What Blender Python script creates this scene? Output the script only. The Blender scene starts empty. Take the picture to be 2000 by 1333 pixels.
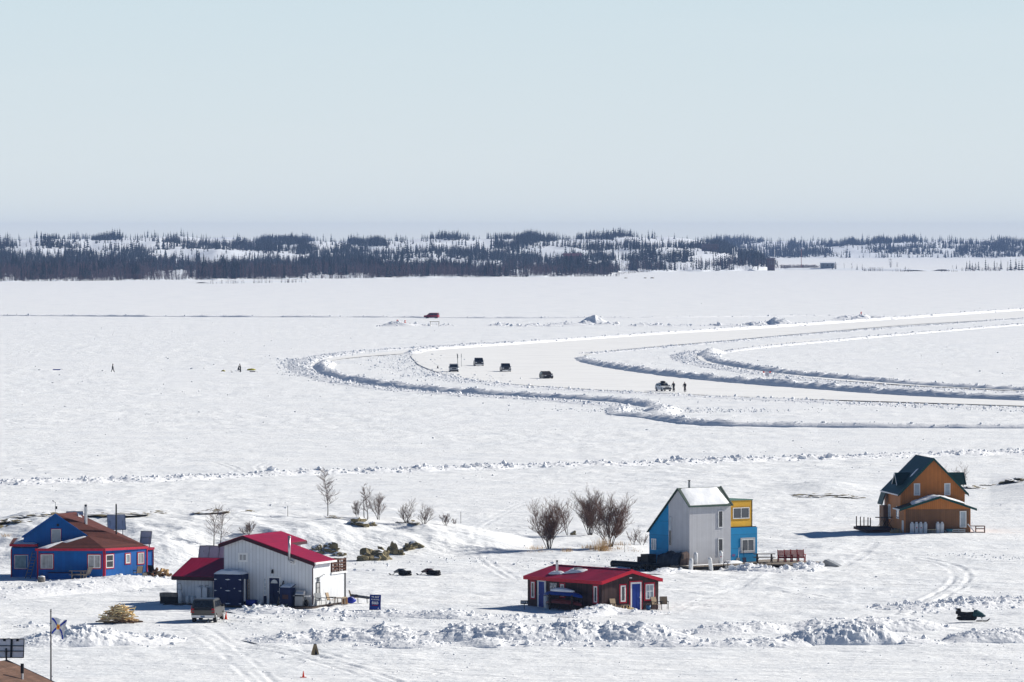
import bpy, bmesh, math, random
import numpy as np
from mathutils import Vector, Matrix
random.seed(7); rng = np.random.default_rng(11)
R = math.radians
scene = bpy.context.scene
COL = scene.collection
# ------------------------------------------------------------------ camera
F = 11667.0; H = 29.1; PIT = math.atan(204.5 / F)
SP, CP = math.sin(PIT), math.cos(PIT)
CAM = Vector((0, 0, H))
def ray(px, py):
    a = (px - 1000.0) / F; b = (666.5 - py) / F
    return Vector((a, CP + b * SP, -SP + b * CP))
def G(px, py, z=0.0):
    d = ray(px, py); return CAM + d * ((z - H) / d.z)
def AT(px, py, Y):
    d = ray(px, py); return CAM + d * (Y / d.y)
cam = bpy.data.cameras.new('camera'); cam.sensor_width = 36; cam.lens = 36 * F / 2000.0
cam.clip_start = 1; cam.clip_end = 60000
camo = bpy.data.objects.new('camera', cam); COL.objects.link(camo)
camo.location = CAM; camo.rotation_euler = (R(90) - PIT, 0, 0); scene.camera = camo
# ------------------------------------------------------------------ light
SUN_EL, SUN_AZ = 27.0, 31.0            # azimuth measured from +X towards +Y (far)
sv = Vector((math.cos(R(SUN_EL)) * math.cos(R(SUN_AZ)), math.cos(R(SUN_EL)) * math.sin(R(SUN_AZ)), math.sin(R(SUN_EL))))
sl = bpy.data.lights.new('sun', 'SUN'); sl.energy = 5.0; sl.angle = R(0.53); sl.color = (1.0, 0.95, 0.86)
so = bpy.data.objects.new('sun', sl); COL.objects.link(so)
so.rotation_euler = (-sv).to_track_quat('-Z', 'Y').to_euler(); so.location = (0, 0, 200)
w = bpy.data.worlds.new('World'); scene.world = w; w.use_nodes = True
nt = w.node_tree; nt.nodes.clear()
sky = nt.nodes.new('ShaderNodeTexSky'); sky.sky_type = 'NISHITA'; sky.sun_disc = False
sky.sun_elevation = R(SUN_EL); sky.sun_rotation = R(90 - SUN_AZ); sky.air_density = 0.75; sky.altitude = 2500; sky.dust_density = 0.0; sky.ozone_density = 2.0
bg = nt.nodes.new('ShaderNodeBackground'); bg.inputs[1].default_value = 0.05
out = nt.nodes.new('ShaderNodeOutputWorld')
# a pale band of thick winter air low over the horizon, mixed into the sky texture
tc = nt.nodes.new('ShaderNodeTexCoord'); sep = nt.nodes.new('ShaderNodeSeparateXYZ')
nt.links.new(tc.outputs['Generated'], sep.inputs[0])
ramp = nt.nodes.new('ShaderNodeValToRGB'); ramp.color_ramp.elements[0].position = 0.0; ramp.color_ramp.elements[1].position = 1.0
mul = nt.nodes.new('ShaderNodeMath'); mul.operation = 'MULTIPLY'; mul.inputs[1].default_value = 20.0
nt.links.new(sep.outputs[2], mul.inputs[0]); nt.links.new(mul.outputs[0], ramp.inputs[0])
SKYK = 1 / 0.05 / 1.36
def c3(c, k=1.0): return (c[0] * k, c[1] * k, c[2] * k, 1)
SKY_LO, SKY_HI = (0.725, 0.785, 0.81), (0.60, 0.735, 0.805)
ramp.color_ramp.elements[0].color = c3(SKY_LO); ramp.color_ramp.elements[1].color = c3(SKY_HI)
e3 = ramp.color_ramp.elements.new(0.075); e3.color = c3(SKY_LO); ramp.color_ramp.elements[0].color = c3((0.80, 0.83, 0.82))
# faint cirrus veil
mp = nt.nodes.new('ShaderNodeMapping'); mp.inputs['Scale'].default_value = (6, 6, 60)
nz = nt.nodes.new('ShaderNodeTexNoise'); nz.inputs['Scale'].default_value = 1.4; nz.inputs['Detail'].default_value = 5
nt.links.new(tc.outputs['Generated'], mp.inputs[0]); nt.links.new(mp.outputs[0], nz.inputs['Vector'])
cr = nt.nodes.new('ShaderNodeMapRange'); cr.inputs[1].default_value = 0.5; cr.inputs[2].default_value = 0.8; cr.inputs[3].default_value = 0; cr.inputs[4].default_value = 0.12
nt.links.new(nz.outputs[0], cr.inputs[0])
cm = nt.nodes.new('ShaderNodeMix'); cm.data_type = 'RGBA'; cm.inputs[7].default_value = (0.80, 0.84, 0.86, 1)
nt.links.new(cr.outputs[0], cm.inputs[0]); nt.links.new(ramp.outputs[0], cm.inputs[6])
sc_ = nt.nodes.new('ShaderNodeVectorMath'); sc_.operation = 'SCALE'; sc_.inputs['Scale'].default_value = SKYK
nt.links.new(cm.outputs[2], sc_.inputs[0])
fr = nt.nodes.new('ShaderNodeMapRange'); fr.interpolation_type = 'SMOOTHSTEP'
fr.inputs[1].default_value = 0.045; fr.inputs[2].default_value = 0.13; fr.inputs[3].default_value = 1; fr.inputs[4].default_value = 0
nt.links.new(sep.outputs[2], fr.inputs[0])
mx = nt.nodes.new('ShaderNodeMix'); mx.data_type = 'RGBA'
nt.links.new(fr.outputs[0], mx.inputs[0]); tint = nt.nodes.new('ShaderNodeMix'); tint.data_type = 'RGBA'; tint.blend_type = 'MULTIPLY'; tint.inputs[0].default_value = 1; tint.inputs[7].default_value = (0.74, 1.0, 1.15, 1)
nt.links.new(sky.outputs[0], tint.inputs[6]); nt.links.new(tint.outputs[2], mx.inputs[6]); nt.links.new(sc_.outputs[0], mx.inputs[7])
nt.links.new(mx.outputs[2], bg.inputs[0]); nt.links.new(bg.outputs[0], out.inputs[0])
vs = scene.view_settings; vs.view_transform = 'Standard'; vs.look = 'None'; vs.gamma = 1; vs.exposure = 0.47; vs.use_curve_mapping = False
# ------------------------------------------------------------------ noise (numpy)
def _hash(ix, iy, seed):
    h = (ix.astype(np.int64) * 374761393 + iy.astype(np.int64) * 668265263 + seed * 974711) & 0xffffffff
    h = ((h ^ (h >> 13)) * 1274126177) & 0xffffffff
    h = h ^ (h >> 16)
    return (h & 0xffff) / 65535.0
def pnoise(x, y, seed=0):
    x = np.asarray(x, float); y = np.asarray(y, float)
    ix = np.floor(x); iy = np.floor(y); fx = x - ix; fy = y - iy
    ux = fx * fx * fx * (fx * (fx * 6 - 15) + 10); uy = fy * fy * fy * (fy * (fy * 6 - 15) + 10)
    def g(dx, dy):
        a = _hash(ix + dx, iy + dy, seed) * 6.2831853
        return np.cos(a) * (fx - dx) + np.sin(a) * (fy - dy)
    n0 = g(0, 0) * (1 - ux) + g(1, 0) * ux; n1 = g(0, 1) * (1 - ux) + g(1, 1) * ux
    return (n0 * (1 - uy) + n1 * uy) * 1.5
def fbm(x, y, o=4, seed=0, gain=0.5):
    s = 0; a = 1.0
    for k in range(o):
        s = s + a * pnoise(x * 2 ** k + 17.3 * k, y * 2 ** k - 9.1 * k, seed + k); a *= gain
    return s
def ridged(x, y, o=4, seed=0):
    s = 0; a = 1.0
    for k in range(o):
        s = s + a * (1 - 2 * np.abs(pnoise(x * 2 ** k + 5.3 * k, y * 2 ** k + 7.7 * k, seed + k))); a *= 0.5
    return s
def sstep(t): t = np.clip(t, 0, 1); return t * t * (3 - 2 * t)
# ------------------------------------------------------------------ materials
MATS = {}
def M(name, color, rough=0.7, metal=0.0, var=0.12, scale=3.0, bump=0.0, bscale=None, stripe=None, spec=0.18, emit=None, dirt=None):
    """procedural material: base colour with noise variation, optional bump, optional grooves (spacing, width, darkness, axis)"""
    m = bpy.data.materials.new(name); m.use_nodes = True; t = m.node_tree; N = t.nodes; L = t.links
    b = N['Principled BSDF']; b.inputs['Roughness'].default_value = rough; b.inputs['Metallic'].default_value = metal
    b.inputs['Specular IOR Level'].default_value = spec
    tc = N.new('ShaderNodeTexCoord')
    n = N.new('ShaderNodeTexNoise'); n.inputs['Scale'].default_value = scale; n.inputs['Detail'].default_value = 6
    L.new(tc.outputs['Object'], n.inputs['Vector'])
    mr = N.new('ShaderNodeMapRange'); mr.inputs[1].default_value = 0.3; mr.inputs[2].default_value = 0.7
    mr.inputs[3].default_value = 1 - var; mr.inputs[4].default_value = 1 + var
    L.new(n.outputs[0], mr.inputs[0])
    v = N.new('ShaderNodeVectorMath'); v.operation = 'SCALE'; v.inputs[0].default_value = color[:3]
    L.new(mr.outputs[0], v.inputs['Scale'])
    col = v.outputs[0]; hgt = None
    if stripe:
        sp, wd, dk, ax = stripe
        d = N.new('ShaderNodeVectorMath'); d.operation = 'DOT_PRODUCT'; d.inputs[1].default_value = ax
        L.new(tc.outputs['Object'], d.inputs[0])
        q = N.new('ShaderNodeMath'); q.operation = 'MULTIPLY'; q.inputs[1].default_value = 1 / sp; L.new(d.outputs['Value'], q.inputs[0])
        fr = N.new('ShaderNodeMath'); fr.operation = 'FRACT'; L.new(q.outputs[0], fr.inputs[0])
        lt = N.new('ShaderNodeMath'); lt.operation = 'LESS_THAN'; lt.inputs[1].default_value = wd; L.new(fr.outputs[0], lt.inputs[0])
        fl = N.new('ShaderNodeMath'); fl.operation = 'FLOOR'; L.new(q.outputs[0], fl.inputs[0])
        wn = N.new('ShaderNodeTexWhiteNoise'); wn.noise_dimensions = '1D'; L.new(fl.outputs[0], wn.inputs['W'])
        pr = N.new('ShaderNodeMapRange'); pr.inputs[3].default_value = 1 - var * 0.8; pr.inputs[4].default_value = 1 + var * 0.8; L.new(wn.outputs['Value'], pr.inputs[0])
        v2 = N.new('ShaderNodeVectorMath'); v2.operation = 'SCALE'; L.new(col, v2.inputs[0]); L.new(pr.outputs[0], v2.inputs['Scale'])
        gm = N.new('ShaderNodeMix'); gm.data_type = 'RGBA'; L.new(lt.outputs[0], gm.inputs[0]); L.new(v2.outputs[0], gm.inputs[6])
        gm.inputs[7].default_value = (color[0] * dk, color[1] * dk, color[2] * dk, 1)
        col = gm.outputs[2]
    if dirt:
        n3 = N.new('ShaderNodeTexNoise'); n3.inputs['Scale'].default_value = dirt[1]; n3.inputs['Detail'].default_value = 8; n3.inputs['Roughness'].default_value = 0.7
        L.new(tc.outputs['Object'], n3.inputs['Vector'])
        r3 = N.new('ShaderNodeMapRange'); r3.inputs[1].default_value = dirt[2]; r3.inputs[2].default_value = dirt[2] + 0.12
        L.new(n3.outputs[0], r3.inputs[0])
        dm = N.new('ShaderNodeMix'); dm.data_type = 'RGBA'; L.new(r3.outputs[0], dm.inputs[0]); L.new(col, dm.inputs[6]); dm.inputs[7].default_value = (*dirt[0], 1)
        col = dm.outputs[2]
    L.new(col, b.inputs['Base Color'])
    if bump:
        n2 = N.new('ShaderNodeTexNoise'); n2.inputs['Scale'].default_value = bscale or scale * 4; n2.inputs['Detail'].default_value = 7
        L.new(tc.outputs['Object'], n2.inputs['Vector'])
        bp = N.new('ShaderNodeBump'); bp.inputs['Strength'].default_value = 1.0; bp.inputs['Distance'].default_value = bump
        L.new(n2.outputs[0], bp.inputs['Height']); L.new(bp.outputs[0], b.inputs['Normal'])
    if emit: b.inputs['Emission Color'].default_value = (*emit[0], 1); b.inputs['Emission Strength'].default_value = emit[1]
    MATS[name] = m; return m
def snow_material(name, color, patch, bumps, var=0.03):
    m = bpy.data.materials.new(name); m.use_nodes = True; t = m.node_tree; N = t.nodes; L = t.links
    b = N['Principled BSDF']; b.inputs['Roughness'].default_value = 0.75; b.inputs['Specular IOR Level'].default_value = 0.12
    tc = N.new('ShaderNodeTexCoord')
    n = N.new('ShaderNodeTexNoise'); n.inputs['Scale'].default_value = 0.09; n.inputs['Detail'].default_value = 9; n.inputs['Roughness'].default_value = 0.65
    L.new(tc.outputs['Object'], n.inputs['Vector'])
    mr = N.new('ShaderNodeMapRange'); mr.inputs[1].default_value = 0.42; mr.inputs[2].default_value = 0.66; mr.inputs[3].default_value = 0; mr.inputs[4].default_value = 1
    L.new(n.outputs[0], mr.inputs[0])
    g = N.new('ShaderNodeMix'); g.data_type = 'RGBA'; g.inputs[6].default_value = (*color, 1); g.inputs[7].default_value = (*patch, 1)
    L.new(mr.outputs[0], g.inputs[0]); L.new(g.outputs[2], b.inputs['Base Color'])
    prev = None
    for (sc, dist, det, sx) in bumps:
        mp = N.new('ShaderNodeMapping'); mp.inputs['Scale'].default_value = (sc * sx, sc, sc); mp.inputs['Rotation'].default_value = (0, 0, R(12))
        L.new(tc.outputs['Object'], mp.inputs[0])
        nn = N.new('ShaderNodeTexNoise'); nn.inputs['Scale'].default_value = 1; nn.inputs['Detail'].default_value = det; nn.inputs['Roughness'].default_value = 0.6
        L.new(mp.outputs[0], nn.inputs['Vector'])
        bp = N.new('ShaderNodeBump'); bp.inputs['Strength'].default_value = 1; bp.inputs['Distance'].default_value = dist
        L.new(nn.outputs[0], bp.inputs['Height'])
        if prev: L.new(prev.outputs[0], bp.inputs['Normal'])
        prev = bp
    if prev: L.new(prev.outputs[0], b.inputs['Normal'])
    MATS[name] = m; return m
# ------------------------------------------------------------------ mesh builder
def V(*a): return Vector(a)
class MB:
    def __init__(s): s.v = []; s.f = []; s.mi = []
    def add(s, vs, fs, mi=0):
        o = len(s.v); s.v += [tuple(p) for p in vs]; s.f += [tuple(i + o for i in q) for q in fs]; s.mi += [mi] * len(fs); return s
    def box(s, x0, x1, y0, y1, z0, z1, mi=0):
        return s.add([(x0, y0, z0), (x1, y0, z0), (x1, y1, z0), (x0, y1, z0), (x0, y0, z1), (x1, y0, z1), (x1, y1, z1), (x0, y1, z1)],
                     [(0, 3, 2, 1), (4, 5, 6, 7), (0, 1, 5, 4), (1, 2, 6, 5), (2, 3, 7, 6), (3, 0, 4, 7)], mi)
    def ob(s, o, r, n, w, h, d, up=(0, 0, 1), mi=0):
        """box on a wall: o bottom-centre on the wall, r along it, n out of it"""
        o = Vector(o); r = Vector(r); n = Vector(n); up = Vector(up)
        return s.prism([o - r * w / 2, o + r * w / 2, o + r * w / 2 + up * h, o - r * w / 2 + up * h], n * d, mi)
    def prism(s, pts, vec, mi=0):
        n = len(pts); vec = Vector(vec); p = [Vector(q) for q in pts]
        vs = p + [q + vec for q in p]
        fs = [tuple(range(n - 1, -1, -1)), tuple(range(n, 2 * n))] + [(i, (i + 1) % n, n + (i + 1) % n, n + i) for i in range(n)]
        return s.add(vs, fs, mi)
    def cyl(s, p0, p1, r0, r1=None, n=8, mi=0, cap=True):
        p0 = Vector(p0); p1 = Vector(p1); r1 = r0 if r1 is None else r1
        d = (p1 - p0).normalized(); a = d.orthogonal().normalized(); b = d.cross(a)
        vs = []
        for p, r in ((p0, r0), (p1, r1)):
            for k in range(n):
                t = 2 * math.pi * k / n; vs.append(p + (a * math.cos(t) + b * math.sin(t)) * r)
        fs = [(k, (k + 1) % n, n + (k + 1) % n, n + k) for k in range(n)]
        if cap: fs += [tuple(range(n - 1, -1, -1)), tuple(range(n, 2 * n))]
        return s.add(vs, fs, mi)
    def lathe(s, prof, c=(0, 0, 0), n=12, mi=0):
        c = Vector(c); vs = []; fs = []
        for r, z in prof:
            for k in range(n):
                t = 2 * math.pi * k / n; vs.append(c + Vector((r * math.cos(t), r * math.sin(t), z)))
        for i in range(len(prof) - 1):
            for k in range(n):
                fs.append((i * n + k, i * n + (k + 1) % n, (i + 1) * n + (k + 1) % n, (i + 1) * n + k))
        fs += [tuple(range(n - 1, -1, -1)), tuple(range((len(prof) - 1) * n, len(prof) * n))]
        return s.add(vs, fs, mi)
    def tube(s, pts, r, n=6, mi=0):
        for a, b in zip(pts[:-1], pts[1:]): s.cyl(a, b, r, r, n, mi)
        return s
    def blob(s, c, rx, ry, rz, seed=0, rough=0.2, sub=2, mi=0, flat=0.0):
        bm = bmesh.new(); bmesh.ops.create_icosphere(bm, subdivisions=sub, radius=1)
        rr = random.Random(seed); ph = [(rr.uniform(-3, 3), rr.uniform(0, 6.28), Vector((rr.uniform(-1, 1), rr.uniform(-1, 1), rr.uniform(-1, 1))).normalized()) for _ in range(7)]
        vs = []
        for v in bm.verts:
            k = 1.0
            for f_, p_, d_ in ph: k += rough * 0.35 * math.sin(f_ * 2.2 * v.co.dot(d_) + p_)
            k += rr.uniform(-rough, rough) * 0.35
            z = v.co.z * rz * k
            if flat and z < -rz * flat: z = -rz * flat
            vs.append((c[0] + v.co.x * rx * k, c[1] + v.co.y * ry * k, c[2] + z))
        fs = [tuple(q.index for q in f.verts) for f in bm.faces]; bm.free()
        return s.add(vs, fs, mi)
    def build(s, name, mat, parent=None, smooth=False, mats=None):
        me = bpy.data.meshes.new(name); me.from_pydata(s.v, [], s.f)
        for m in (mats or [mat]): me.materials.append(m)
        if mats: me.polygons.foreach_set('material_index', s.mi)
        bm = bmesh.new(); bm.from_mesh(me); bmesh.ops.recalc_face_normals(bm, faces=bm.faces); bm.to_mesh(me); bm.free()
        if smooth: me.polygons.foreach_set('use_smooth', [True] * len(me.polygons))
        me.update()
        o = bpy.data.objects.new(name, me); COL.objects.link(o)
        if parent: o.parent = parent
        return o
def tag(o, label, cat, group=None):
    o['label'] = label; o['category'] = cat
    if group: o['group'] = group
    return o
def thing(name, label, cat, loc=(0, 0, 0), rz=0.0, group=None):
    o = bpy.data.objects.new(name, None); o.empty_display_size = 0.3; COL.objects.link(o)
    o.location = loc; o.rotation_euler = (0, 0, rz); return tag(o, label, cat, group)
def struct(o): o['kind'] = 'structure'; return o
def copy_tree(o, parent=None):
    c = o.copy(); COL.objects.link(c)
    if parent: c.parent = parent
    for ch in list(o.children): copy_tree(ch, c)
    return c
def again(o, loc, rz=0.0, label=None, group=None, scale=None):
    c = copy_tree(o); c.location = loc; c.rotation_euler = (0, 0, rz)
    if label: c['label'] = label
    if group: c['group'] = group
    if scale: c.scale = (scale,) * 3
    return c
def np_mesh(name, verts, faces, mat, parent=None, smooth=False, mats=None, mi=None):
    """verts (n,3), faces (m,k) with k fixed"""
    verts = np.asarray(verts, np.float32); faces = np.asarray(faces, np.int32); k = faces.shape[1]
    me = bpy.data.meshes.new(name); me.vertices.add(len(verts)); me.vertices.foreach_set('co', verts.ravel())
    me.loops.add(faces.size); me.loops.foreach_set('vertex_index', faces.ravel())
    me.polygons.add(len(faces)); me.polygons.foreach_set('loop_start', np.arange(0, faces.size, k, dtype=np.int32))
    me.polygons.foreach_set('loop_total', np.full(len(faces), k, np.int32))
    for m in (mats or [mat]): me.materials.append(m)
    if mi is not None: me.polygons.foreach_set('material_index', np.asarray(mi, np.int32))
    me.polygons.foreach_set('use_smooth', np.full(len(faces), smooth))
    me.update(calc_edges=True); me.validate()
    o = bpy.data.objects.new(name, me); COL.objects.link(o)
    if parent: o.parent = parent
    return o
def grid_faces(nr, nc):
    i = np.arange(nr - 1)[:, None] * nc + np.arange(nc - 1)[None, :]
    return np.stack([i, i + 1, i + nc + 1, i + nc], -1).reshape(-1, 4)
# ------------------------------------------------------------------ palette
SN = snow_material('snow', (0.87, 0.878, 0.885), (0.77, 0.79, 0.815), [(0.30, 0.42, 6, 0.5), (0.9, 0.22, 6, 0.5), (2.8, 0.10, 6, 0.7)])
SNB = snow_material('ploughed_snow', (0.88, 0.885, 0.90), (0.84, 0.85, 0.87), [(3.0, 0.07, 6, 1.0)])
SNC = snow_material('settled_snow', (0.87, 0.88, 0.90), (0.84, 0.85, 0.88), [(2.5, 0.03, 5, 1.0)])
PACK = snow_material('packed_snow', (0.88, 0.875, 0.86), (0.81, 0.808, 0.80), [(0.25, 0.05, 5, 0.25), (1.5, 0.02, 5, 0.6)])
ROCK = M('rock', (0.21, 0.175, 0.10), 0.9, var=0.45, scale=1.3, bump=0.15, bscale=2.5, dirt=((0.06, 0.055, 0.045), 1.7, 0.55))
WHITE = M('white_paint', (0.78, 0.78, 0.77), 0.5, var=0.04)
CREAMW = M('white_siding', (0.68, 0.70, 0.725), 0.5, var=0.05, scale=0.8, stripe=(0.30, 0.09, 0.55, (1, 1, 0)), dirt=((0.56, 0.57, 0.58), 0.7, 0.58))
GREYW = M('grey_siding', (0.50, 0.50, 0.52), 0.7, var=0.06, scale=1.2, stripe=(0.20, 0.08, 0.84, (1, 1, 0)), dirt=((0.42, 0.42, 0.44), 0.9, 0.62))
BLUE = M('blue_siding', (0.004, 0.105, 0.37), 0.6, var=0.10, scale=1.5, stripe=(0.31, 0.04, 0.75, (1, 1, 0)), dirt=((0.010, 0.125, 0.36), 0.9, 0.56))
CYAN = M('sky_blue_panel', (0.008, 0.225, 0.47), 0.6, var=0.07, scale=1.1, stripe=(1.22, 0.018, 0.4, (0, 0, 1)))
YELL = M('yellow_panel', (0.72, 0.40, 0.035), 0.6, var=0.08, scale=1.0, stripe=(1.22, 0.018, 0.5, (0, 0, 1)), dirt=((0.45, 0.24, 0.03), 1.4, 0.66))
ORNG = M('orange_siding', (0.50, 0.178, 0.044), 0.65, var=0.08, scale=1.5, stripe=(0.20, 0.10, 0.62, (1, 1, 0)), dirt=((0.42, 0.17, 0.05), 0.8, 0.57))
BRNO = M('brown_grooved', (0.20, 0.10, 0.048), 0.7, var=0.10, scale=1.5, stripe=(0.20, 0.10, 0.68, (1, 1, 0)))
DARK = M('dark_siding', (0.050, 0.027, 0.025), 0.75, var=0.3, scale=1.5, stripe=(0.15, 0.10, 0.6, (1, 1, 0)))
NAVY = M('navy_paint', (0.003, 0.010, 0.055), 0.5, var=0.12)
DOORB = M('blue_door', (0.008, 0.035, 0.24), 0.45, var=0.06)
REDT = M('red_trim', (0.42, 0.012, 0.035), 0.5, var=0.08)
REDR = M('red_metal_roof', (0.34, 0.004, 0.036), 0.42, var=0.10, scale=0.8, stripe=(0.42, 0.09, 0.7, (0, 1, 0)), dirt=((0.25, 0.01, 0.035), 1.1, 0.56))
REDR2 = M('red_roll_roof', (0.30, 0.008, 0.040), 0.55, var=0.16, scale=0.8, stripe=(0.9, .03, .8, (0, 1, 0)), dirt=((0.22, 0.015, 0.04), 1.3, 0.54))
REDRX = M('red_ribbed_roof', (0.32, 0.004, 0.036), 0.42, var=0.10, scale=0.8, stripe=(0.36, 0.10, 0.62, (1, 0, 0)), dirt=((0.25, 0.008, 0.035), 1.0, 0.56))
BRNR = M('red_brown_shingle', (0.10, 0.028, 0.021), 0.85, var=0.22, scale=2.5, stripe=(0.14, 0.15, 0.8, (0, 0, 1)), bump=0.02)
BRN2 = M('brown_shingle', (0.15, 0.085, 0.06), 0.85, var=0.25, scale=1.4, stripe=(0.10, 0.15, 0.8, (0, 0, 1)), bump=0.02, dirt=((0.10, 0.055, 0.04), 0.8, 0.6))
MAROON = M('maroon_fascia', (0.045, 0.010, 0.014), 0.6, var=0.1)
GREEN = M('green_trim', (0.008, 0.06, 0.05), 0.5, var=0.08)
GREENR = M('green_metal_roof', (0.006, 0.045, 0.045), 0.5, var=0.10, stripe=(0.40, 0.10, 0.6, (0, 1, 0)))
SAGE = M('sage_trim', (0.12, 0.22, 0.18), 0.6, var=0.1)
STEEL = M('steel', (0.55, 0.55, 0.56), 0.35, 0.8, var=0.1)
ZINC = M('grey_metal', (0.30, 0.31, 0.32), 0.5, 0.5, var=0.1)
BLACK = M('black_paint', (0.012, 0.012, 0.014), 0.5, var=0.2)
RUBBER = M('rubber', (0.018, 0.018, 0.018), 0.9, var=0.2)
GLASS = M('glass', (0.05, 0.06, 0.075), 0.06, var=0.25, scale=1.2, spec=0.8)
DGLASS = M('dark_glass', (0.015, 0.018, 0.022), 0.08, var=0.2, spec=0.7)
CURT = M('curtained_glass', (0.36, 0.36, 0.36), 0.25, var=0.30, scale=2.2, spec=0.6, stripe=(0.17, 0.12, 0.6, (1, 1, 0)))
PALEG = M('pale_glass', (0.34, 0.40, 0.46), 0.15, var=0.25, scale=1.3, spec=0.6)
WOOD = M('raw_lumber', (0.86, 0.67, 0.36), 0.8, var=0.22, scale=2.0)
WOODG = M('weathered_wood', (0.28, 0.23, 0.18), 0.85, var=0.25, scale=3, stripe=(0.14, 0.10, 0.4, (1, 0, 0)))
WOODD = M('dark_wood', (0.07, 0.05, 0.04), 0.85, var=0.3, scale=2)
BARK = M('bark', (0.060, 0.045, 0.038), 0.9, var=0.3, scale=6)
TWIG = M('twig', (0.13, 0.082, 0.065), 0.9, var=0.3, scale=3)
SPRUCE = M('spruce_needles', (0.021, 0.029, 0.030), 0.95, var=0.5, scale=0.25, spec=0.1)
BIRCH = M('bare_birch', (0.105, 0.072, 0.078), 0.95, var=0.4, scale=0.3, spec=0.1)
PANEL = M('panel_back', (0.48, 0.47, 0.52), 0.5, var=0.1)
PVCELL = M('solar_cells', (0.01, 0.015, 0.04), 0.15, var=0.1)
TANKW = M('tank_white', (0.70, 0.71, 0.72), 0.4, var=0.06)
REDDECK = M('red_painted_wood', (0.30, 0.03, 0.026), 0.7, var=0.2)
TANF = M('tan_fabric', (0.36, 0.27, 0.18), 0.85, var=0.12)
ORNC = M('orange_plastic', (0.75, 0.06, 0.015), 0.5, var=0.08)
BLUEP = M('blue_plastic', (0.01, 0.03, 0.30), 0.45, var=0.1)
TARP = M('dark_tarp', (0.018, 0.024, 0.038), 0.45, var=0.3, bump=0.05, bscale=3)
TEAL = M('teal_paint', (0.004, 0.045, 0.055), 0.35, var=0.1)
GRASS = M('dry_grass', (0.42, 0.27, 0.12), 0.9, var=0.3)
SKIN = M('skin', (0.45, 0.27, 0.19), 0.6, var=0.05)
CLOTH = M('dark_clothing', (0.012, 0.012, 0.016), 0.9, var=0.3)
YELLB = M('yellow_fabric', (0.42, 0.36, 0.02), 0.8, var=0.3)
# ================================================================== LAND
HX = [-400, 0, 60, 200, 420, 560, 640, 750, 860, 950, 1030, 1090, 1140]
HY = [1022, 1015, 1003, 1000, 998, 1003, 1008, 1012, 1020, 1040, 1062, 1080, 1092]
BX = [-400, 0, 300, 480, 600, 700, 820, 900, 1000, 1140]
BY = [1112, 1112, 1112, 1100, 1093, 1093, 1092, 1088, 1086, 1092]
DC = 563.0
_PX = np.arange(-900, 3200, 4.0)
def smooth_curve(xs, ys, w=45):
    k = np.exp(-(np.arange(-int(.75 * w), int(.75 * w) + 1) * 4.0 / w) ** 2); k /= k.sum()
    v = np.interp(_PX, xs, ys); return np.convolve(np.pad(v, len(k) // 2, mode='edge'), k, mode='valid')
HS = smooth_curve(HX, HY, 22); BS = smooth_curve(BX, BY, 60)
CS = smooth_curve([1780, 1850, 1900, 1960, 2000, 2060, 2300], [966, 958, 952, 943, 936, 926, 920], 25)
TRACKS = [
    ([(640, 1192), (720, 1160), (860, 1142), (1010, 1140), (1200, 1128), (1330, 1124)], 0.45, 0.07), ([(770, 1128), (900, 1108), (1100, 1100), (1230, 1104)], 0.35, 0.07),
    ([(1310, 1200), (1350, 1178), (1440, 1150), (1480, 1122)], 0.16, 0.07), ([(1580, 1116), (1660, 1102), (1712, 1066)], 0.16, 0.06), ([(350, 1185), (330, 1160), (250, 1140)], 0.18, 0.12),
    ([(-40, 990), (250, 975), (640, 985), (1000, 1010), (1300, 1000), (1700, 985), (2060, 1000)], 0.4, 0.10), ([(900, 1050), (1010, 985), (1180, 940), (1500, 935)], 0.4, 0.07), ([(1560, 1010), (1800, 990), (2050, 1010)], 0.4, 0.12),
    ([(440, 1215), (520, 1222), (900, 1222), (1300, 1216), (1500, 1206)], 0.7, 0.09),  # ruts: list of ground polylines given in photo pixels, rut half spacing, depth
    ([(1760, 1200), (1815, 1175), (1862, 1150), (1880, 1130), (1872, 1112), (1835, 1098), (1780, 1090), (1730, 1087)], 0.62, 0.16),
    ([(480, 1262), (560, 1275), (640, 1292), (720, 1318), (790, 1345)], 0.75, 0.13),
    ([(600, 1270), (680, 1296), (760, 1312), (850, 1322), (880, 1316), (830, 1309)], 0.5, 0.10),
    ([(1340, 1186), (1480, 1176), (1600, 1185), (1720, 1198)], 0.7, 0.10),
    ([(1490, 1150), (1560, 1160), (1640, 1176)], 0.6, 0.08),
    ([(420, 903), (450, 912), (470, 925), (520, 932)], 0.5, 0.14),
    ([(560, 900), (520, 905), (505, 912), (515, 922)], 0.5, 0.14),
    ([(-20, 1322), (300, 1316), (700, 1312)], 0.8, 0.05),
    ([(900, 1290), (1300, 1296), (1700, 1290), (2050, 1296)], 0.8, 0.05),
    ([(1500, 1320), (1640, 1300), (1760, 1290)], 0.8, 0.06),
    ([(940, 1060), (930, 1075), (950, 1100), (1000, 1130)], 0.4, 0.10),
    ([(380, 1225), (420, 1250), (470, 1290), (520, 1340)], 0.75, 0.07),
    ([(1700, 1093), (1790, 1086), (1880, 1090), (2020, 1098)], 0.5, 0.10),
]
TR = []
for pts, hs, dp in TRACKS:
    P = np.array([tuple(G(*p))[:2] for p in pts])
    t = np.linspace(0, len(P) - 1, len(P) * 6); Q = np.stack([np.interp(t, range(len(P)), P[:, k]) for k in (0, 1)], 1)
    for _ in range(6): Q[1:-1] = (Q[:-2] + 2 * Q[1:-1] + Q[2:]) / 4
    TR.append((Q, hs, dp))
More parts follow.
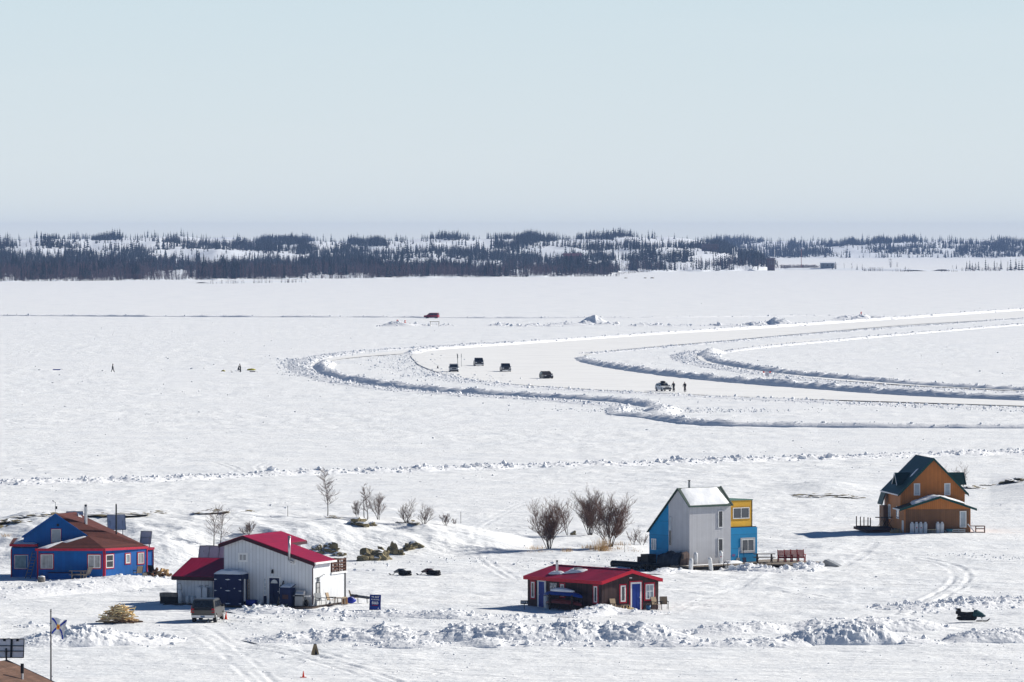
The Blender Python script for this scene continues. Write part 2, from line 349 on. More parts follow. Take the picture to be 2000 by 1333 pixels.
def seg_dist(x, y, Q):
    d = np.full(x.shape, 1e9)
    for a, b in zip(Q[:-1], Q[1:]):
        ab = b - a; l2 = max(1e-9, (ab ** 2).sum())
        t = np.clip(((x - a[0]) * ab[0] + (y - a[1]) * ab[1]) / l2, 0, 1)
        d = np.minimum(d, np.hypot(x - a[0] - t * ab[0], y - a[1] - t * ab[1]))
    return d
def ground_z(x, y, fine=True):
    x = np.asarray(x, float); y = np.asarray(y, float)
    px = 1000 + F * x / np.maximum(y, 1)
    z = np.zeros(x.shape)
    # rocky snow hill behind the houses
    zc = np.maximum(0, H - (np.interp(px, _PX, HS) - 462) / F * DC)
    zc = zc * (1 - sstep((px - 1060) / 90))
    db = F * H / (np.interp(px, _PX, BS) - 462)
    wob = 4 * pnoise(x / 14, y / 14, 3)
    t = (y + wob - db) / np.maximum(DC - db, 5)
    up = np.where(t < 0, 0, np.where(t < 1, 0.60 * sstep(np.minimum(t * 2.9, 1)) + 0.40 * sstep(t), 1.0))
    back = 1 - sstep((y + wob - DC) / 22)
    hill = zc * up * back
    drift = 0.42 * ridged(x / 8 + 0.3 * y / 9, y / 14, 4, 21) + 0.6 * fbm(x / 12, y / 16, 2, 5)
    hm = np.clip(hill / 1.2, 0, 1) * np.clip(1.35 - hill / np.maximum(zc, .3), 0, 1)
    z = z + hill + hm * drift
    # shelf of the blue house
    bx = (px - 150) / 210.0; z = z + 0.30 * np.where(np.abs(bx) < 1, 1, 1 - sstep((np.abs(bx) - 1) * 2)) * sstep((y - 487) / 7) * (1 - sstep((y - 514) / 8))
    # low swell below the orange house, rock islets on the right
    z = z + 0.35 * np.exp(-((px - 1840) / 190) ** 2 - ((y - 574) / 16) ** 2)
    z = z + 0.25 * np.exp(-((px - 1600) / 160) ** 2 - ((y - 560) / 10) ** 2)
    cz = H - (np.interp(px, _PX, CS) - 462) / F * 700
    z = z + np.where(px > 1780, np.maximum(cz, 0), 0) * np.exp(-(np.where(y < 700, (y - 700) / 45, (y - 700) / 22)) ** 2) * sstep((px - 1790) / 70)
    z = z + 0.75 * np.exp(-((px - 1610) / 70) ** 2 - ((y - 690) / 10) ** 2)
    z = z + 0.5 * np.exp(-((px - 1200) / 70) ** 2 - ((y - 552) / 10) ** 2) + 0.35 * np.exp(-((px - 1075) / 60) ** 2 - ((y - 548) / 8) ** 2)
    if fine:
        near = np.clip((3000 - y) / 1500, 0, 1)
        smooth = 1 - 0.7 * np.exp(-((y - 396) / 14) ** 2) - 0.0
        z = z + near * smooth * ((0.3 + 1.1 * sstep(.5 + .9 * pnoise(x / 40, y / 90, 33))) * 0.075 * fbm(x / 3.4, y / 6.0, 4, 40) + 0.07 * np.maximum(0, ridged(x / 16 + y / 60, y / 10, 3, 60) - 0.7))
        m = y < 1000
        if m.any():
            xs, ys = x[m], y[m]; dz = np.zeros(xs.shape)
            for Q, hs, dp in TR:
                mm = (xs > Q[:, 0].min() - 4) & (xs < Q[:, 0].max() + 4) & (ys > Q[:, 1].min() - 4) & (ys < Q[:, 1].max() + 4)
                if not mm.any(): continue
                d = np.abs(seg_dist(xs[mm], ys[mm], Q) - hs)
                k_ = np.clip(.55 + .9 * pnoise(xs[mm] / 2.2, ys[mm] / 5, 77), .1, 1.3); dz[mm] += dp * k_ * (-0.55 * np.exp(-(d / 0.2) ** 2) + 0.3 * np.exp(-((d - 0.42) / 0.2) ** 2))
            z[m] += dz
    return z
def gz(x, y): return float(ground_z(np.array([x]), np.array([y]), False)[0])
def P(px, py, lift=0.0):
    """point of the terrain seen at a photo pixel (marched along the sight line)"""
    d = ray(px, py); T = np.arange(340, 1500, 0.4)
    zz = H + d.z * T; g = ground_z(d.x * T, d.y * T, False)
    k = np.argmax(zz <= g) if (zz <= g).any() else None
    if k is None or k == 0: q = G(px, py)
    else:
        a = (zz[k - 1] - g[k - 1]); b = (g[k] - zz[k]); t = T[k - 1] + 0.4 * a / max(1e-6, a + b); q = CAM + d * t
    q.z += lift; return q
def S(q): return F / q.y                              # photo pixels per metre at a point
# ---- the one sheet of snow on the lake
ui = np.arange(-0.1005, 0.1006, 0.0003)
uo = np.array([.103, .108, .118, .135, .17, .25, .45, 1.0, 2.5])
U = np.concatenate([-uo[::-1], ui, uo])
rows = [1.0, 60, 180, 300, 350] + list(np.arange(374, 610, 0.5)) + list(np.arange(610, 790, 1.0))
d = 790.0
while d < 4200: rows.append(d); d += max(1.6, d * 0.0038)
rows += list(np.linspace(4250, 22000, 30))
YY = np.array(rows)
XX = U[None, :] * YY[:, None]; YG = np.repeat(YY[:, None], len(U), 1)
ZZ = ground_z(XX, YG)
lake = struct(np_mesh('snow_field', np.stack([XX, YG, ZZ], -1).reshape(-1, 3), grid_faces(len(YY), len(U)), SN, smooth=True))
# ---- ploughed ice road (a sheet just above the lake)
def px_curve(pts, step=None, n=None, z=0.0, raw=False):
    Q = np.array([tuple(G(p[0], p[1]))[:2] for p in pts]); k = len(Q)
    s = np.concatenate([[0], np.cumsum(np.hypot(*np.diff(np.array(pts)[:, :2].astype(float), axis=0).T))])
    # Catmull-Rom in the plane
    out = []; EX = [list(p[2:]) for p in pts]; ex = []
    for i in range(k - 1):
        p0, p1, p2, p3 = Q[max(i - 1, 0)], Q[i], Q[i + 1], Q[min(i + 2, k - 1)]
        m = 24
        for j in range(m):
            t = j / m
            out.append(0.5 * ((2 * p1) + (-p0 + p2) * t + (2 * p0 - 5 * p1 + 4 * p2 - p3) * t * t + (-p0 + 3 * p1 - 3 * p2 + p3) * t ** 3))
            ex.append([a + (b - a) * t for a, b in zip(EX[i], EX[i + 1])])
    out.append(Q[-1]); ex.append(EX[-1]); out = np.array(out); ex = np.array(ex)
    L = np.concatenate([[0], np.cumsum(np.hypot(*np.diff(out, axis=0).T))])
    n = n or max(4, int(L[-1] / step)); q = np.linspace(0, L[-1], n)
    r = np.stack([np.interp(q, L, out[:, 0]), np.interp(q, L, out[:, 1])], 1)
    e = np.stack([np.interp(q, L, ex[:, i]) for i in range(ex.shape[1])], 1) if ex.shape[1] else None
    return (r, e)
def sheet(name, pts, z, mat):
    """flat sheet filling a closed outline"""
    k = len(pts); q = []
    for i in range(k):
        p0, p1, p2, p3 = [np.array(pts[(i + j) % k], float) for j in (-1, 0, 1, 2)]
        for j in range(10):
            t = j / 10
            if np.hypot(*(p2 - p1)) < 20 or max(p1[0], p2[0]) > 2040: c = p1 + (p2 - p1) * t
            else: c = 0.5 * (2 * p1 + (p2 - p0) * t + (2 * p0 - 5 * p1 + 4 * p2 - p3) * t * t + (3 * p1 - p0 - 3 * p2 + p3) * t ** 3)
            q.append(c)
    from mathutils.geometry import delaunay_2d_cdt
    vs2, _, fs, _, _, _ = delaunay_2d_cdt([Vector(c) / 100 for c in q], [], [list(range(len(q)))], 1, 1e-7)
    vs = [tuple(G(v.x * 100, v.y * 100)[:2]) + (z,) for v in vs2]
    mb = MB(); mb.add(vs, [tuple(f) for f in fs]); o = mb.build(name, mat)
    if o.data.polygons[0].normal.z < 0: o.data.flip_normals()
    return struct(o)
sheet('ice_road', [(2060, 604), (1840, 620), (1520, 641), (1250, 657), (1000, 675), (880, 683), (815, 690), (802, 697), (815, 712), (850, 727), (900, 740), (1000, 752), (1150, 762), (1300, 770), (1500, 779), (1750, 787), (2060, 797),
                   (2060, 783), (1800, 774), (1600, 760), (1400, 744), (1250, 726), (1160, 710), (1136, 699), (1165, 690), (1240, 682), (1400, 668), (1600, 650), (1800, 634), (2060, 619)], 0.17, PACK)
sheet('plough_lane', [(1000, 676), (800, 686), (690, 696), (630, 704), (606, 716), (625, 732), (660, 741), (680, 738), (645, 728), (634, 716), (650, 706), (700, 699), (810, 691), (1000, 680)], 0.16, PACK)
sheet('plough_lane', [(1600, 662), (1480, 676), (1390, 688), (1362, 698), (1380, 710), (1440, 722), (1560, 738), (1800, 756), (2050, 768), (2050, 764), (1800, 748), (1560, 727), (1450, 714), (1392, 700), (1400, 692), (1480, 681), (1600, 668)], 0.16, PACK)
def cells(x, y, seed):
    ix = np.floor(x); iy = np.floor(y); d = np.full(x.shape, 9.0)
    for a in (-1, 0, 1):
        for b in (-1, 0, 1):
            jx = ix + a + .15 + .7 * _hash(ix + a, iy + b, seed); jy = iy + b + .15 + .7 * _hash(ix + a, iy + b, seed + 31); r = .75 + .5 * _hash(ix + a, iy + b, seed + 57)
            d = np.minimum(d, ((x - jx) ** 2 + (y - jy) ** 2) * r)
    return np.sqrt(np.clip(1 - d, 0, 1))              # rounded lumps 0..1
# ---- ploughed banks: lumpy ridges swept along ground paths
CHUNKS = []                                            # (x, y, z, size)
def bank(pts, width, height=None, step=0.5, nv=11, rough=0.45, scale=1.0, chunks=0.0, csize=0.3, sharp=0.75, mod=0.25, wander=0.0, seed=1, mat=None, name='snow_bank', hk=1.0):
    r, e = px_curve(pts, step=step); hh = e[:, 0] * hk
    tn = np.gradient(r, axis=0); tn /= np.maximum(1e-9, np.hypot(tn[:, 0], tn[:, 1]))[:, None]; nn = np.stack([-tn[:, 1], tn[:, 0]], 1)
    s = np.arange(len(r)) * step
    hh = hh * (1 + mod * (fbm(s / (6 * scale), s * 0, 3, seed) * .7 + 1.6 * (sstep(.5 + 1.0 * pnoise(s / (3.0 * scale), s * 0 + 7.5, seed + 2)) - .45))) * (1 - np.exp(-s / (2.0 * scale)) * 0.9) * (1 - np.exp(-(s[-1] - s) / (2.0 * scale)) * 0.9)
    v = np.linspace(-1, 1, nv); wd = width * (0.5 + 0.12 * fbm(s / (5 * scale), s * 0 + 3, 2, seed + 5))
    X = r[:, 0:1] + nn[:, 0:1] * wd[:, None] * v; Y = r[:, 1:2] + nn[:, 1:2] * wd[:, None] * v
    prof = np.clip(1 - np.abs(v) ** 1.6, 0, 1) ** sharp
    n1 = ridged(X / (1.3 * scale), Y / (1.3 * scale), 3, seed + 9) - 0.9; n2 = fbm(X / (0.55 * scale), Y / (0.55 * scale), 2, seed + 13)
    c1 = cells(X / (1.05 * scale), Y / (1.05 * scale), seed + 3) - .6; c2 = cells(X / (.5 * scale), Y / (.5 * scale), seed + 4) - .6
    Z = hh[:, None] * prof * (1 + rough * (0.22 * n1 + .55 * c1 + .15 * n2)) + rough * np.minimum(hh[:, None], .8) * .35 * c2 * prof ** .5
    base = ground_z(X, Y, False)
    Z = np.maximum(Z, 0) + base - 0.10 + 0.12 * prof
    o = struct(np_mesh(name, np.stack([X, Y, Z], -1).reshape(-1, 3), grid_faces(len(r), nv), mat or SNB, smooth=False))
    if chunks:
        n = int(s[-1] * chunks); i = rng.integers(0, len(r), n); a = np.clip(rng.normal(0, 0.62, n), -1.7, 1.7)
        j = np.clip(((a + 1) / 2 * (nv - 1)), 0, nv - 1).astype(int)
        x = r[i, 0] + nn[i, 0] * wd[i] * a; y = r[i, 1] + nn[i, 1] * wd[i] * a
        zz = np.where(np.abs(a) < 1, Z[i, j], ground_z(x, y, False)); sz = csize * np.exp(np.minimum(rng.normal(-0.42, 0.62, n), 1.05)) * np.where(np.abs(a) < 1, 1, 0.6)
        CHUNKS.append(np.stack([x, y, zz, sz], 1))
    return o
def height_or(h): return h[:, None]
def band(pts, width, dens, csize, seed=1):
    """a strip of loose ploughed lumps"""
    r, e = px_curve(pts, step=0.5); tn = np.gradient(r, axis=0); tn /= np.maximum(1e-9, np.hypot(tn[:, 0], tn[:, 1]))[:, None]; nn = np.stack([-tn[:, 1], tn[:, 0]], 1)
    n = int(len(r) * 0.5 * dens); i = rng.integers(0, len(r), n); a = rng.normal(0, 0.5, n) * width * 0.5
    x = r[i, 0] + nn[i, 0] * a; y = r[i, 1] + nn[i, 1] * a
    CHUNKS.append(np.stack([x, y, ground_z(x, y, False) + 0.03, csize * np.exp(rng.normal(-0.3, 0.5, n))], 1))
# foreground berms along the near road
bank([(484, 1254, .2), (560, 1252, 1.05), (640, 1251, .7), (720, 1251, 1.2), (800, 1250, .95), (880, 1250, 1.25), (1000, 1250, 1.2), (1100, 1249, 1.35), (1180, 1248, 1.2), (1290, 1248, 1.45), (1360, 1247, .8)], 6.5, step=0.16, nv=44, rough=0.62, scale=0.9, chunks=14, csize=.20, mod=.28, seed=3, hk=0.66)
bank([(690, 1261, .2), (820, 1261, .55), (1000, 1260, .6), (1140, 1260, .5), (1250, 1260, .5), (1400, 1262, .8), (1470, 1261, 1.1), (1520, 1260, .5), (1560, 1258, 1.0), (1640, 1257, 1.4), (1740, 1256, 1.35), (1800, 1256, .8), (1838, 1255, .3)], 5.0, step=0.16, nv=34, rough=0.6, scale=0.8, chunks=14, csize=.19, mod=.5, seed=23, hk=0.54)
bank([(1340, 1239, .3), (1420, 1235, 1.1), (1480, 1233, 1.2), (1540, 1231, .7), (1640, 1230, 1.55), (1720, 1229, 1.45), (1790, 1228, 1.35), (1830, 1227, .9), (1866, 1226, .1)], 6.0, step=0.16, nv=40, rough=0.5, scale=1.0, chunks=10, csize=.19, mod=.16, seed=33, hk=0.5)
bank([(1842, 1252, .4), (1862, 1252, 1.15), (1930, 1251, 1.1), (2000, 1250, 1.2), (2100, 1250, 1.2)], 6.0, step=0.16, nv=40, rough=0.5, scale=0.9, chunks=18, csize=.2, mod=.25, seed=43, hk=0.62)
bank([(1728, 1192, .15), (1790, 1189, .4), (1870, 1185, .5), (1950, 1180, .55), (2060, 1172, .5)], 9.0, step=0.2, nv=36, rough=0.9, scale=0.8, chunks=30, csize=.21, mod=.3, seed=53, hk=0.6)
bank([(-60, 1262, 1.2), (30, 1261, .9), (90, 1260, 1.15), (150, 1258, 1.45), (205, 1256, 1.5), (260, 1254, 1.0), (310, 1250, .55), (352, 1248, .1)], 7.0, step=0.16, nv=44, rough=0.62, scale=0.9, chunks=16, csize=.2, mod=.2, seed=63, hk=0.62)
bank([(30, 1225, .1), (60, 1224, .35), (100, 1221, .2)], 3, step=0.2, nv=16, rough=.6, chunks=12, csize=.16, seed=66)
bank([(-60, 1168, .5), (40, 1162, .55), (110, 1156, .55), (180, 1150, .62), (260, 1146, .62), (330, 1142, .5), (352, 1141, .1)], 9.0, step=0.22, nv=36, rough=0.4, scale=1.2, chunks=9, csize=.17, mod=.2, seed=73, hk=0.8)
bank([(448, 1196, .1), (500, 1195, .45), (560, 1197, .3), (640, 1200, .28), (740, 1203, .32), (860, 1206, .42), (960, 1207, .3), (1040, 1208, .2)], 5.5, step=0.2, nv=26, rough=0.8, scale=0.7, chunks=22, csize=.17, mod=.4, seed=83, hk=0.75)
bank([(1100, 1206, .1), (1140, 1202, .4), (1182, 1198, .6), (1215, 1198, .35), (1300, 1201, .1)], 4.0, step=0.2, nv=24, rough=0.5, scale=0.9, chunks=14, csize=.16, mod=.2, seed=93)
bank([(1424, 1116, .2), (1446, 1115, .8), (1470, 1115, .6), (1505, 1116, .3), (1540, 1116, .25), (1568, 1115, .3), (1592, 1113, .7), (1615, 1113, .1)], 3.6, step=0.2, nv=24, rough=0.75, scale=0.8, chunks=22, csize=.26, mod=.4, seed=103)
bank([(1280, 1122, .1), (1300, 1119, .55), (1330, 1118, .4), (1370, 1116, .1)], 3.0, step=0.2, nv=20, rough=0.4, scale=0.9, chunks=6, csize=.2, seed=113)
bank([(704, 1117, .1), (716, 1115, .55), (728, 1115, .1)], 2.6, step=0.2, nv=20, rough=.3, chunks=4, csize=.18, seed=123)
# chunk ridge crossing the lake behind the hill
bank([(-60, 948, .35), (150, 943, .4), (330, 938, .42), (500, 930, .4), (760, 922, .4), (1000, 914, .4), (1250, 908, .42), (1500, 900, .45), (1740, 893, .42), (2060, 884, .45)], 6.0, step=0.45, nv=15, rough=0.95, scale=1.0, chunks=11, csize=.3, mod=.38, seed=133, hk=0.8)
# race-track and road banks far out on the ice
B2 = dict(step=0.7, nv=11, rough=0.38, scale=1.3, chunks=3.0, csize=.24, mod=.2, hk=.78)
bank([(1136, 700, .5), (1160, 711, 1.0), (1250, 727, 1.3), (1400, 745, 1.4), (1600, 761, 1.4), (1800, 775, 1.3), (2080, 787, 1.25)], 5.0, seed=143, **B2)
bank([(1385, 696, .6), (1400, 707, 1.0), (1450, 718, 1.15), (1560, 733, 1.0), (1700, 745, .95), (1850, 756, .8), (2080, 767, .7)], 4.5, seed=153, **B2)
bank([(1400, 690, 1.2), (1386, 693, 1.5), (1386, 698, .8)], 6, seed=154, **B2)
bank([(1404, 690, .3), (1480, 680, .4), (1620, 667, .45), (1800, 651, .5), (2080, 628, .5)], 5, seed=155, **B2)
bank([(640, 711, .9), (632, 717, 1.3), (636, 727, 1.2), (665, 740, 1.2), (740, 752, 1.15), (840, 763, 1.0), (960, 771, .95), (1100, 778, .85), (1220, 786, .8), (1284, 796, 1.3)], 4.6, seed=163, **B2)
bank([(1292, 800, 1.5), (1296, 806, .9), (1282, 811, 1.0)], 6, seed=164, **B2)
bank([(1210, 797, .6), (1212, 810, .5), (1280, 817, .8), (1350, 828, 1.1), (1440, 833, .9), (1600, 835, .75), (1800, 836, .7), (2080, 837, .75)], 4.6, seed=173, **B2)
B3 = dict(step=0.8, nv=9, rough=0.9, scale=1.1, chunks=7.5, csize=.26, mod=.4, hk=.32)
bank([(1010, 668, .4), (800, 681, .5), (680, 690, .6), (610, 702, .9), (588, 714, 1.0), (598, 728, .7), (640, 742, .6), (700, 754, .55), (800, 765, .55), (940, 775, .55), (1080, 783, .55), (1210, 795, .6)], 6.5, seed=183, **B3)
bank([(1140, 692, .35), (1250, 683, .35), (1420, 668, .3), (1650, 648, .3), (2080, 617, .3)], 4, seed=184, **B3)
bank([(1372, 686, .5), (1336, 694, .8), (1345, 706, .6), (1400, 718, .55), (1500, 733, .5), (1640, 748, .5), (1800, 759, .45), (2080, 771, .4)], 7, seed=193, **B3)
bank([(850, 729, .2), (900, 742, .35), (1000, 754, .35), (1150, 764, .4), (1300, 772, .45), (1500, 781, .5), (1700, 789, .45), (2080, 801, .35)], 8, seed=203, **B3)
bank([(800, 693, .5), (830, 686, .6), (920, 679, .6), (1100, 667, .65), (1300, 653, .65), (1560, 636, .7), (1840, 617, .7), (2080, 600, .7)], 5, step=.9, nv=9, rough=.35, scale=1.8, chunks=1.4, csize=.34, mod=.15, seed=213)
bank([(-60, 617, .45), (120, 618, .5), (300, 619, .7), (560, 620, .6), (780, 620.5, .5), (860, 621.5, .5), (1000, 622, .6), (1300, 621, .5), (1560, 618, .4), (1700, 617, .4)], 4, step=1.2, nv=7, rough=.9, scale=2, chunks=1.6, csize=.3, mod=.35, seed=223, hk=.6)
for k, (x0, x1, y, h) in enumerate([(764, 792, 638, 1.5), (782, 806, 637, .8), (840, 880, 637, .6), (970, 1010, 637, .8), (1016, 1080, 638, 1.0), (1076, 1132, 636, .8), (1138, 1188, 635, 2.4), (1242, 1292, 638, .9), (1300, 1340, 638, .5), (1356, 1460, 638, .45), (1462, 1550, 637, 2.2), (1500, 1530, 634, 2.2), (1530, 1548, 637, 1.6), (1640, 1690, 625, 1.2), (1670, 1732, 625, 1.7)]):
    m = (x0 + x1) / 2
    bank([(x0, y, h * .15), (x0 * .7 + m * .3, y - .4, h * .8), (m, y - .6, h), (x1 * .7 + m * .3, y - .4, h * .7), (x1, y, h * .15)], 9, step=.8, nv=13, rough=.6, scale=1.8, chunks=2.2, csize=.5, mod=.5, seed=300 + k)
band([(1500, 782), (1700, 792), (1850, 797), (2060, 806)], 12, 4, .24)
band([(1290, 806), (1330, 798), (1380, 806)], 40, 9, .24)
band([(580, 702), (584, 715), (606, 735)], 9, 8, .26)
band([(806, 694), (836, 715), (890, 735), (960, 748)], 24, 8, .24)
band([(400, 1215), (640, 1206), (900, 1210), (1060, 1210)], 9, 9, .14)
band([(1000, 1108), (1150, 1098), (1240, 1090)], 12, 6, .12)
band([(690, 1102), (800, 1100), (960, 1092)], 9, 7, .13)
band([(1860, 1083), (1940, 1090), (2040, 1096)], 6, 9, .15)
band([(30, 1150), (160, 1146), (320, 1136)], 6, 9, .14)
# wind-packed lumps strewn over the whole lake
def strew(n, y0, y1, c0, c1, flat):
    px = rng.uniform(-80, 2080, n); D = 1 / rng.uniform(1 / y1, 1 / y0, n); x = (px - 1000) / F * D
    keep = rng.uniform(0, 1, n) < np.clip(.35 + 1.1 * pnoise(x / 25, D / 60, 91), .03, 1)
    x, D = x[keep], D[keep]; CHUNKS.append(np.stack([x, D, ground_z(x, D, False) - flat, rng.uniform(c0, c1, len(x)) * np.exp(rng.normal(0, .3, len(x)))], 1))
strew(1500, 600, 1000, .10, .2, .03); strew(1500, 1000, 2600, .16, .34, .05); strew(2600, 385, 600, .05, .12, .01)
# loose lumps of snow: nobody could count them
CH = np.concatenate(CHUNKS); n = len(CH)
bm = bmesh.new(); bmesh.ops.create_icosphere(bm, subdivisions=1, radius=1)
iv = np.array([v.co[:] for v in bm.verts]); fi = np.array([[v.index for v in f.verts] for f in bm.faces]); bm.free()
sc = CH[:, 3:4, None] * 0.5 * np.stack([rng.uniform(.75, 1.35, n), rng.uniform(.75, 1.35, n), rng.uniform(.6, 1.1, n)], -1)[:, None, :]
vv = iv[None] * (1 + rng.uniform(-.28, .28, (n, len(iv), 1))) * sc
a = rng.uniform(0, 6.28, n); ca, sa = np.cos(a)[:, None], np.sin(a)[:, None]
vv = np.stack([vv[..., 0] * ca - vv[..., 1] * sa, vv[..., 0] * sa + vv[..., 1] * ca, vv[..., 2]], -1) + CH[:, None, :3] + np.array([0, 0, .25]) * CH[:, None, 3:4] * .4
ff = fi[None] + np.arange(n)[:, None, None] * len(iv)
o = np_mesh('snow_lumps', vv.reshape(-1, 3), ff.reshape(-1, 3), SNB); o['kind'] = 'stuff'
# ================================================================== FAR SHORE
def hills(name, dlist, layers, y0, y1, dy, seed):
    u = np.arange(-0.135, 0.1351, 0.0007); yy = np.arange(y0, y1, dy); pxs = 1000 + F * u
    Lz = [np.full(len(u), -2.0)]; Ld = [None]
    for D, (xs, ys) in layers: Lz.append(H - (np.interp(pxs, xs, ys) - 462) / F * D); Ld.append(np.full(len(u), float(D)))
    Ld[0] = np.interp(pxs, *dlist) + 55 * fbm(pxs / 45, pxs * 0 + 2, 3, seed + 3); Lz.append(np.full(len(u), -3.0)); Ld.append(Ld[-1] + 420)
    Lz.insert(1, np.full(len(u), 0.5)); Ld.insert(1, Ld[0] + 45)
    Lz = np.array(Lz); Ld = np.array(Ld)
    Z = np.zeros((len(yy), len(u)))
    for i in range(len(u)):
        Z[:, i] = np.interp(yy, Ld[:, i], Lz[:, i], left=-3, right=-3)
    Xg = u[None] * yy[:, None]; Yg = np.repeat(yy[:, None], len(u), 1)
    inside = np.clip((Z + 1.5) / 4, 0, 1)
    Z = Z + np.clip(Z / 14, 0, 1) * 1.8 * fbm((Xg / Yg) * F / 95, Yg / 420, 3, seed + 40) + inside * (0.9 * fbm(Xg / 45, Yg / 160, 4, seed) + 0.4 * ridged(Xg / 18, Yg / 60, 3, seed + 7) - .3)
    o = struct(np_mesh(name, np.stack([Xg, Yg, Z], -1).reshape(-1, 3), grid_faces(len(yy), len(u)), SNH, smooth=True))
    def f(x, y):
        uu = x / y; i = np.clip((uu - u[0]) / (u[1] - u[0]), 0, len(u) - 1.001); j = np.clip((y - yy[0]) / dy, 0, len(yy) - 1.001)
        i0 = i.astype(int); j0 = j.astype(int); a = i - i0; b = j - j0
        return (Z[j0, i0] * (1 - a) + Z[j0, i0 + 1] * a) * (1 - b) + (Z[j0 + 1, i0] * (1 - a) + Z[j0 + 1, i0 + 1] * a) * b
    return f
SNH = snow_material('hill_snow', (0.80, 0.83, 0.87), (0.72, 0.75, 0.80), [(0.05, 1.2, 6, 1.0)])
shore = ([-500, 0, 300, 600, 900, 1100, 1195, 1215, 1400, 1480, 1500, 1545], [3815, 3815, 3945, 4030, 4190, 4290, 4350, 4830, 4950, 5050, 5060, 6000])
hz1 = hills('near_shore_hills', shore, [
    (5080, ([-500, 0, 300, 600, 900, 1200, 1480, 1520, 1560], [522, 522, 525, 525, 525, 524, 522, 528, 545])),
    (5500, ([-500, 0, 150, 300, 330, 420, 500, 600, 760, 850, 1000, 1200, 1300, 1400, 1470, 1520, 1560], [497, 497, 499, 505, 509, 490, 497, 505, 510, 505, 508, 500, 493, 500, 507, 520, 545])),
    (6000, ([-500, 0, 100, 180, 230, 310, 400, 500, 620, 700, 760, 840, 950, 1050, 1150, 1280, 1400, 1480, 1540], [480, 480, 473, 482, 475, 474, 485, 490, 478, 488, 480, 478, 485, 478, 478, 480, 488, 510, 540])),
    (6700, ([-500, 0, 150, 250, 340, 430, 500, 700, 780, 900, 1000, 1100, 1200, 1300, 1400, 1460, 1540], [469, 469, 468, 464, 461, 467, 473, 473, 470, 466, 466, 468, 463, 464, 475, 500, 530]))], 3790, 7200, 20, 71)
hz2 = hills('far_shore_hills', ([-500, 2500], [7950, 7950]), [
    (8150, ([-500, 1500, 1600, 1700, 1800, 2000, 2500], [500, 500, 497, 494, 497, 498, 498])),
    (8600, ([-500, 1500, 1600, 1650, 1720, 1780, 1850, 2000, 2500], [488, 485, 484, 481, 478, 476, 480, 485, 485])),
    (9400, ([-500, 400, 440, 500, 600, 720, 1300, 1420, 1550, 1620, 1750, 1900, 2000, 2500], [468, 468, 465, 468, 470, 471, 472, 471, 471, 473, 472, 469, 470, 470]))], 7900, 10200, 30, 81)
# low spits of snowy land at the far right
def spit(name, pts, height):
    r, e = px_curve(pts, step=6); wd = e[:, 0]; v = np.linspace(-1, 1, 9); tn = np.gradient(r, axis=0); tn /= np.hypot(tn[:, 0], tn[:, 1])[:, None]; nn = np.stack([-tn[:, 1], tn[:, 0]], 1)
    X = r[:, :1] + nn[:, :1] * wd[:, None] * v; Y = r[:, 1:] + nn[:, 1:] * wd[:, None] * v
    Z = height * (1 - v ** 2) * (0.8 + .5 * fbm(X / 30, Y / 60, 3, 5)) - .2
    return struct(np_mesh(name, np.stack([X, Y, Z], -1).reshape(-1, 3), grid_faces(len(r), 9), SNH, smooth=True))
spit('snowy_spit', [(1480, 527, 60), (1560, 527, 55), (1660, 527.5, 50), (1740, 528.5, 40), (1785, 530, 12)], 1.8)
spit('snowy_spit', [(1838, 529.5, 8), (1870, 529, 30), (1940, 528, 45), (2080, 528, 50)], 1.5)
spit('snowy_spit', [(395, 553.5, 5), (440, 552.5, 18), (520, 551.5, 18), (600, 551, 5)], 1.0)
# ------------------------------------------------------------------ trees of the far shore
def spruce_var(seed, tiers=9, k=7):
    r = random.Random(seed); vs = []; fs = []; mi = []
    n = 5
    for j in range(n): a = 6.283 * j / n; vs += [(0.011 * math.cos(a), 0.011 * math.sin(a), -0.05)]
    vs.append((0, 0, 0.9))
    for j in range(n): fs.append((j, (j + 1) % n, n)); mi.append(1)
    W = r.uniform(.095, .16); lean = r.uniform(-.02, .02); z0 = r.uniform(.03, .12)
    for t in range(tiers):
        f = t / (tiers - 1); z = z0 + (0.93 - z0) * f; rad = W * (1 - f) ** 0.8 * r.uniform(.7, 1.2) + 0.012; h = 0.15 * (1 - f * .45)
        o = len(vs); off = r.uniform(0, 6); cx = lean * f + r.uniform(-.012, .012); cy = r.uniform(-.012, .012)
        for j in range(2 * k):
            a = 6.283 * j / (2 * k) + off; q = rad * (r.uniform(.8, 1.3) if j % 2 == 0 else r.uniform(.35, .6))
            vs.append((cx + q * math.cos(a), cy + q * math.sin(a), z - (0.03 if j % 2 == 0 else 0) - r.uniform(0, .02)))
        vs.append((cx, cy, min(1.0, z + h)))
        for j in range(2 * k): fs.append((o + j, o + (j + 1) % (2 * k), o + 2 * k)); mi.append(0)
    return np.array(vs), np.array(fs), np.array(mi)
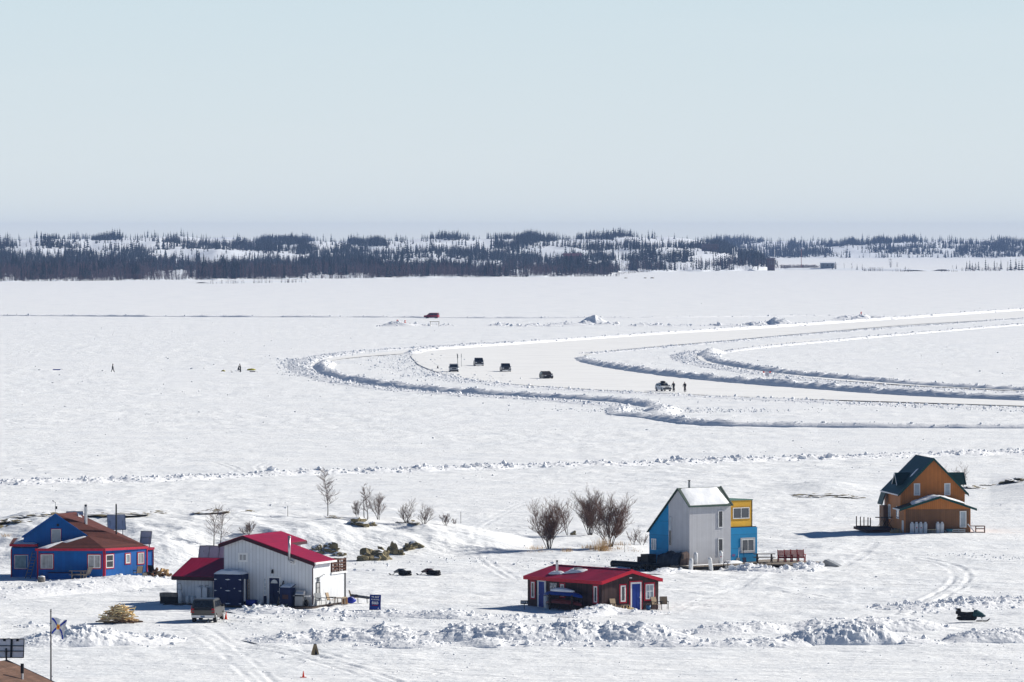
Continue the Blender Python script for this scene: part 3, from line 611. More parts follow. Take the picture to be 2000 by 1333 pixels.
def birch_var(seed, n=46, spread=.2, multi=1):
    r = random.Random(seed); vs = []; fs = []; mi = []
    def tri(p, q, wd, m):
        o = len(vs); d = (q[0] - p[0], q[1] - p[1]); a = r.uniform(0, 6.28)
        for s in (0, 2.1, 4.2): vs.append((p[0] + wd * math.cos(a + s), p[1] + wd * math.sin(a + s), p[2]))
        vs.append(q)
        for i, j in ((0, 1), (1, 2), (2, 0)): fs.append((o + i, o + j, o + 3)); mi.append(m)
    for m in range(multi):
        bx, by = (r.uniform(-.1, .1), r.uniform(-.1, .1)) if multi > 1 else (0, 0); tx, ty = bx * 2.5 + r.uniform(-.04, .04), by * 2.5 + r.uniform(-.04, .04)
        tri((bx, by, -.05), (tx, ty, r.uniform(.8, 1)), .012, 1)
        for _ in range(n // multi):
            z = r.uniform(.12, .85); p = (bx + (tx - bx) * z, by + (ty - by) * z, z); a = r.uniform(0, 6.28); l = r.uniform(.08, spread) * (1.15 - z * .6)
            q = (p[0] + l * math.cos(a), p[1] + l * math.sin(a), min(1.02, z + r.uniform(.06, .22)))
            tri(p, q, .0065, 0)
    return np.array(vs), np.array(fs), np.array(mi)
SPV = [spruce_var(s) for s in range(6)]; SPL = [spruce_var(s + 20, 6, 4) for s in range(6)]; BIV = [birch_var(50 + s) for s in range(4)] + [birch_var(90 + s, 60, .3, 5) for s in range(3)]
CLEAR = [(90, 491, 110, 5), (60, 473, 60, 6), (130, 474, 55, 6), (15, 470, 40, 6), (240, 480, 85, 9), (340, 464, 95, 7), (425, 471, 70, 7), (410, 502, 110, 14), (640, 479, 40, 8), (545, 503, 65, 6),
         (815, 474, 70, 6), (780, 488, 60, 6), (905, 481, 60, 8), (965, 473, 40, 5), (830, 515, 80, 9), (935, 521, 45, 9), (1150, 475, 70, 6), (1290, 470, 90, 7), (1310, 476, 70, 6), (1085, 492, 60, 7),
         (1190, 497, 55, 6), (1330, 493, 60, 5), (1395, 506, 45, 9), (1190, 519, 60, 8), (1330, 521, 40, 6), (1020, 532, 30, 4), (1065, 500, 50, 5), (340, 536, 50, 6), (650, 542, 60, 3),
         (1570, 475, 75, 4), (1610, 486, 32, 3), (1645, 490, 60, 3.5), (1690, 499, 60, 3.5), (1800, 478, 60, 3), (1860, 481, 60, 3), (1905, 473, 60, 3), (1830, 500, 45, 2.5), (1760, 500, 40, 2), (1960, 498, 30, 2), (1500, 481, 40, 5)]
def dens(px, py):
    d = np.full(px.shape, 1.0)
    for cx, cy, rx, ry in CLEAR:
        q = ((px - cx) / rx) ** 2 + ((py - cy) / ry) ** 2
        d = np.minimum(d, np.where(q < 1, 0.035, np.clip((q - 1) / .5, .035, 1)))
    gap = sstep((pnoise(px / 75, py / 6.0, 15) - .16) / .16) * np.clip((512 - py) / 6, 0, 1)
    return d * (1 - .94 * gap)
T = []                                                # kind, x, y, z, height, variant
def scatter(hz, xr, yr, n, hrange, birch_share, f=None, cap=None):
    px = rng.uniform(xr[0], xr[1], n); y = rng.uniform(yr[0] ** .5, yr[1] ** .5, n) ** 2; x = (px - 1000) / F * y
    z = hz(x, y); ok = z > 0.25; py = 462 + F * (H - z) / y
    dd = dens(px, py) * np.clip(.8 + .5 * pnoise(px / 40, y / 300, 8), .3, 1)
    ok &= rng.uniform(0, 1, n) < dd
    sh = 1 - np.clip(0.5 * (pnoise(px / 60, y / 200, 9) + 1), 0, 1)
    hvv = np.clip(.95 + .55 * pnoise(px / 34, y / 160, 19), .55, 1.35)
    for X, Y, Zz, q, s_, *hv in zip(x[ok], y[ok], z[ok], py[ok], sh[ok], hvv[ok]):
        b = rng.uniform() < birch_share * (1.7 if q > 515 else .6) * (.4 + 1.2 * s_)
        h = rng.uniform(*hrange) * hv[0] * (0.75 if b else 1) * (1.25 if rng.uniform() < .08 else 1)
        T.append((1 if b else 0, X, Y, Zz, h, rng.integers(0, 4 if b else 6)))
scatter(hz1, (-60, 1530), (3830, 4500), 16000, (6.5, 12.0), .46)
scatter(hz1, (-60, 1530), (4500, 5300), 17000, (6.0, 11), .30)
scatter(hz1, (-60, 1530), (5300, 6150), 19000, (5, 9.5), .12)
scatter(hz1, (-60, 1530), (6150, 6900), 20000, (4.5, 9.5), .06)
scatter(hz2, (-60, 2060), (7960, 8700), 20000, (6.0, 11), .10)
scatter(hz2, (-60, 2060), (8700, 9600), 20000, (6.0, 11), .06)
def shrubs(pts, n, hr, wid=8, v=(4, 7)):
    r, _ = px_curve(pts, step=2); i = rng.integers(0, len(r), n)
    for k in i:
        x, y = r[k] + rng.normal(0, wid, 2) * np.array([.4, 1]); z = max(float(hz1(np.array([x]), np.array([y]))[0]), 0)
        T.append((1, x, y, z, rng.uniform(*hr), rng.integers(*v)))
shrubs([(-40, 550), (150, 549), (300, 547)], 330, (2.2, 4.5)); shrubs([(300, 547), (600, 545), (900, 542), (1205, 540)], 900, (1.8, 4.2))
shrubs([(1180, 538), (1300, 530), (1500, 529)], 160, (1, 2.4)); shrubs([(1518, 526), (1560, 526), (1602, 526)], 300, (2.5, 4.6), 14)
shrubs([(410, 555), (470, 554), (595, 552)], 60, (1.2, 3.0), 3); shrubs([(1690, 530), (1720, 530)], 30, (2, 4), 5); shrubs([(1752, 531), (1780, 531)], 16, (1.5, 3), 4); shrubs([(1840, 531), (1866, 531)], 26, (1, 2.4), 4)
shrubs([(1880, 530), (1990, 529)], 60, (2, 4), 10)
for (px, py, h, b) in [(1626, 528, 7, 0), (1632, 528, 7.6, 0), (1649, 528, 6, 1), (1664, 529, 6.5, 1), (1674, 529, 5.5, 0), (1684, 529, 5.8, 0), (1740, 523, 9, 2), (1752, 523, 5, 2), (1768, 529, 3.6, 0), (1769, 530, 3.4, 0),
                       (1868, 528, 5, 0), (1860, 528, 4, 1), (1888, 528, 8, 0), (1894, 529, 9.5, 0), (1899, 529, 7, 0), (1906, 529, 7, 0), (1911, 529, 8, 0), (1925, 529, 10.5, 0), (1930, 529, 6, 0), (1942, 529, 9.5, 0), (1947, 528, 6, 1), (1955, 529, 9.6, 0), (1968, 529, 8, 1), (1974, 529, 10.5, 0), (1984, 529, 11, 0), (1990, 529, 9.5, 0), (1996, 529, 10, 0), (2003, 529, 11, 0), (2012, 529, 9, 0), (1985, 528, 7, 1)]:
    q = G(px, py); T.append((1 if b else 0, q.x, q.y, .6, h, rng.integers(4, 7) if b == 2 else rng.integers(0, 4)))
T = np.array(T, float)
pxh = T[:, 4] * F / T[:, 2]; inx = np.abs(T[:, 1] / T[:, 2] * F) < 1000
# individuals that show: tall for their column and in front (nearest 900 m of shore first)
score = pxh * np.where(inx, 1, 0); ind = np.zeros(len(T), bool)
for kind, N in ((0, 300), (1, 300)):
    m = np.where(T[:, 0] == kind)[0]; ind[m[np.argsort(-score[m])[:N]]] = True
def merged(name, idx, mats, VARS):
    vs = []; fs = []; ms = []; o = 0
    for i in idx:
        v, f, m = VARS[int(T[i, 5])]; h = T[i, 4]; a = rng.uniform(0, 6.28); c, s = math.cos(a), math.sin(a); k = h * rng.uniform(.85, 1.25)
        vs.append(np.stack([(v[:, 0] * c - v[:, 1] * s) * k + T[i, 1], (v[:, 0] * s + v[:, 1] * c) * k + T[i, 2], v[:, 2] * h + T[i, 3] - .1], 1)); fs.append(f + o); ms.append(m); o += len(v)
    ob = np_mesh(name, np.concatenate(vs), np.concatenate(fs), None, mats=mats, mi=np.concatenate(ms)); ob['kind'] = 'stuff'; return ob
merged('spruce_forest', np.where((T[:, 0] == 0) & ~ind)[0], [SPRUCE, BARK], SPL)
merged('bare_brush', np.where((T[:, 0] == 1) & ~ind)[0], [BIRCH, BARK], BIV)
def protos(name, VARS, mats):
    out = []
    for v, f, m in VARS:
        me = np_mesh(name, v, f, None, mats=mats, mi=m); out.append(me.data); bpy.data.objects.remove(me)
    return out
sp_me = protos('spruce_tree', SPV, [SPRUCE, BARK]); bi_me = protos('bare_birch', BIV, [BIRCH, BARK])
for i in np.where(ind)[0]:
    k = int(T[i, 0]); me = (bi_me if k else sp_me)[int(T[i, 5])]
    o = bpy.data.objects.new('bare_birch' if k else 'spruce_tree', me); COL.objects.link(o)
    o.location = (T[i, 1], T[i, 2], T[i, 3] - .1); h = T[i, 4]; o.scale = (h, h, h); o.rotation_euler = (0, 0, rng.uniform(0, 6.28))
    if k and T[i, 5] >= 4: tag(o, 'leafless brown shrub in the thicket along the far shore of the frozen bay', 'shrub', 'shrubs along the far shore'); o.name = 'bare_shrub'
    elif k: tag(o, 'leafless brownish birch standing among the spruces of the far shore', 'tree', 'birches of the far shore')
    else: tag(o, 'dark pointed spruce standing in the forest on the far shore of the frozen bay', 'tree', 'spruces of the far shore')
# ================================================================== BUILDERS
def win(parent, o, r, n, w, h, frame=None, pane=None, trim=None, mull=(1, 0), fw=0.06, tw=0.10, name='window', label=None, proud=0.05):
    """window part: frame mesh (a part) with trim and pane sub-parts. o = bottom centre of the opening on the wall"""
    frame = frame or WHITE; pane = pane or GLASS; o = Vector(o); r = Vector(r); n = Vector(n); up = Vector((0, 0, 1))
    f = MB(); base = o
    f.ob(base - r * (w / 2 - fw / 2), r, n, fw, h, proud); f.ob(base + r * (w / 2 - fw / 2), r, n, fw, h, proud)
    f.ob(base, r, n, w - 2 * fw, fw, proud); f.ob(base + up * (h - fw), r, n, w - 2 * fw, fw, proud)
    for k in range(1, mull[0]): f.ob(base - r * (w / 2) + r * (w * k / mull[0]) + up * fw, r, n, fw * .8, h - 2 * fw, proud * .9)
    for k in range(1, mull[1] + 1): f.ob(base + up * (h * k / (mull[1] + 1)), r, n, w - 2 * fw, fw * .7, proud * .8)
    fo = f.build(name, frame, parent)
    if label: fo['label'] = label
    MB().ob(base + up * fw * .5, r, n, w - fw, h - fw, proud * .45).build('pane', pane, fo)
    if trim:
        t = MB(); W2 = w / 2 + tw / 2
        t.ob(base - r * W2 - up * tw, r, n, tw, h + 2 * tw, proud * .8); t.ob(base + r * W2 - up * tw, r, n, tw, h + 2 * tw, proud * .8)
        t.ob(base - up * tw, r, n, w, tw, proud * .8); t.ob(base + up * h, r, n, w, tw, proud * .8)
        t.build('trim', trim, fo)
    return fo
def door(parent, o, r, n, w, h, mat, frame=None, tw=0.09, light=None, label=None, trim=None):
    o = Vector(o); r = Vector(r); n = Vector(n); up = Vector((0, 0, 1)); d = MB(); d.ob(o, r, n, w, h, .045)
    for zz, hh in ((.15, .55), (.85, .45), (1.4, .45)):
        if zz + hh < h - .1 and not (light and zz > 1.3): 
            for sx in (-.24, .24): d.ob(o + r * sx * w / .9 + up * zz * h / 2.05 + n * .045, r, n, .3 * w / .9, hh * h / 2.05, .012)
    do = d.build('door', mat, parent)
    if label: do['label'] = label
    MB().cyl(o + r * w * .4 + up * h * .48 + n * .04, o + r * w * .4 + up * h * .48 + n * .11, .035, n=8).build('handle', STEEL, do)
    if frame:
        f = MB(); f.ob(o - r * (w / 2 + tw / 2), r, n, tw, h + tw, .06); f.ob(o + r * (w / 2 + tw / 2), r, n, tw, h + tw, .06); f.ob(o + up * h, r, n, w, tw, .06)
        f.build('door_frame', frame, do)
    if trim:
        f = MB(); W = w / 2 + tw; f.ob(o - r * (W + .05), r, n, .10, h + tw + .10, .05); f.ob(o + r * (W + .05), r, n, .10, h + tw + .10, .05); f.ob(o + up * (h + tw), r, n, 2 * W, .10, .05)
        f.build('trim', trim, do)
    if light:
        m = MB(); c = o + up * h * .80 + n * .05; pts = [c + r * (w * .33 * math.cos(t)) + up * (w * .33 * math.sin(t)) for t in np.linspace(0, math.pi, 9)]
        m.prism(pts, n * .02).build('fan_light', light, do)
    return do
def roof_slab(parent, pts, th, mat, name='roof', label=None, vec=None):
    o = MB().prism(pts, vec or (0, 0, -th)).build(name, mat, parent)
    if label: o['label'] = label
    return o
def beam(mb, a, b, w, h, down=True):
    """fascia board from a to b hanging below the line"""
    a = Vector(a); b = Vector(b); d = (b - a).normalized(); s = d.cross(Vector((0, 0, 1))).normalized()
    return mb.prism([a + s * w / 2, a - s * w / 2, a - s * w / 2 - V(0, 0, h), a + s * w / 2 - V(0, 0, h)], b - a)
def chimney(parent, p, h, r, mat, capr=1.5, skirt=None, name='chimney'):
    p = Vector(p); m = MB(); m.cyl(p, p + V(0, 0, h), r, r, 10)
    c = m.build(name, mat, parent)
    k = MB(); k.cyl(p + V(0, 0, h), p + V(0, 0, h + r * .7), r * .7, r * .7, 8); k.cyl(p + V(0, 0, h + r * .7), p + V(0, 0, h + r * 1.3), r * capr, r * capr * .5, 10); k.build('rain_cap', BLACK, c)
    if skirt: MB().lathe([(r * 2.6, -.06), (r * 1.5, .22), (r * 1.02, .4)], p, 10).build('flashing', skirt, c)
    return c
# ------------------------------------------------------------------ furniture and small things
def tank(label, p, h=1.2, r=.19, group='propane cylinders', tilt=(0, 0), collar=True, mark=False, mat=None):
    t = thing('propane_cylinder', label, 'gas cylinder', p, 0.1, group)
    MB().lathe([(r * .82, 0), (r * .82, .06), (r, .08), (r, h * .80), (r * .93, h * .87), (r * .6, h * .92)], n=14).build('body', mat or TANKW, t, True)
    c = MB(); c.lathe([(r * .58, h * .91), (r * .58, h), (r * .46, h), (r * .46, h * .91)], n=12); c.build('collar', mat or TANKW, t)
    MB().cyl((0, 0, h * .92), (0, 0, h * .985), .035, n=6).build('valve', ZINC, t)
    if mark: MB().box(-.045, .045, -r - .012, -r * .9, h * .5, h * .6).build('red_mark', REDT, t)
    t.rotation_euler = (tilt[0], tilt[1], t.rotation_euler.z); return t
def sling_chair(label, p, rz, group=None, fab=None, fr=None):
    t = thing('patio_chair', label, 'chair', p, rz, group); fab = fab or TANF; fr = fr or BLACK
    MB().prism([(-.27, -.25, .40), (.27, -.25, .40), (.27, .25, .43), (-.27, .25, .43)], (0, 0, .025)).build('seat', fab, t)
    MB().prism([(-.27, -.25, .42), (.27, -.25, .42), (.27, -.42, 1.0), (-.27, -.42, 1.0)], (0, .03, .01)).build('backrest', fab, t)
    for x in (-.29, .29):
        MB().tube([(x, .28, 0), (x, .24, .62), (x, -.30, .64)], .018).build('leg', fr, t)
        MB().tube([(x, -.34, 0), (x, -.26, .42), (x, -.43, 1.0)], .018).build('leg', fr, t)
        MB().box(x - .035, x + .035, -.30, .26, .63, .66).build('armrest', fr, t)
    return t
def deck_chair(label, p, rz, mat, group=None):
    t = thing('slatted_deck_chair', label, 'chair', p, rz, group)
    s = MB(); [s.box(-.29, .29, y, y + .10, .40 - (.28 - y) * .18, .425 - (.28 - y) * .18) for y in (-.24, -.12, 0, .12, .24)]; s.build('seat', mat, t)
    b = MB()
    for k in range(7):
        z = .40 + k * .095; y = -.26 - (z - .36) * .42; b.prism([(-.29, y, z), (.29, y, z), (.29, y - .028, z + .068), (-.29, y - .028, z + .068)], (0, .03, .012))
    for x in (-.30, .30): b.prism([(x - .03, -.23, .33), (x + .03, -.23, .33), (x + .03, -.52, 1.08), (x - .03, -.52, 1.08)], (0, .05, .02))
    b.build('backrest', mat, t)
    for x in (-.33, .33):
        MB().box(x - .035, x + .035, .26, .34, 0, .60).build('leg', mat, t); MB().prism([(x - .03, -.36, 0), (x + .03, -.36, 0), (x + .03, -.22, .40), (x - .03, -.22, .40)], (0, .08, 0)).build('leg', mat, t)
        MB().box(x - .06, x + .06, -.42, .40, .60, .63).build('armrest', mat, t)
    return t
def picnic_table(label, p, rz, mat, L=1.8):
    t = thing('picnic_table', label, 'picnic table', p, rz)
    s = MB(); [s.box(-L / 2, L / 2, y, y + .13, .72, .76) for y in (-.38, -.23, -.08, .07, .22)]; s.build('tabletop', mat, t)
    for sy in (-1, 1):
        b = MB(); [b.box(-L / 2, L / 2, y, y + .13, .42, .455) for y in ((.52, .66) if sy > 0 else (-.79, -.65))]; b.build('bench', mat, t)
    for x in (-L * .33, L * .33):
        for sy in (-1, 1): MB().prism([(x - .045, sy * .25, .72), (x + .045, sy * .25, .72), (x + .045, sy * .70, 0), (x - .045, sy * .70, 0)], (0, sy * .09, 0)).build('leg', mat, t)
        MB().box(x + .045, x + .09, -.78, .78, .34, .43).build('brace', mat, t)
    return t
def rack_panel(t, w, h, tilt, mat_back=None, n=(3, 2), z=.4):
    """solar panel seen from behind: panel, frame, posts as parts of t; leans towards local +y"""
    c, s = math.cos(tilt), math.sin(tilt); up = V(0, s, c); nn = V(0, -c, s); r = V(1, 0, 0); o = V(0, 0, z)
    MB().ob(o + nn * .0, r, nn, w, h, .03, up).build('panel', mat_back or PANEL, t)
    MB().ob(o - nn * .002, r, -nn, w - .06, h - .06, .012, up + V(0, 0, 0)).build('cells', PVCELL, t)
    f = MB(); fw = .045
    for k in range(n[0] + 1): f.ob(o + r * (w * (k / n[0] - .5)) + nn * .031, r, nn, fw, h, .03, up)
    for k in range(n[1] + 1): f.ob(o + up * (h * k / n[1] - fw / 2) + nn * .032, r, nn, w, fw, .035, up)
    f.build('panel_frame', ZINC if mat_back is None else BLACK, t)
    return o, up, nn
def solar(label, p, rz, w, h, tilt, posts=2, z=.4, n=(3, 2), group=None, mb=None):
    t = thing('solar_panel', label, 'solar panel', p, rz, group); o, up, nn = rack_panel(t, w, h, tilt, mb, n, z)
    for k in range(posts):
        x = 0 if posts == 1 else w * (k / (posts - 1) - .5) * .7
        q = o + V(x, 0, 0) + up * h * .6 + nn * .05; s = MB(); s.cyl((x, q.y - .05, -.05), q, .03, n=6)
        if posts > 1: s.cyl((x, o.y, -.05), o + V(x, 0, 0), .03, n=6); s.cyl((x, q.y - .55, -.05), q, .02, n=6)
        s.build('support', BLACK if posts == 1 else ZINC, t)
    return t
def cone(label, p, h=.7, tilt=0):
    t = thing('traffic_cone', label, 'cone', p, 0.3, 'orange cones'); t.rotation_euler = (tilt, 0, .3)
    MB().lathe([(.13 * h / .7, .03), (.025, h)], n=12).build('cone_body', ORNC, t, True); MB().box(-.17, .17, -.17, .17, 0, .03).build('base', ORNC, t); return t
def shovel(label, p, rz, lean, mat, blade=None, L=1.25):
    t = thing('snow_shovel', label, 'shovel', p, rz); d = V(0, math.sin(lean), math.cos(lean))
    MB().cyl(d * .3, d * L, .02, n=6).build('shaft', mat, t); MB().cyl(d * L - V(.07, 0, 0), d * L + V(.07, 0, 0), .02, n=6).build('grip', BLACK, t)
    MB().prism([V(-.2, 0, 0), V(.2, 0, 0), d * .42 + V(.2, 0, 0), d * .42 - V(.2, 0, 0)], (0, -.03, .01)).build('blade', blade or BLACK, t); return t
def snowcap(parent, pts, th, name='snow_cover', seed=0, sub=10):
    """slab of settled snow over a quad (a part of what it lies on): rounded edge, uneven top"""
    a, b, c, d = [Vector(p) for p in pts]; n = sub; vs = []
    for j in range(n + 1):
        for i in range(n + 1):
            u, v = i / n, j / n; p = (a * (1 - u) + b * u) * (1 - v) + (d * (1 - u) + c * u) * v
            e = min(u, 1 - u, v, 1 - v); k = min(1, e * 5) ** .5
            nz_ = float(pnoise(np.array([u * 4 + seed * 3.3]), np.array([v * 4 + seed]), seed)[0])
            vs.append(p + V(0, 0, th * k * (1 + .35 * nz_) - .01))
    fs = [(j * (n + 1) + i, j * (n + 1) + i + 1, (j + 1) * (n + 1) + i + 1, (j + 1) * (n + 1) + i) for j in range(n) for i in range(n)]
    return MB().add(vs, fs).build(name, SNC, parent, True)
# ================================================================== HOUSES
# ---------------- dark cabin with the red roof
p = G(1175.5, 1196); hut = thing('dark_cabin', 'low dark brown cabin with a red roof and blue doors', 'cabin', p, R(39)); HUT = Matrix.Translation(p) @ Matrix.Rotation(R(39), 4, 'Z')
W_, L_ = 5.75, 9.1; ez, rz_ = 2.30, 3.02; m = MB()
m.prism([(0, 0, 0), (W_, 0, 0), (W_, 0, ez), (W_ / 2, 0, rz_), (0, 0, ez)], (0, L_, 0)); m.build('wall', DARK, hut)
ov = .22; sl_ = (rz_ - ez) / (W_ / 2); le = ez - sl_ * ov
roof_slab(hut, [(-ov, -ov, le + .16), (W_ / 2, -ov, rz_ + .16), (W_ / 2, L_ + ov, rz_ + .16), (-ov, L_ + ov, le + .16)], .10, REDR2)
roof_slab(hut, [(W_ + ov, -ov, le + .16), (W_ / 2, -ov, rz_ + .16), (W_ / 2, L_ + ov, rz_ + .16), (W_ + ov, L_ + ov, le + .16)], .10, REDR2)
f = MB(); e = .03; zt = .165
beam(f, (-ov - e, -ov - .05, le + zt), (-ov - e, L_ + ov, le + zt), .06, .27); beam(f, (W_ + ov + e, -ov, le + zt), (W_ + ov + e, L_ + ov, le + zt), .06, .27)
for yy in (-ov - e, L_ + ov + e):
    beam(f, (-ov, yy, le + zt), (W_ / 2, yy, rz_ + zt), .06, .27); beam(f, (W_ + ov, yy, le + zt), (W_ / 2, yy, rz_ + zt), .06, .27)
f.build('fascia', M('bright_red_trim', (0.50, 0.010, 0.032), .45, var=.06), hut)
f = MB(); beam(f, (W_ / 2, -ov, rz_ + .20), (W_ / 2, L_ + ov, rz_ + .20), .22, .05); f.build('ridge_cap', REDR2, hut)
X0, Y0_ = ((0, 1, 0), (-1, 0, 0)), ((1, 0, 0), (0, -1, 0))
RT = M('window_red', (0.40, 0.012, 0.03), .5)
win(hut, (0, .73, .72), *X0, .42, 1.25, trim=RT, tw=.11, fw=.09); win(hut, (0, 4.78, 1.0), *X0, .44, .95, trim=RT, tw=.11, fw=.09, pane=CURT); win(hut, (0, 8.42, .72), *X0, .42, 1.25, trim=RT, tw=.11, fw=.09)
door(hut, (0, 7.32, .06), *X0, .72, 1.98, DOORB, WHITE, .15)
win(hut, (2.12, 0, .72), *Y0_, .50, 1.27, trim=RT, tw=.11, fw=.10); win(hut, (4.83, 0, .82), *Y0_, .84, 1.18, trim=RT, tw=.12, fw=.09, mull=(2, 1), pane=PALEG)
door(hut, (3.42, 0, .05), *Y0_, .84, 2.02, DOORB, WHITE, .13, trim=RT)
m = MB(); m.box(W_ / 2 - .1, W_ / 2 + .06, -.14, 0, 2.52, 2.60); m.build('wall_light', WHITE, hut)
m = MB(); m.ob((0, 5.9, 1.50), *X0, .86, .50, .03); sg = m.build('wall_sign', ZINC, hut, label if False else None) if False else m.build('wall_sign', M('painted_board', (.32, .31, .31), .6, var=.7, scale=7, dirt=((.45, .18, .06), 6, .6)), hut)
m = MB()
for k in range(5): m.ob((-.03, 5.62 + k * .14, 1.56 + (k % 2) * .1), *X0, .05, .3 - (k % 3) * .08, .012)
m.build('lettering', WHITE, sg)
chimney(hut, (.95, 6.62, 2.6), .98, .10, STEEL, 1.2)
v = MB(); v.box(1.75, 2.25, 5.05, 5.5, 2.72, 3.14); v.build('roof_vent', ZINC, hut)
def on_hut(x, y, dz=0): return V(x, y, ez + .16 + sl_ * min(x, W_ - x) + dz)
snowcap(hut, [on_hut(.55, 7.3), on_hut(.7, 5.9), on_hut(1.15, 5.9), on_hut(1.1, 7.3)], .16, seed=3)
snowcap(hut, [on_hut(.85, 5.95), on_hut(1.5, 4.25), on_hut(2.2, 4.3), on_hut(1.35, 5.9)], .15, seed=4); snowcap(hut, [on_hut(1.6, 6.1), on_hut(1.7, 5.2), on_hut(2.3, 5.3), on_hut(2.3, 6.2)], .10, seed=5)
def hp(x, y, z=0): return HUT @ V(x, y, z)
tank('tall white gas cylinder standing beside the dark cabin\'s left blue door', hp(-.45, 6.25), 1.22, .20)
# canoe rack with two canoes
t = thing('canoe_rack', 'dark wooden rack holding canoes along the cabin wall', 'rack', hp(-.75, 3.9), R(39))
for y in (-1.7, 1.0):
    for x in (-.45, .45): MB().box(x - .05, x + .05, y - .05, y + .05, 0, 1.25).build('post', WOODD, t)
    MB().box(-.6, .6, y - .04, y + .04, 1.05, 1.13).build('crossbar', WOODD, t); MB().box(-.6, .6, y - .04, y + .04, .42, .50).build('crossbar', WOODD, t)
def canoe(label, p, rz, mat, L=4.6, snow=False):
    t = thing('canoe', label, 'canoe', p, rz); n = 18; k = 9; vs = []; rows_ = []
    for i in range(n + 1):
        y = -L / 2 + L * i / n; q = abs(y) / (L / 2); hw = .44 * max(0, 1 - q ** 2.4) ** .8 + .012; dep = .36 * (1 - .45 * q ** 3); sheer = -.14 * q ** 3
        for j in range(k + 1):
            a = math.pi * j / k; vs.append((hw * math.cos(a), y, sheer + dep * math.sin(a) ** .7))
    fs = [(i * (k + 1) + j, i * (k + 1) + j + 1, (i + 1) * (k + 1) + j + 1, (i + 1) * (k + 1) + j) for i in range(n) for j in range(k)]
    MB().add(vs, fs).build('hull', mat, t, True)
    g = MB(); 
    for s in (0, k):
        for i in range(n): g.cyl(vs[i * (k + 1) + s], vs[(i + 1) * (k + 1) + s], .022, n=5)
    g.build('gunwale', BLACK, t); MB().box(-.4, .4, -.05, .05, .0, .03).build('thwart', WOODG, t)
    if snow: MB().blob((0, .15, .36), .42, 1.55, .20, 5, .12, 3, flat=.35).build('snow_cover', SNC, t, True)
    return t
canoe('upturned blue canoe with snow on its hull, on the upper rack rail', hp(-.8, 3.75, 1.16), R(39), M('blue_canoe', (.008, .035, .22), .35), 4.7, True)
canoe('upturned dull red canoe on the lower rack rail', hp(-.75, 3.7, .52), R(39), M('red_canoe', (.17, .03, .025), .4), 4.4)
sling_chair('folding tan chair against the cabin wall left of the gable window', hp(1.0, -.45), R(39 + 180), 'patio chairs by the dark cabin')
sling_chair('left tan chair of the pair at the cabin\'s right corner', hp(4.95, -.75), R(39 + 185), 'patio chairs by the dark cabin')
sling_chair('right tan chair of the pair at the cabin\'s right corner', hp(5.75, -.7), R(39 + 150), 'patio chairs by the dark cabin')
t = thing('side_table', 'small wooden side table by the cabin window', 'table', hp(1.95, -.5), R(30)); MB().box(-.35, .35, -.25, .25, .45, .5).build('tabletop', WOODG, t)
for x, y in ((-.28, -.2), (.28, -.2), (-.28, .2), (.28, .2)): MB().box(x - .03, x + .03, y - .03, y + .03, 0, .45).build('leg', WOOD, t)
t = thing('plank_crate', 'raw wood crate under the cabin side table edge', 'crate', hp(2.25, -.85), R(20)); MB().box(-.17, .17, -.17, .17, 0, .3).box(-.18, .18, -.18, .18, .10, .13).box(-.18, .18, -.18, .18, .22, .25).build('crate_body', WOOD, t)
t = thing('plastic_bucket', 'blue plastic bucket beside the cabin\'s gable door', 'bucket', hp(4.25, -.55), 0); MB().lathe([(.15, 0), (.2, .38), (.185, .38), (.14, .03)], n=14).build('bucket_body', M('light_blue_plastic', (.05, .16, .30), .5), t, True); MB().tube([(-.2, 0, .36), (-.1, 0, .5), (.1, 0, .5), (.2, 0, .36)], .01).build('handle', ZINC, t)
q = G(1024, 1191); t = thing('arrow_sign', 'small dark sign board on a post left of the dark cabin', 'sign', q, 0.1); MB().box(-.3, .3, -.02, .02, .42, .72).build('board', M('slate_board', (.05, .06, .075), .6), t); MB().box(-.03, .03, .02, .06, 0, .7).build('post', WOODG, t)
m = MB(); m.box(-.25, .1, -.028, -.02, .58, .62).box(-.25, .05, -.028, -.02, .50, .54).prism([(.15, -.028, .50), (.26, -.028, .57), (.15, -.028, .64)], (0, .008, 0)); m.build('arrow_mark', WHITE, t)
# ---------------- white house with the red metal roof
p = G(610, 1187.5); TH = R(-21); wh = thing('white_house', 'white sided house with crimson metal roof and navy shed front', 'house', p, TH); WHM = Matrix.Translation(p) @ Matrix.Rotation(TH, 4, 'Z')
def wp(x, y, z=0): return WHM @ V(x, y, z)
z0 = .12; Wm = 7.55; xr = -Wm + 1.72; zl, zp, zr = 4.72, 5.30, 3.42; xc = -Wm + 3.75; zc_ = zp - (zp - zr) * (xc - xr) / (-xr)
m = MB(); m.prism([(-Wm, 0, z0), (0, 0, z0), (0, 0, zr), (xr, 0, zp), (-Wm, 0, zl)], (0, 3.7, 0)); m.prism([(-Wm, 3.7, z0), (xc - .15, 3.7, z0), (xc - .15, 3.7, zc_), (xr, 3.7, zp), (-Wm, 3.7, zl)], (0, 3.4, 0)); m.build('wall', CREAMW, wh)
MB().prism([(xc - .15, 3.7, z0), (0, 3.7, z0), (0, 3.7, 2.42), (xc - .15, 3.7, 2.42)], (0, 3.0, 0)).build('rear_wing_wall', CREAMW, wh)
MB().box(xc - .12, .12, 3.72, 6.85, 2.42, 2.56).build('balcony_floor', WHITE, wh)
ov = .32; th = .12; s1 = (zp - zr) / (-xr); s0 = (zp - zl) / (Wm + xr); k = .28; yb = 7.4
roof_slab(wh, [(-Wm - ov, -ov, zl - s0 * ov + k), (xr, -ov, zp + k), (xr, yb, zp + k), (-Wm - ov, yb, zl - s0 * ov + k)], th, REDRX)
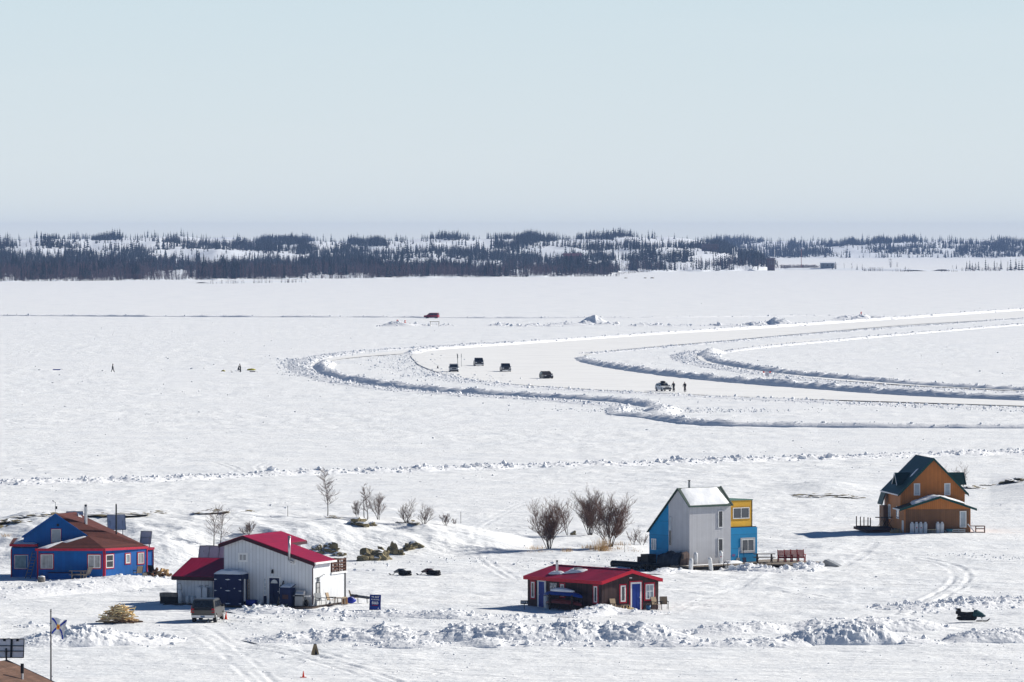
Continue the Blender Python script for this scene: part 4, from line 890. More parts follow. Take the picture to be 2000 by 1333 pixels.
roof_slab(wh, [(xr, -ov, zp + k), (ov, -ov, zr - s1 * ov + k), (ov, 3.95, zr - s1 * ov + k), (xr, 3.95, zp + k)], th, REDRX)
roof_slab(wh, [(xr, 3.951, zp + k), (xc + .2, 3.951, zc_ - s1 * .2 + k), (xc + .2, yb, zc_ - s1 * .2 + k), (xr, yb, zp + k)], th, REDRX)
f = MB(); beam(f, (-Wm - ov, -ov - .03, zl - s0 * ov + k - .06), (xr, -ov - .03, zp + k - .06), .05, .26); beam(f, (ov, -ov - .03, zr - s1 * ov + k - .06), (xr, -ov - .03, zp + k - .06), .05, .26); beam(f, (-Wm - ov - .03, -ov, zl - s0 * ov + k - .03), (-Wm - ov - .03, yb, zl - s0 * ov + k - .03), .05, .2)
beam(f, (xc + .22, 4.0, zc_ - s1 * .2 + k - .05), (xc + .22, yb, zc_ - s1 * .2 + k - .05), .05, .22); f.build('fascia', MAROON, wh)
m = MB(); m.box(ov - .02, ov + .11, -ov, 3.95, zr - s1 * ov + .10, zr - s1 * ov + .24); m.build('gutter', WHITE, wh); MB().tube([(ov, -.12, zr + .08), (.07, -.08, zr - .35), (.07, -.08, .25)], .045, 8).build('downpipe', MAROON, wh)
MB().box(-.01, .05, 6.55, 6.72, .2, 2.4).build('downpipe', BLACK, wh)
# left annex
ax0, ax1, ae, ar_, ay = -Wm - 4.25, -Wm, 2.12, 3.28, 3.5
m = MB(); m.prism([(ax0, .35, z0), (ax0, .35 + 2 * ay, z0), (ax0, .35 + 2 * ay, ae), (ax0, .35 + ay, ar_), (ax0, .35, ae)], (ax1 - ax0 - .02, 0, 0)); m.build('annex_wall', CREAMW, wh)
sa = (ar_ - ae) / ay; o_ = .35; k = .24
roof_slab(wh, [(ax0 - .25, .35 - o_, ae - sa * o_ + k), (ax1 - .03, .35 - o_, ae - sa * o_ + k), (ax1 - .03, .35 + ay, ar_ + k), (ax0 - .25, .35 + ay, ar_ + k)], .1, REDRX, 'annex_roof')
roof_slab(wh, [(ax0 - .25, .35 + 2 * ay + o_, ae - sa * o_ + k), (ax1 - .03, .35 + 2 * ay + o_, ae - sa * o_ + k), (ax1 - .03, .35 + ay, ar_ + k), (ax0 - .25, .35 + ay, ar_ + k)], .1, REDRX, 'annex_roof')
f = MB(); beam(f, (ax0 - .25, .35 - o_ - .03, ae - sa * o_ + k - .03), (ax1 - .05, .35 - o_ - .03, ae - sa * o_ + k - .03), .05, .28); beam(f, (ax0 - .28, .35 - o_, ae - sa * o_ + k - .02), (ax0 - .28, .35 + ay, ar_ + k - .02), .05, .26); f.build('annex_fascia', MAROON, wh)
win(wh, (-5.92, 0, 3.58), *Y0_, .62, .52, trim=WHITE, tw=.10, fw=.05, mull=(2, 0), pane=CURT)
door(wh, (-3.22, 0, .22), *Y0_, .86, 2.05, NAVY, WHITE, .12, light=M('frosted_glass', (.62, .63, .62), .3), trim=None)
win(wh, (-4.02, 0, .9), *Y0_, .26, 1.35, frame=WHITE, pane=PALEG, fw=.04, mull=(1, 3), name='side_light')
m = MB(); m.ob((-4.02, 0, .22), *Y0_, .24, .62, .03); m.build('panel', NAVY, wh)
m = MB(); m.lathe([(.05, 0), (.10, .06), (.08, .26), (.03, .34)], (-3.35, -.14, 2.62), 8); m.box(-3.38, -3.32, -.14, 0, 2.9, 2.94); m.build('wall_lamp', BLACK, wh)
m = MB(); m.tube([(-1.62, 0, 3.52), (-1.62, -.3, 3.58), (-1.78, -.42, 3.72)], .10, 10); m.cyl((-1.78, -.42, 3.7), (-1.78, -.42, 5.52), .10, n=12); sp_ = m.build('stovepipe', STEEL, wh, True); MB().lathe([(.15, 5.52), (.13, 5.6), (.05, 5.64)], (-1.78, -.42, 0), 10).build('rain_cap', ZINC, sp_)
MB().ob((-1.62, 0, 3.36), *Y0_, .38, .32, .02).build('wall_plate', WHITE, wh)
door(wh, (-Wm - .85, .35, .55), *Y0_, .46, 1.5, M('pale_door', (.66, .60, .60), .5), BLACK, .03, label='narrow pale door')
m = MB(); m.lathe([(.16, 0), (.16, .02), (.11, .03)], n=16); o = m.build('round_dial', M('dial_grey', (.16, .17, .17), .6), wh); o.location = (-Wm - 2.02, .33, 1.02); o.rotation_euler = (R(90), 0, 0); o2 = MB().lathe([(.085, .031), (.085, .035)], n=16).build('dial_face', WHITE, o)
m = MB(); m.ob((0, 1.05, 1.02), (0, 1, 0), (1, 0, 0), .75, 1.15, .03); win(wh, (0, 1.1, 1.0), (0, 1, 0), (1, 0, 0), .78, .95, frame=BLACK, pane=CURT, fw=.06, mull=(1, 1))
MB().tube([(.02, .6, 2.25), (.15, .7, 2.35), (.12, 1.2, 2.3), (.18, 1.9, 2.55), (.1, 2.3, 2.45)], .02, 5).build('wall_cable', BLACK, wh)
MB().box(-.02, .16, 1.0, 1.22, 2.0, 2.3).build('meter_box', ZINC, wh)
m = MB(); m.box(-12.2, .6, -1.4, 7.2, -.15, .11); m.build('float_deck', WOODD, wh)
# balcony rail
m = MB()
for y in np.linspace(3.9, 6.75, 7): m.box(-.03, .05, y - .03, y + .03, 2.56, 3.45)
for y in (3.9, 5.3, 6.7): m.box(-.08, .08, y - .06, y + .06, 2.5, 3.6)
for z in (2.7, 2.95, 3.2, 3.46): m.box(-.05, .05, 3.85, 6.8, z, z + .09)
for x in np.linspace(-3.2, -.1, 5): m.box(x - .05, x + .05, 6.68, 6.78, 2.5, 3.55)
for z in (2.75, 3.1, 3.45): m.box(-3.3, 0, 6.7, 6.76, z, z + .09)
m.build('balcony_rail', M('rail_brown', (.10, .045, .03), .8, var=.3), wh)
# things in front of the white house
t = thing('navy_shed', 'large navy cabinet shed with white strap hinges and snowy top', 'shed', wp(-5.85 - .78, -.72, .05), TH); m = MB(); m.box(-1.2, 1.2, -.62, .68, 0, 2.52); m.build('shed_body', NAVY, t)
d = MB(); d.box(-1.14, -.01, -.655, -.62, .08, 2.4).box(.01, 1.14, -.655, -.62, .08, 2.4); dd_ = d.build('door', M('navy_door', (.005, .012, .062), .5), t)
h_ = MB()
for z in (.22, 1.22, 2.1):
    for x, s in ((-1.14, 1), (-.01, -1), (.01, 1), (1.14, -1)): h_.prism([(x, -.668, z - .05), (x + s * .24, -.668, z), (x, -.668, z + .05)], (0, .013, 0))
h_.prism([(-.62, -.668, 1.38), (-.5, -.668, 1.42), (-.62, -.668, 1.46)], (0, .013, 0)); h_.prism([(.62, -.668, 1.38), (.5, -.668, 1.42), (.62, -.668, 1.46)], (0, .013, 0)); h_.build('strap_hinge', WHITE, dd_)
snowcap(t, [(-1.22, -.68, 2.52), (1.24, -.68, 2.52), (1.2, .66, 2.56), (-1.2, .66, 2.56)], .30, seed=8)
m = MB(); m.box(-.06, .06, -.02, .02, 0, 1.75); t = thing('leaning_board', 'white plank leaning on the right side of the navy shed', 'board', wp(-5.85 + .52, -1.0, .45), TH); m.box(-.07, -.03, -.03, .03, 0, 1.75).build('plank', WHITE, t); t.rotation_euler = (R(-4), R(-2), TH)
t = thing('rope_ladder', 'short weathered ladder beside the white plank at the navy shed', 'ladder', wp(-5.85 + .72, -.7, .45), TH); m = MB(); m.box(-.1, -.06, -.02, .02, 0, 1.7).box(.06, .1, -.02, .02, 0, 1.7); m.build('rail', WOODG, t); m = MB(); [m.box(-.06, .06, -.015, .015, z, z + .04) for z in np.arange(.2, 1.7, .25)]; m.build('rung', WOODG, t)
t = thing('navy_bin', 'navy box bin with snow on its lid by the front door', 'bin', wp(-1.80, -.75, .1), TH); MB().box(-.48, .48, -.42, .42, 0, 1.45).build('bin_body', NAVY, t); MB().prism([(-.52, -.46, 1.45), (.52, -.46, 1.45), (.52, .44, 1.68), (-.52, .44, 1.68)], (0, 0, .06)).build('lid', NAVY, t); snowcap(t, [(-.5, -.45, 1.51), (.5, -.45, 1.51), (.5, .43, 1.74), (-.5, .43, 1.74)], .08, seed=9); MB().ob((0, -.42, .6), (1, 0, 0), (0, -1, 0), .5, .35, .02).build('warning_plate', M('rust_plate', (.06, .03, .03), .7), t)
t = thing('barbecue_grill', 'stainless gas barbecue grill against the white wall', 'barbecue', wp(-.78, -.55, .1), TH); MB().box(-.36, .30, -.28, .28, .08, .82).build('cabinet', ZINC, t); m = MB(); m.prism([(-.36, -.28, .92), (-.36, .28, .92), (-.36, .26, 1.15), (-.36, .05, 1.28), (-.36, -.2, 1.15)], (.72, 0, 0)); m.build('hood', STEEL, t, False); MB().box(-.78, -.38, -.22, .22, .82, .88).build('side_shelf', STEEL, t); MB().box(.38, .8, -.22, .22, .82, .88).build('side_shelf', STEEL, t); MB().box(-.36, .36, -.3, .3, .82, .91).build('firebox', BLACK, t); MB().cyl((-.3, -.34, 1.0), (.3, -.34, 1.0), .025, n=6).build('handle', WHITE, t)
tank('small dark gas bottle beside the barbecue grill', wp(-.28, -.5, .1), .55, .15, mat=BLACK)
t = thing('storage_tote', 'bright blue plastic tote on the step beside the navy front door', 'box', wp(-4.95, -.55, .15), TH); MB().prism([(-.36, -.22, 0), (.36, -.22, 0), (.40, -.24, .34), (-.40, -.24, .34)], (0, .44, 0)).build('tote_body', BLUEP, t); MB().box(-.43, .43, -.27, .25, .34, .39).build('lid', BLUEP, t)
t = thing('snow_skis', 'bundle of skis and poles leaning between the front door and navy bin', 'skis', wp(-2.62, -.45, .1), TH); m = MB(); [m.cyl((-.25 + .08 * k_, 0, 0), (.12 + .05 * k_, .25, 1.55 + .07 * k_), .022, n=5) for k_ in range(5)]; m.build('ski_poles', WOODG, t); MB().prism([(-.05, 0, .75), (.07, 0, .72), (.30, .2, 1.95), (.22, .2, 2.0), (.1, .15, 1.5)], (0, .05, 0)).build('ski', BLACK, t); MB().prism([(.02, 0, 1.4), (.14, 0, 1.38), (.2, 0, 1.62), (.06, 0, 1.66)], (0, .06, 0)).build('paddle_blade', WOODD, t)
t = thing('white_jug', 'small white water jug at the left foot of the front door', 'jug', wp(-4.2, -.5, .13), 0); MB().lathe([(.12, 0), (.14, .1), (.12, .25), (.04, .32), (.04, .37)], n=10).build('jug_body', TANKW, t, True); MB().tube([(.05, 0, .33), (.13, 0, .28), (.12, 0, .2)], .015).build('handle', TANKW, t)
t = thing('hand_sled', 'pale plastic sled lying in snow before the front door', 'sled', wp(-2.7, -1.35, .05), TH + .1); MB().prism([(-1.1, -.25, .05), (1.0, -.25, .05), (1.15, -.25, .28), (1.1, -.25, .3), (.98, -.25, .12), (-1.1, -.25, .12)], (0, .5, 0)).build('tub', M('pale_green_plastic', (.12, .16, .17), .5), t); MB().cyl((.45, -.27, .08), (.45, .27, .08), .2, n=14).build('roller', BLACK, t)
for k_, (x, h, r, lb) in enumerate([(-11.05, 1.05, .18, 'gas cylinder at the far left corner of the low annex'), (-10.42, .62, .16, 'left of two stubby gas bottles against the low annex'), (-9.98, .62, .16, 'right of two stubby gas bottles against the low annex'), (-9.55, .5, .15, 'short grey gas bottle left of the tall annex cylinders')]): tank(lb, wp(x - .2, -.15, .1), h, r)
for k_, (x, lb) in enumerate([(-9.05, 'left of two tall white cylinders by the annex dial'), (-8.55, 'right of two tall white cylinders by the annex dial')]):
    t = thing('water_heater', lb, 'cylinder', wp(x - .55, -.1, .1), TH, 'tall cylinders on the annex'); MB().box(-.20, .20, -.2, .2, 0, 1.28).build('casing', TANKW, t); MB().lathe([(.21, 1.28), (.19, 1.33), (.06, 1.36)], n=12).build('cap', TANKW, t); MB().tube([(0, 0, 1.34), (0, 0, 1.46), (.22, .1, 1.46)], .025, 6).build('pipe', ZINC, t)
t = thing('firewood_box', 'wooden storage box with dark front at the left end of annex', 'box', wp(-12.35, .3, .05), TH); MB().box(-.75, .75, -.35, .35, .55, .85).build('upper_box', WOODG, t); MB().box(-.72, .72, -.33, .33, 0, .55).build('lower_box', BLACK, t)
t = thing('hand_truck', 'thin pale hand truck frame behind the annex corner cylinder', 'trolley', wp(-11.55, .25, .1), TH); m = MB(); m.tube([(-.2, 0, 0), (-.2, .08, 1.35), (-.1, .1, 1.55), (.1, .1, 1.55), (.2, .08, 1.35), (.2, 0, 0)], .02, 5); [m.cyl((-.2, .03, z), (.2, .03, z), .015, n=5) for z in (.3, .7, 1.1)]; m.build('frame', ZINC, t); MB().cyl((-.25, .05, .12), (.25, .05, .12), .12, n=10).build('wheel', RUBBER, t)
t = thing('kayak_paddles', 'dark paddles and net hanging at the annex door corner', 'paddle', wp(-7.95, -.18, .15), TH); MB().cyl((.12, 0, .6), (.22, .1, 2.0), .025, n=6).build('shaft', BLACK, t); MB().blob((.06, 0, .45), .2, .12, .45, 3, .2, 2).build('net_bag', NAVY, t)
solar('grey backed solar panel rack behind the low red annex roof', wp(-12.0, 8.0, 0), TH + R(8), 2.5, 1.05, R(25), 2, 3.25, (3, 1))
for k_, (x, y, a, lb) in enumerate([(.55, .4, 60, 'grey rocking chair nearest the gutter pipe of the white house'), (1.0, 1.5, 90, 'tan sling chair under the side window of the white house'), (1.5, 5.0, 120, 'tan high backed chair at the rear corner of the white house')]): sling_chair(lb, wp(x, y, .12), TH + R(a - 180), 'patio chairs beside the white house', fab=ZINC if k_ == 0 else TANF)
t = thing('garden_table', 'small wooden table beside the tan chair by white house', 'table', wp(1.2, 2.7, .12), TH); MB().box(-.4, .4, -.4, .4, .5, .55).build('tabletop', WOODG, t); [MB().box(x - .03, x + .03, y - .03, y + .03, 0, .5).build('leg', WOODG, t) for x, y in ((-.3, -.3), (.3, -.3), (.3, .3), (-.3, .3))]
t = thing('tree_stump', 'brown log round standing beside the side wall chairs', 'log', wp(1.35, 3.4, .12), 0); MB().cyl((0, 0, 0), (0, 0, .55), .22, .2, 10).build('log_round', M('log_side', (.2, .11, .05), .9, var=.3), t); MB().cyl((0, 0, .55), (0, 0, .56), .195, .195, 10).build('cut_face', WOOD, t)
t = thing('duffel_bag', 'bright blue bag on the ground by the side chairs', 'bag', wp(1.5, 4.3, .12), 0.4); MB().blob((0, 0, .22), .34, .28, .26, 4, .2, 3, flat=.8).build('bag_body', BLUEP, t, True); MB().tube([(-.15, -.2, .4), (0, -.22, .52), (.15, -.2, .4)], .02).build('strap', WHITE, t)
t = thing('folding_table', 'dark folding table tilted behind the white house corner', 'table', wp(1.75, 5.6, .0), TH + .3); MB().prism([(-.75, -.4, .62), (.75, -.4, .42), (.75, .5, .52), (-.75, .5, .72)], (0, 0, .05)).build('tabletop', BLACK, t); [MB().cyl((x, y, 0), (x * .8, y, .65), .02, n=5).build('leg', ZINC, t) for x, y in ((-.6, -.3), (.6, -.3), (-.6, .4), (.6, .4))]
# ---------------- cyan, grey and yellow house on its deck
DZ = .50; p = G(1346.5, 1103.5, DZ); TC_ = R(40); ch = thing('boxy_house', 'tall grey house with sky blue wings and a yellow upper box', 'house', p, TC_); CHM = Matrix.Translation(p) @ Matrix.Rotation(TC_, 4, 'Z')
def cp(x, y, z=0): return CHM @ V(x, y, z)
Wc = 4.85; e1, pk, yp, e2, Yt, Yg = 5.12, 6.52, 1.42, 2.72, 5.3, 2.74
def zl_(y): return pk - (pk - e2) * (y - yp) / (Yt - yp)
MB().prism([(0, 0, 0), (0, 0, e1), (0, yp, pk), (0, Yg, zl_(Yg)), (0, Yg, 0)], (Wc, 0, 0)).build('grey_wall', GREYW, ch)
MB().prism([(0, Yg, 0), (0, Yg, zl_(Yg)), (0, Yt, e2), (0, Yt, 0)], (Wc, 0, 0)).build('blue_wall', CYAN, ch)
MB().box(Wc, Wc + 3.15, .02, 4.6, 0, 3.05).build('blue_wing_wall', CYAN, ch)
MB().box(Wc, Wc + 3.12, .12, .18, 3.05, 3.12).box(Wc, Wc + 3.12, .18, 4.4, 3.05, 3.1).build('wing_roof', BLACK, ch)
MB().box(Wc, Wc + 2.75, .25, 4.3, 3.12, 5.42).build('yellow_wall', YELL, ch); MB().box(Wc - .02, Wc + 2.82, .2, 4.35, 5.42, 5.5).build('yellow_box_roof', SAGE, ch)
MB().box(Wc + 2.69, Wc + 2.77, .235, .33, 3.12, 5.42).build('corner_post', BLACK, ch)
o = .14; se = (pk - e1) / yp; sb = (pk - e2) / (Yt - yp)
roof_slab(ch, [(-o, -o, e1 - se * o + .10), (Wc + o, -o, e1 - se * o + .10), (Wc + o, yp, pk + .12), (-o, yp, pk + .12)], .05, M('sage_roof', (.035, .06, .05), .7))
roof_slab(ch, [(-o, Yt + o, e2 - sb * o + .10), (Wc + o, Yt + o, e2 - sb * o + .10), (Wc + o, yp, pk + .12), (-o, yp, pk + .12)], .05, MATS['sage_roof'])
f = MB(); beam(f, (-o - .03, -o, e1 - se * o + .12), (-o - .03, yp, pk + .14), .04, .10); beam(f, (-o - .03, Yt + o, e2 - sb * o + .12), (-o - .03, yp, pk + .14), .04, .10); beam(f, (-o, -o - .03, e1 - se * o + .12), (Wc + o, -o - .03, e1 - se * o + .12), .04, .10); f.build('fascia', M('dark_sage', (.03, .07, .055), .6), ch)
f = MB(); beam(f, (Wc + o - .06, -o, e1 - se * o + .15), (Wc + o - .06, yp, pk + .17), .16, .05); f.build('rake_cap', MATS['sage_roof'], ch)
def rf(x, t, dz=.11): return V(x, -o + (yp + o) * t, e1 - se * o + (pk - e1 + se * o) * t + dz)
snowcap(ch, [rf(.05, .05), rf(Wc - .12, .07), rf(Wc - .35, .99), rf(.1, .99)], .16, seed=12, sub=16)
win(ch, (3.62, 0, 3.12), *Y0_, .56, 1.5, frame=WHITE, fw=.07, tw=.05, trim=GREYW, pane=DGLASS); win(ch, (3.62, 0, .68), *Y0_, .58, 1.5, frame=WHITE, fw=.07, tw=.05, trim=GREYW, pane=DGLASS)
win(ch, (0, Yg - .26, 1.55), *X0, .34, 2.55, frame=GREYW, fw=.05, pane=DGLASS, mull=(1, 0)); MB().ob((-.02, Yg - .26, 2.9), *X0, .26, 1.2, .03).build('blind', PALEG, ch)
win(ch, (0, Yt - .62, 1.12), *X0, .62, .98, frame=WHITE, fw=.07, pane=PALEG, mull=(2, 0))
win(ch, (Wc + 2.02, .02, .95), *Y0_, 1.45, 1.05, frame=WHITE, fw=.06, trim=M('grey_trim', (.45, .45, .46), .6), tw=.14, pane=GLASS, mull=(2, 0))
win(ch, (Wc + 1.42, .25, 3.82), *Y0_, 1.95, .98, frame=WHITE, fw=.07, trim=M('ochre_trim', (.5, .28, .03), .6), tw=.08, pane=GLASS, mull=(2, 0))
MB().ob((Wc + .35, .02, .55), *Y0_, .35, .2, .02).build('graffiti_panel', M('faded_purple', (.16, .10, .25), .7), ch)
chimney(ch, (1.55, yp + .35, 6.1), 1.05, .10, ZINC, 1.6)
# deck and floats
dk = thing('timber_deck', 'low weathered timber deck around the boxy blue and grey house', 'deck', p - V(0, 0, DZ), TC_)
m = MB(); m.box(-1.35, 7.9, -1.25, 6.4, DZ - .14, DZ); m.build('decking', WOODG, dk); m = MB(); m.box(7.9, 12.6, -3.6, 2.6, DZ - .18, DZ - .04); m.build('side_decking', WOODG, dk); m = MB(); m.prism([(5.2, -1.25, DZ - .16), (7.9, -1.25, DZ - .16), (7.9, -3.3, DZ - .16)], (0, 0, .12)); m.build('corner_decking', WOODG, dk)
m = MB(); m.box(-1.25, 7.8, -1.15, 6.3, -.05, DZ - .14).box(8.0, 12.5, -3.5, 2.5, -.05, DZ - .18); m.build('float_base', BLACK, dk)
m = MB(); m.cyl((-1.3, 1.0, .28), (-1.75, 8.2, .32), .30, .30, 12); m.build('float_log', BLACK, dk)
snowcap(dk, [(-1.3, -1.2, DZ), (4.2, -1.2, DZ), (4.2, -.75, DZ), (-1.3, -.8, DZ)], .05, seed=17); snowcap(dk, [(3.6, -1.1, DZ), (5.4, -1.1, DZ), (5.4, -.2, DZ), (3.6, -.2, DZ)], .22, seed=18)
# tarp-covered heap
t = thing('covered_woodshed', 'heap under a dark tarp with a plank front on the deck', 'woodshed', cp(-.72, .95), TC_); m = MB(); n_ = 14
hull = []
for i in range(n_ + 1):
    for j in range(9):
        a = math.pi * j / 8; y = -1.05 + 2.9 * i / n_; q = .5 + .5 * (1 - abs(y - .3) / 1.9) ** .3
        hull.append((-.62 * math.cos(a) * (1.05 + .08 * math.sin(i * 2.1 + j)), y, (1.12 + .12 * math.sin(i * .9)) * q * math.sin(a) ** .55 + .05 * math.sin(i * 3 + j * 2)))
m.add(hull, [(i * 9 + j, i * 9 + j + 1, (i + 1) * 9 + j + 1, (i + 1) * 9 + j) for i in range(n_) for j in range(8)]); m.build('tarp', TARP, t, True)
MB().prism([(-.5, -1.08, 0), (.62, -1.08, 0), (.62, -1.08, 1.0), (.3, -1.08, 1.18), (-.2, -1.08, 1.1)], (0, .06, 0)).build('plank_front', M('plank_brown', (.17, .12, .10), .85, var=.3, stripe=(.16, .14, .3, (1, 0, 0))), t); MB().box(-.28, -.08, -1.1, -1.07, .55, .95).build('gap', BLACK, t)  # the gap is a raised black patch standing for a dark opening
t = thing('speaker_crate', 'black box with a round vent on the deck\'s left end', 'crate', cp(-.9, 4.4), TC_); MB().box(-.45, .45, -.5, .5, 0, .78).build('box', BLACK, t); MB().lathe([(.22, 0), (.22, .03)], n=14).build('vent', ZINC, t).location = (-.1, 0, .78); MB().box(-.5, -.45, .5, .9, 0, .55).build('side_plank', WOODD, t)
for x, y, z, h, r, mk, tl, lb in [(.35, -.42, DZ, 1.12, .19, False, (0, 0), 'white cylinder on the deck against the grey wall\'s left part'), (3.1, -.62, DZ, 1.15, .19, True, (0, 0), 'white cylinder with a red mark below the grey wall windows'), (-1.25, -1.55, .0, 1.2, .19, False, (.03, .05), 'white cylinder standing in snow before the plank shed'), (1.0, -1.75, .0, 1.25, .18, False, (.10, -.16), 'tilted white cylinder leaning on the deck\'s front edge'), (8.4, 1.2, DZ, 1.15, .19, False, (0, 0), 'grey white cylinder behind the picnic table on the deck')]:
    tank(lb, cp(x, y, z - DZ), h, r, tilt=tl, mark=mk)
picnic_table('dark picnic table before the blue wing\'s window', cp(7.6, -1.35), R(2), WOODD, 1.9)
shovel('white shafted snow shovel against the blue wing wall', cp(5.45, -.25), TC_, R(-8), WHITE, ZINC, 1.35); shovel('dark handled shovel left of the blue wing\'s window', cp(6.3, -.2), TC_, R(8), BLACK, NAVY, 1.3)
for k_, lb in enumerate(['leftmost of four red slatted chairs on the deck end', 'second from left of four red slatted chairs on the deck', 'third from left of four red slatted chairs on the deck', 'rightmost of four red slatted chairs on the deck end']):
    q = AT(1527 + 12.5 * k_, 1107, cp(10.3, -1.6).y + .25 * k_); q.z = DZ - .04; deck_chair(lb, q, R(150 - 180 + 12 * 0) + R(18), REDDECK, 'red chairs on the deck end')
m = MB(); q = cp(12.75, -3.0, -DZ + .1); t = thing('metal_ramp', 'grey tilted metal plate in the snow right of the deck', 'ramp', q + V(.9, .5, -.1), R(-15)); MB().prism([(-.9, -.5, .02), (.9, -.5, .02), (.9, -.5, .08), (-.3, -.5, .62), (-.4, -.5, .6)], (0, 1.2, 0)).build('plate', ZINC, t)
t = thing('log_pile', 'dark pile of firewood in front of the deck\'s left end', 'woodpile', G(1262, 1114), 0)
lg = MB(); rr = random.Random(4)
for k_ in range(70): x = rr.gauss(0, .9); z = max(.08, .5 - abs(x) * .28) * rr.random() + .05; y = rr.uniform(-.5, .6); a = rr.uniform(-.5, .5); lg.cyl((x, y, z), (x + .35 * math.sin(a), y - .4, z), rr.uniform(.07, .12), n=7)
lg = lg.build('split_logs', M('old_logs', (.055, .045, .035), .9, var=.5, scale=4), t); lg['kind'] = 'stuff'
t = thing('fallen_wheelbarrow', 'dark tub half buried in snow under the deck edge', 'tub', G(1314, 1117), 0.5); MB().lathe([(.25, 0), (.36, .35), (.32, .35), (.2, .05)], n=12).build('tub', BLACK, t, True); t.rotation_euler = (R(60), R(10), .4); MB().cyl((-.5, .3, .1), (.6, .35, .2), .1, n=8).build('pipe', BLACK, t)
t = thing('hose_reel', 'black hose ring hung on the deck front', 'hose', cp(2.95, -1.45, -.3), TC_); m = MB(); pts = [(.26 * math.cos(a), 0, .26 * math.sin(a) + .25) for a in np.linspace(0, 6.283, 17)]; m.tube(pts, .035, 6); m.build('hose', BLACK, t); MB().box(-.12, .12, -.1, .05, -.1, .2).build('bracket', ZINC, t)
# ---------------- orange house with the green roof
p = G(1758.8, 1045.6) + V(0, 0, .0); p.z = gz(p.x, p.y) ; TO_ = R(6.5); oh = thing('orange_house', 'orange brown two storey house with dark green roof', 'house', p, TO_); OHM = Matrix.Translation(p) @ Matrix.Rotation(TO_, 4, 'Z')
def op(x, y, z=0): return OHM @ V(x, y, z)
W_, L_ = 6.35, 9.0; e, pk = 3.95, 7.15; hc = W_ / 2 + .02; sl_ = (pk - e) / (W_ / 2)
MB().prism([(0, 0, -.3), (W_, 0, -.3), (W_, 0, e), (hc, 0, pk), (0, 0, e)], (0, L_, 0)).build('wall', ORNG, oh)
ov = .32; k = .12
roof_slab(oh, [(-ov, -.45, e - sl_ * ov + k), (hc, -.45, pk + k), (hc, L_ + .3, pk + k), (-ov, L_ + .3, e - sl_ * ov + k)], .10, GREENR)
roof_slab(oh, [(W_ + ov, -.45, e - sl_ * ov + k), (hc, -.45, pk + k), (hc, L_ + .3, pk + k), (W_ + ov, L_ + .3, e - sl_ * ov + k)], .10, GREENR)
f = MB(); beam(f, (-ov, -.48, e - sl_ * ov + k + .04), (hc, -.48, pk + k + .04), .07, .26); beam(f, (W_ + ov, -.48, e - sl_ * ov + k + .04), (hc, -.48, pk + k + .04), .07, .26); f.build('fascia', GREEN, oh)
f = MB(); beam(f, (-ov - .04, -.4, e - sl_ * ov + k), (-ov - .04, L_ + .3, e - sl_ * ov + k), .10, .12); f.build('gutter', WHITE, oh)
for x in (1.62, 4.62): win(oh, (x, 0, 3.62), *Y0_, .62, 1.18, frame=WHITE, fw=.10, pane=PALEG)
# annex in front
MB().prism([(-.15, -3, -.3), (6.35, -3, -.3), (6.35, -3, 2.50), (3.3, -3, 3.55), (-.15, -3, 2.50)], (0, 2.98, 0)).build('annex_wall', ORNG, oh)
MB().box(-.05, 6.25, -3.03, -3.0, -.2, 2.40).build('lower_wall_sheet', BRNO, oh)  # thin browner sheet covering the lower front of the annex wall
sa = 1.05 / 3.3; k = .12; o_ = .55
roof_slab(oh, [(-.15 - o_, -3.4, 2.5 - sa * o_ + k), (3.3, -3.4, 3.55 + k), (3.3, -.02, 3.55 + k), (-.15 - o_, -.02, 2.5 - sa * o_ + k)], .10, GREENR, 'annex_roof'); roof_slab(oh, [(6.9, -3.4, 2.5 - sa * o_ + k), (3.3, -3.4, 3.55 + k), (3.3, -.02, 3.55 + k), (6.9, -.02, 2.5 - sa * o_ + k)], .10, GREENR, 'annex_roof')
f = MB(); beam(f, (-.15 - o_, -3.43, 2.5 - sa * o_ + k + .03), (3.3, -3.43, 3.55 + k + .03), .07, .22); beam(f, (6.9, -3.43, 2.5 - sa * o_ + k + .03), (3.3, -3.43, 3.55 + k + .03), .07, .22); f.build('annex_fascia', GREEN, oh); f = MB(); beam(f, (-.15 - o_ - .04, -3.4, 2.5 - sa * o_ + k), (-.15 - o_ - .04, 0, 2.5 - sa * o_ + k), .1, .12); f.build('annex_gutter', WHITE, oh)
def ar2(x, y): return V(x, y, 2.5 + k + (sa * (x + .15) if x < 3.3 else 1.05 * (6.9 - x) / 3.6 - .0))
snowcap(oh, [ar2(.55, -3.3), ar2(3.28, -3.3), ar2(3.28, -.05), ar2(.9, -.05)], .17, seed=21, sub=14); snowcap(oh, [ar2(3.3, -3.3), ar2(5.9, -3.3), ar2(5.6, -.05), ar2(3.3, -.05)], .16, seed=22, sub=14)
win(oh, (5.60, -3.03, .62), *Y0_, .66, 1.6, frame=WHITE, fw=.09, pane=PALEG)
door(oh, (-.15, -2.2, 0), (0, 1, 0), (-1, 0, 0), .9, 1.3, WHITE); win(oh, (0, 1.4, 1.3), (0, 1, 0), (-1, 0, 0), 1.5, 1.2, frame=WHITE, fw=.12, pane=PALEG); win(oh, (0, 6.0, 1.1), (0, 1, 0), (-1, 0, 0), 1.2, 1.4, frame=WHITE, fw=.12, pane=PALEG)
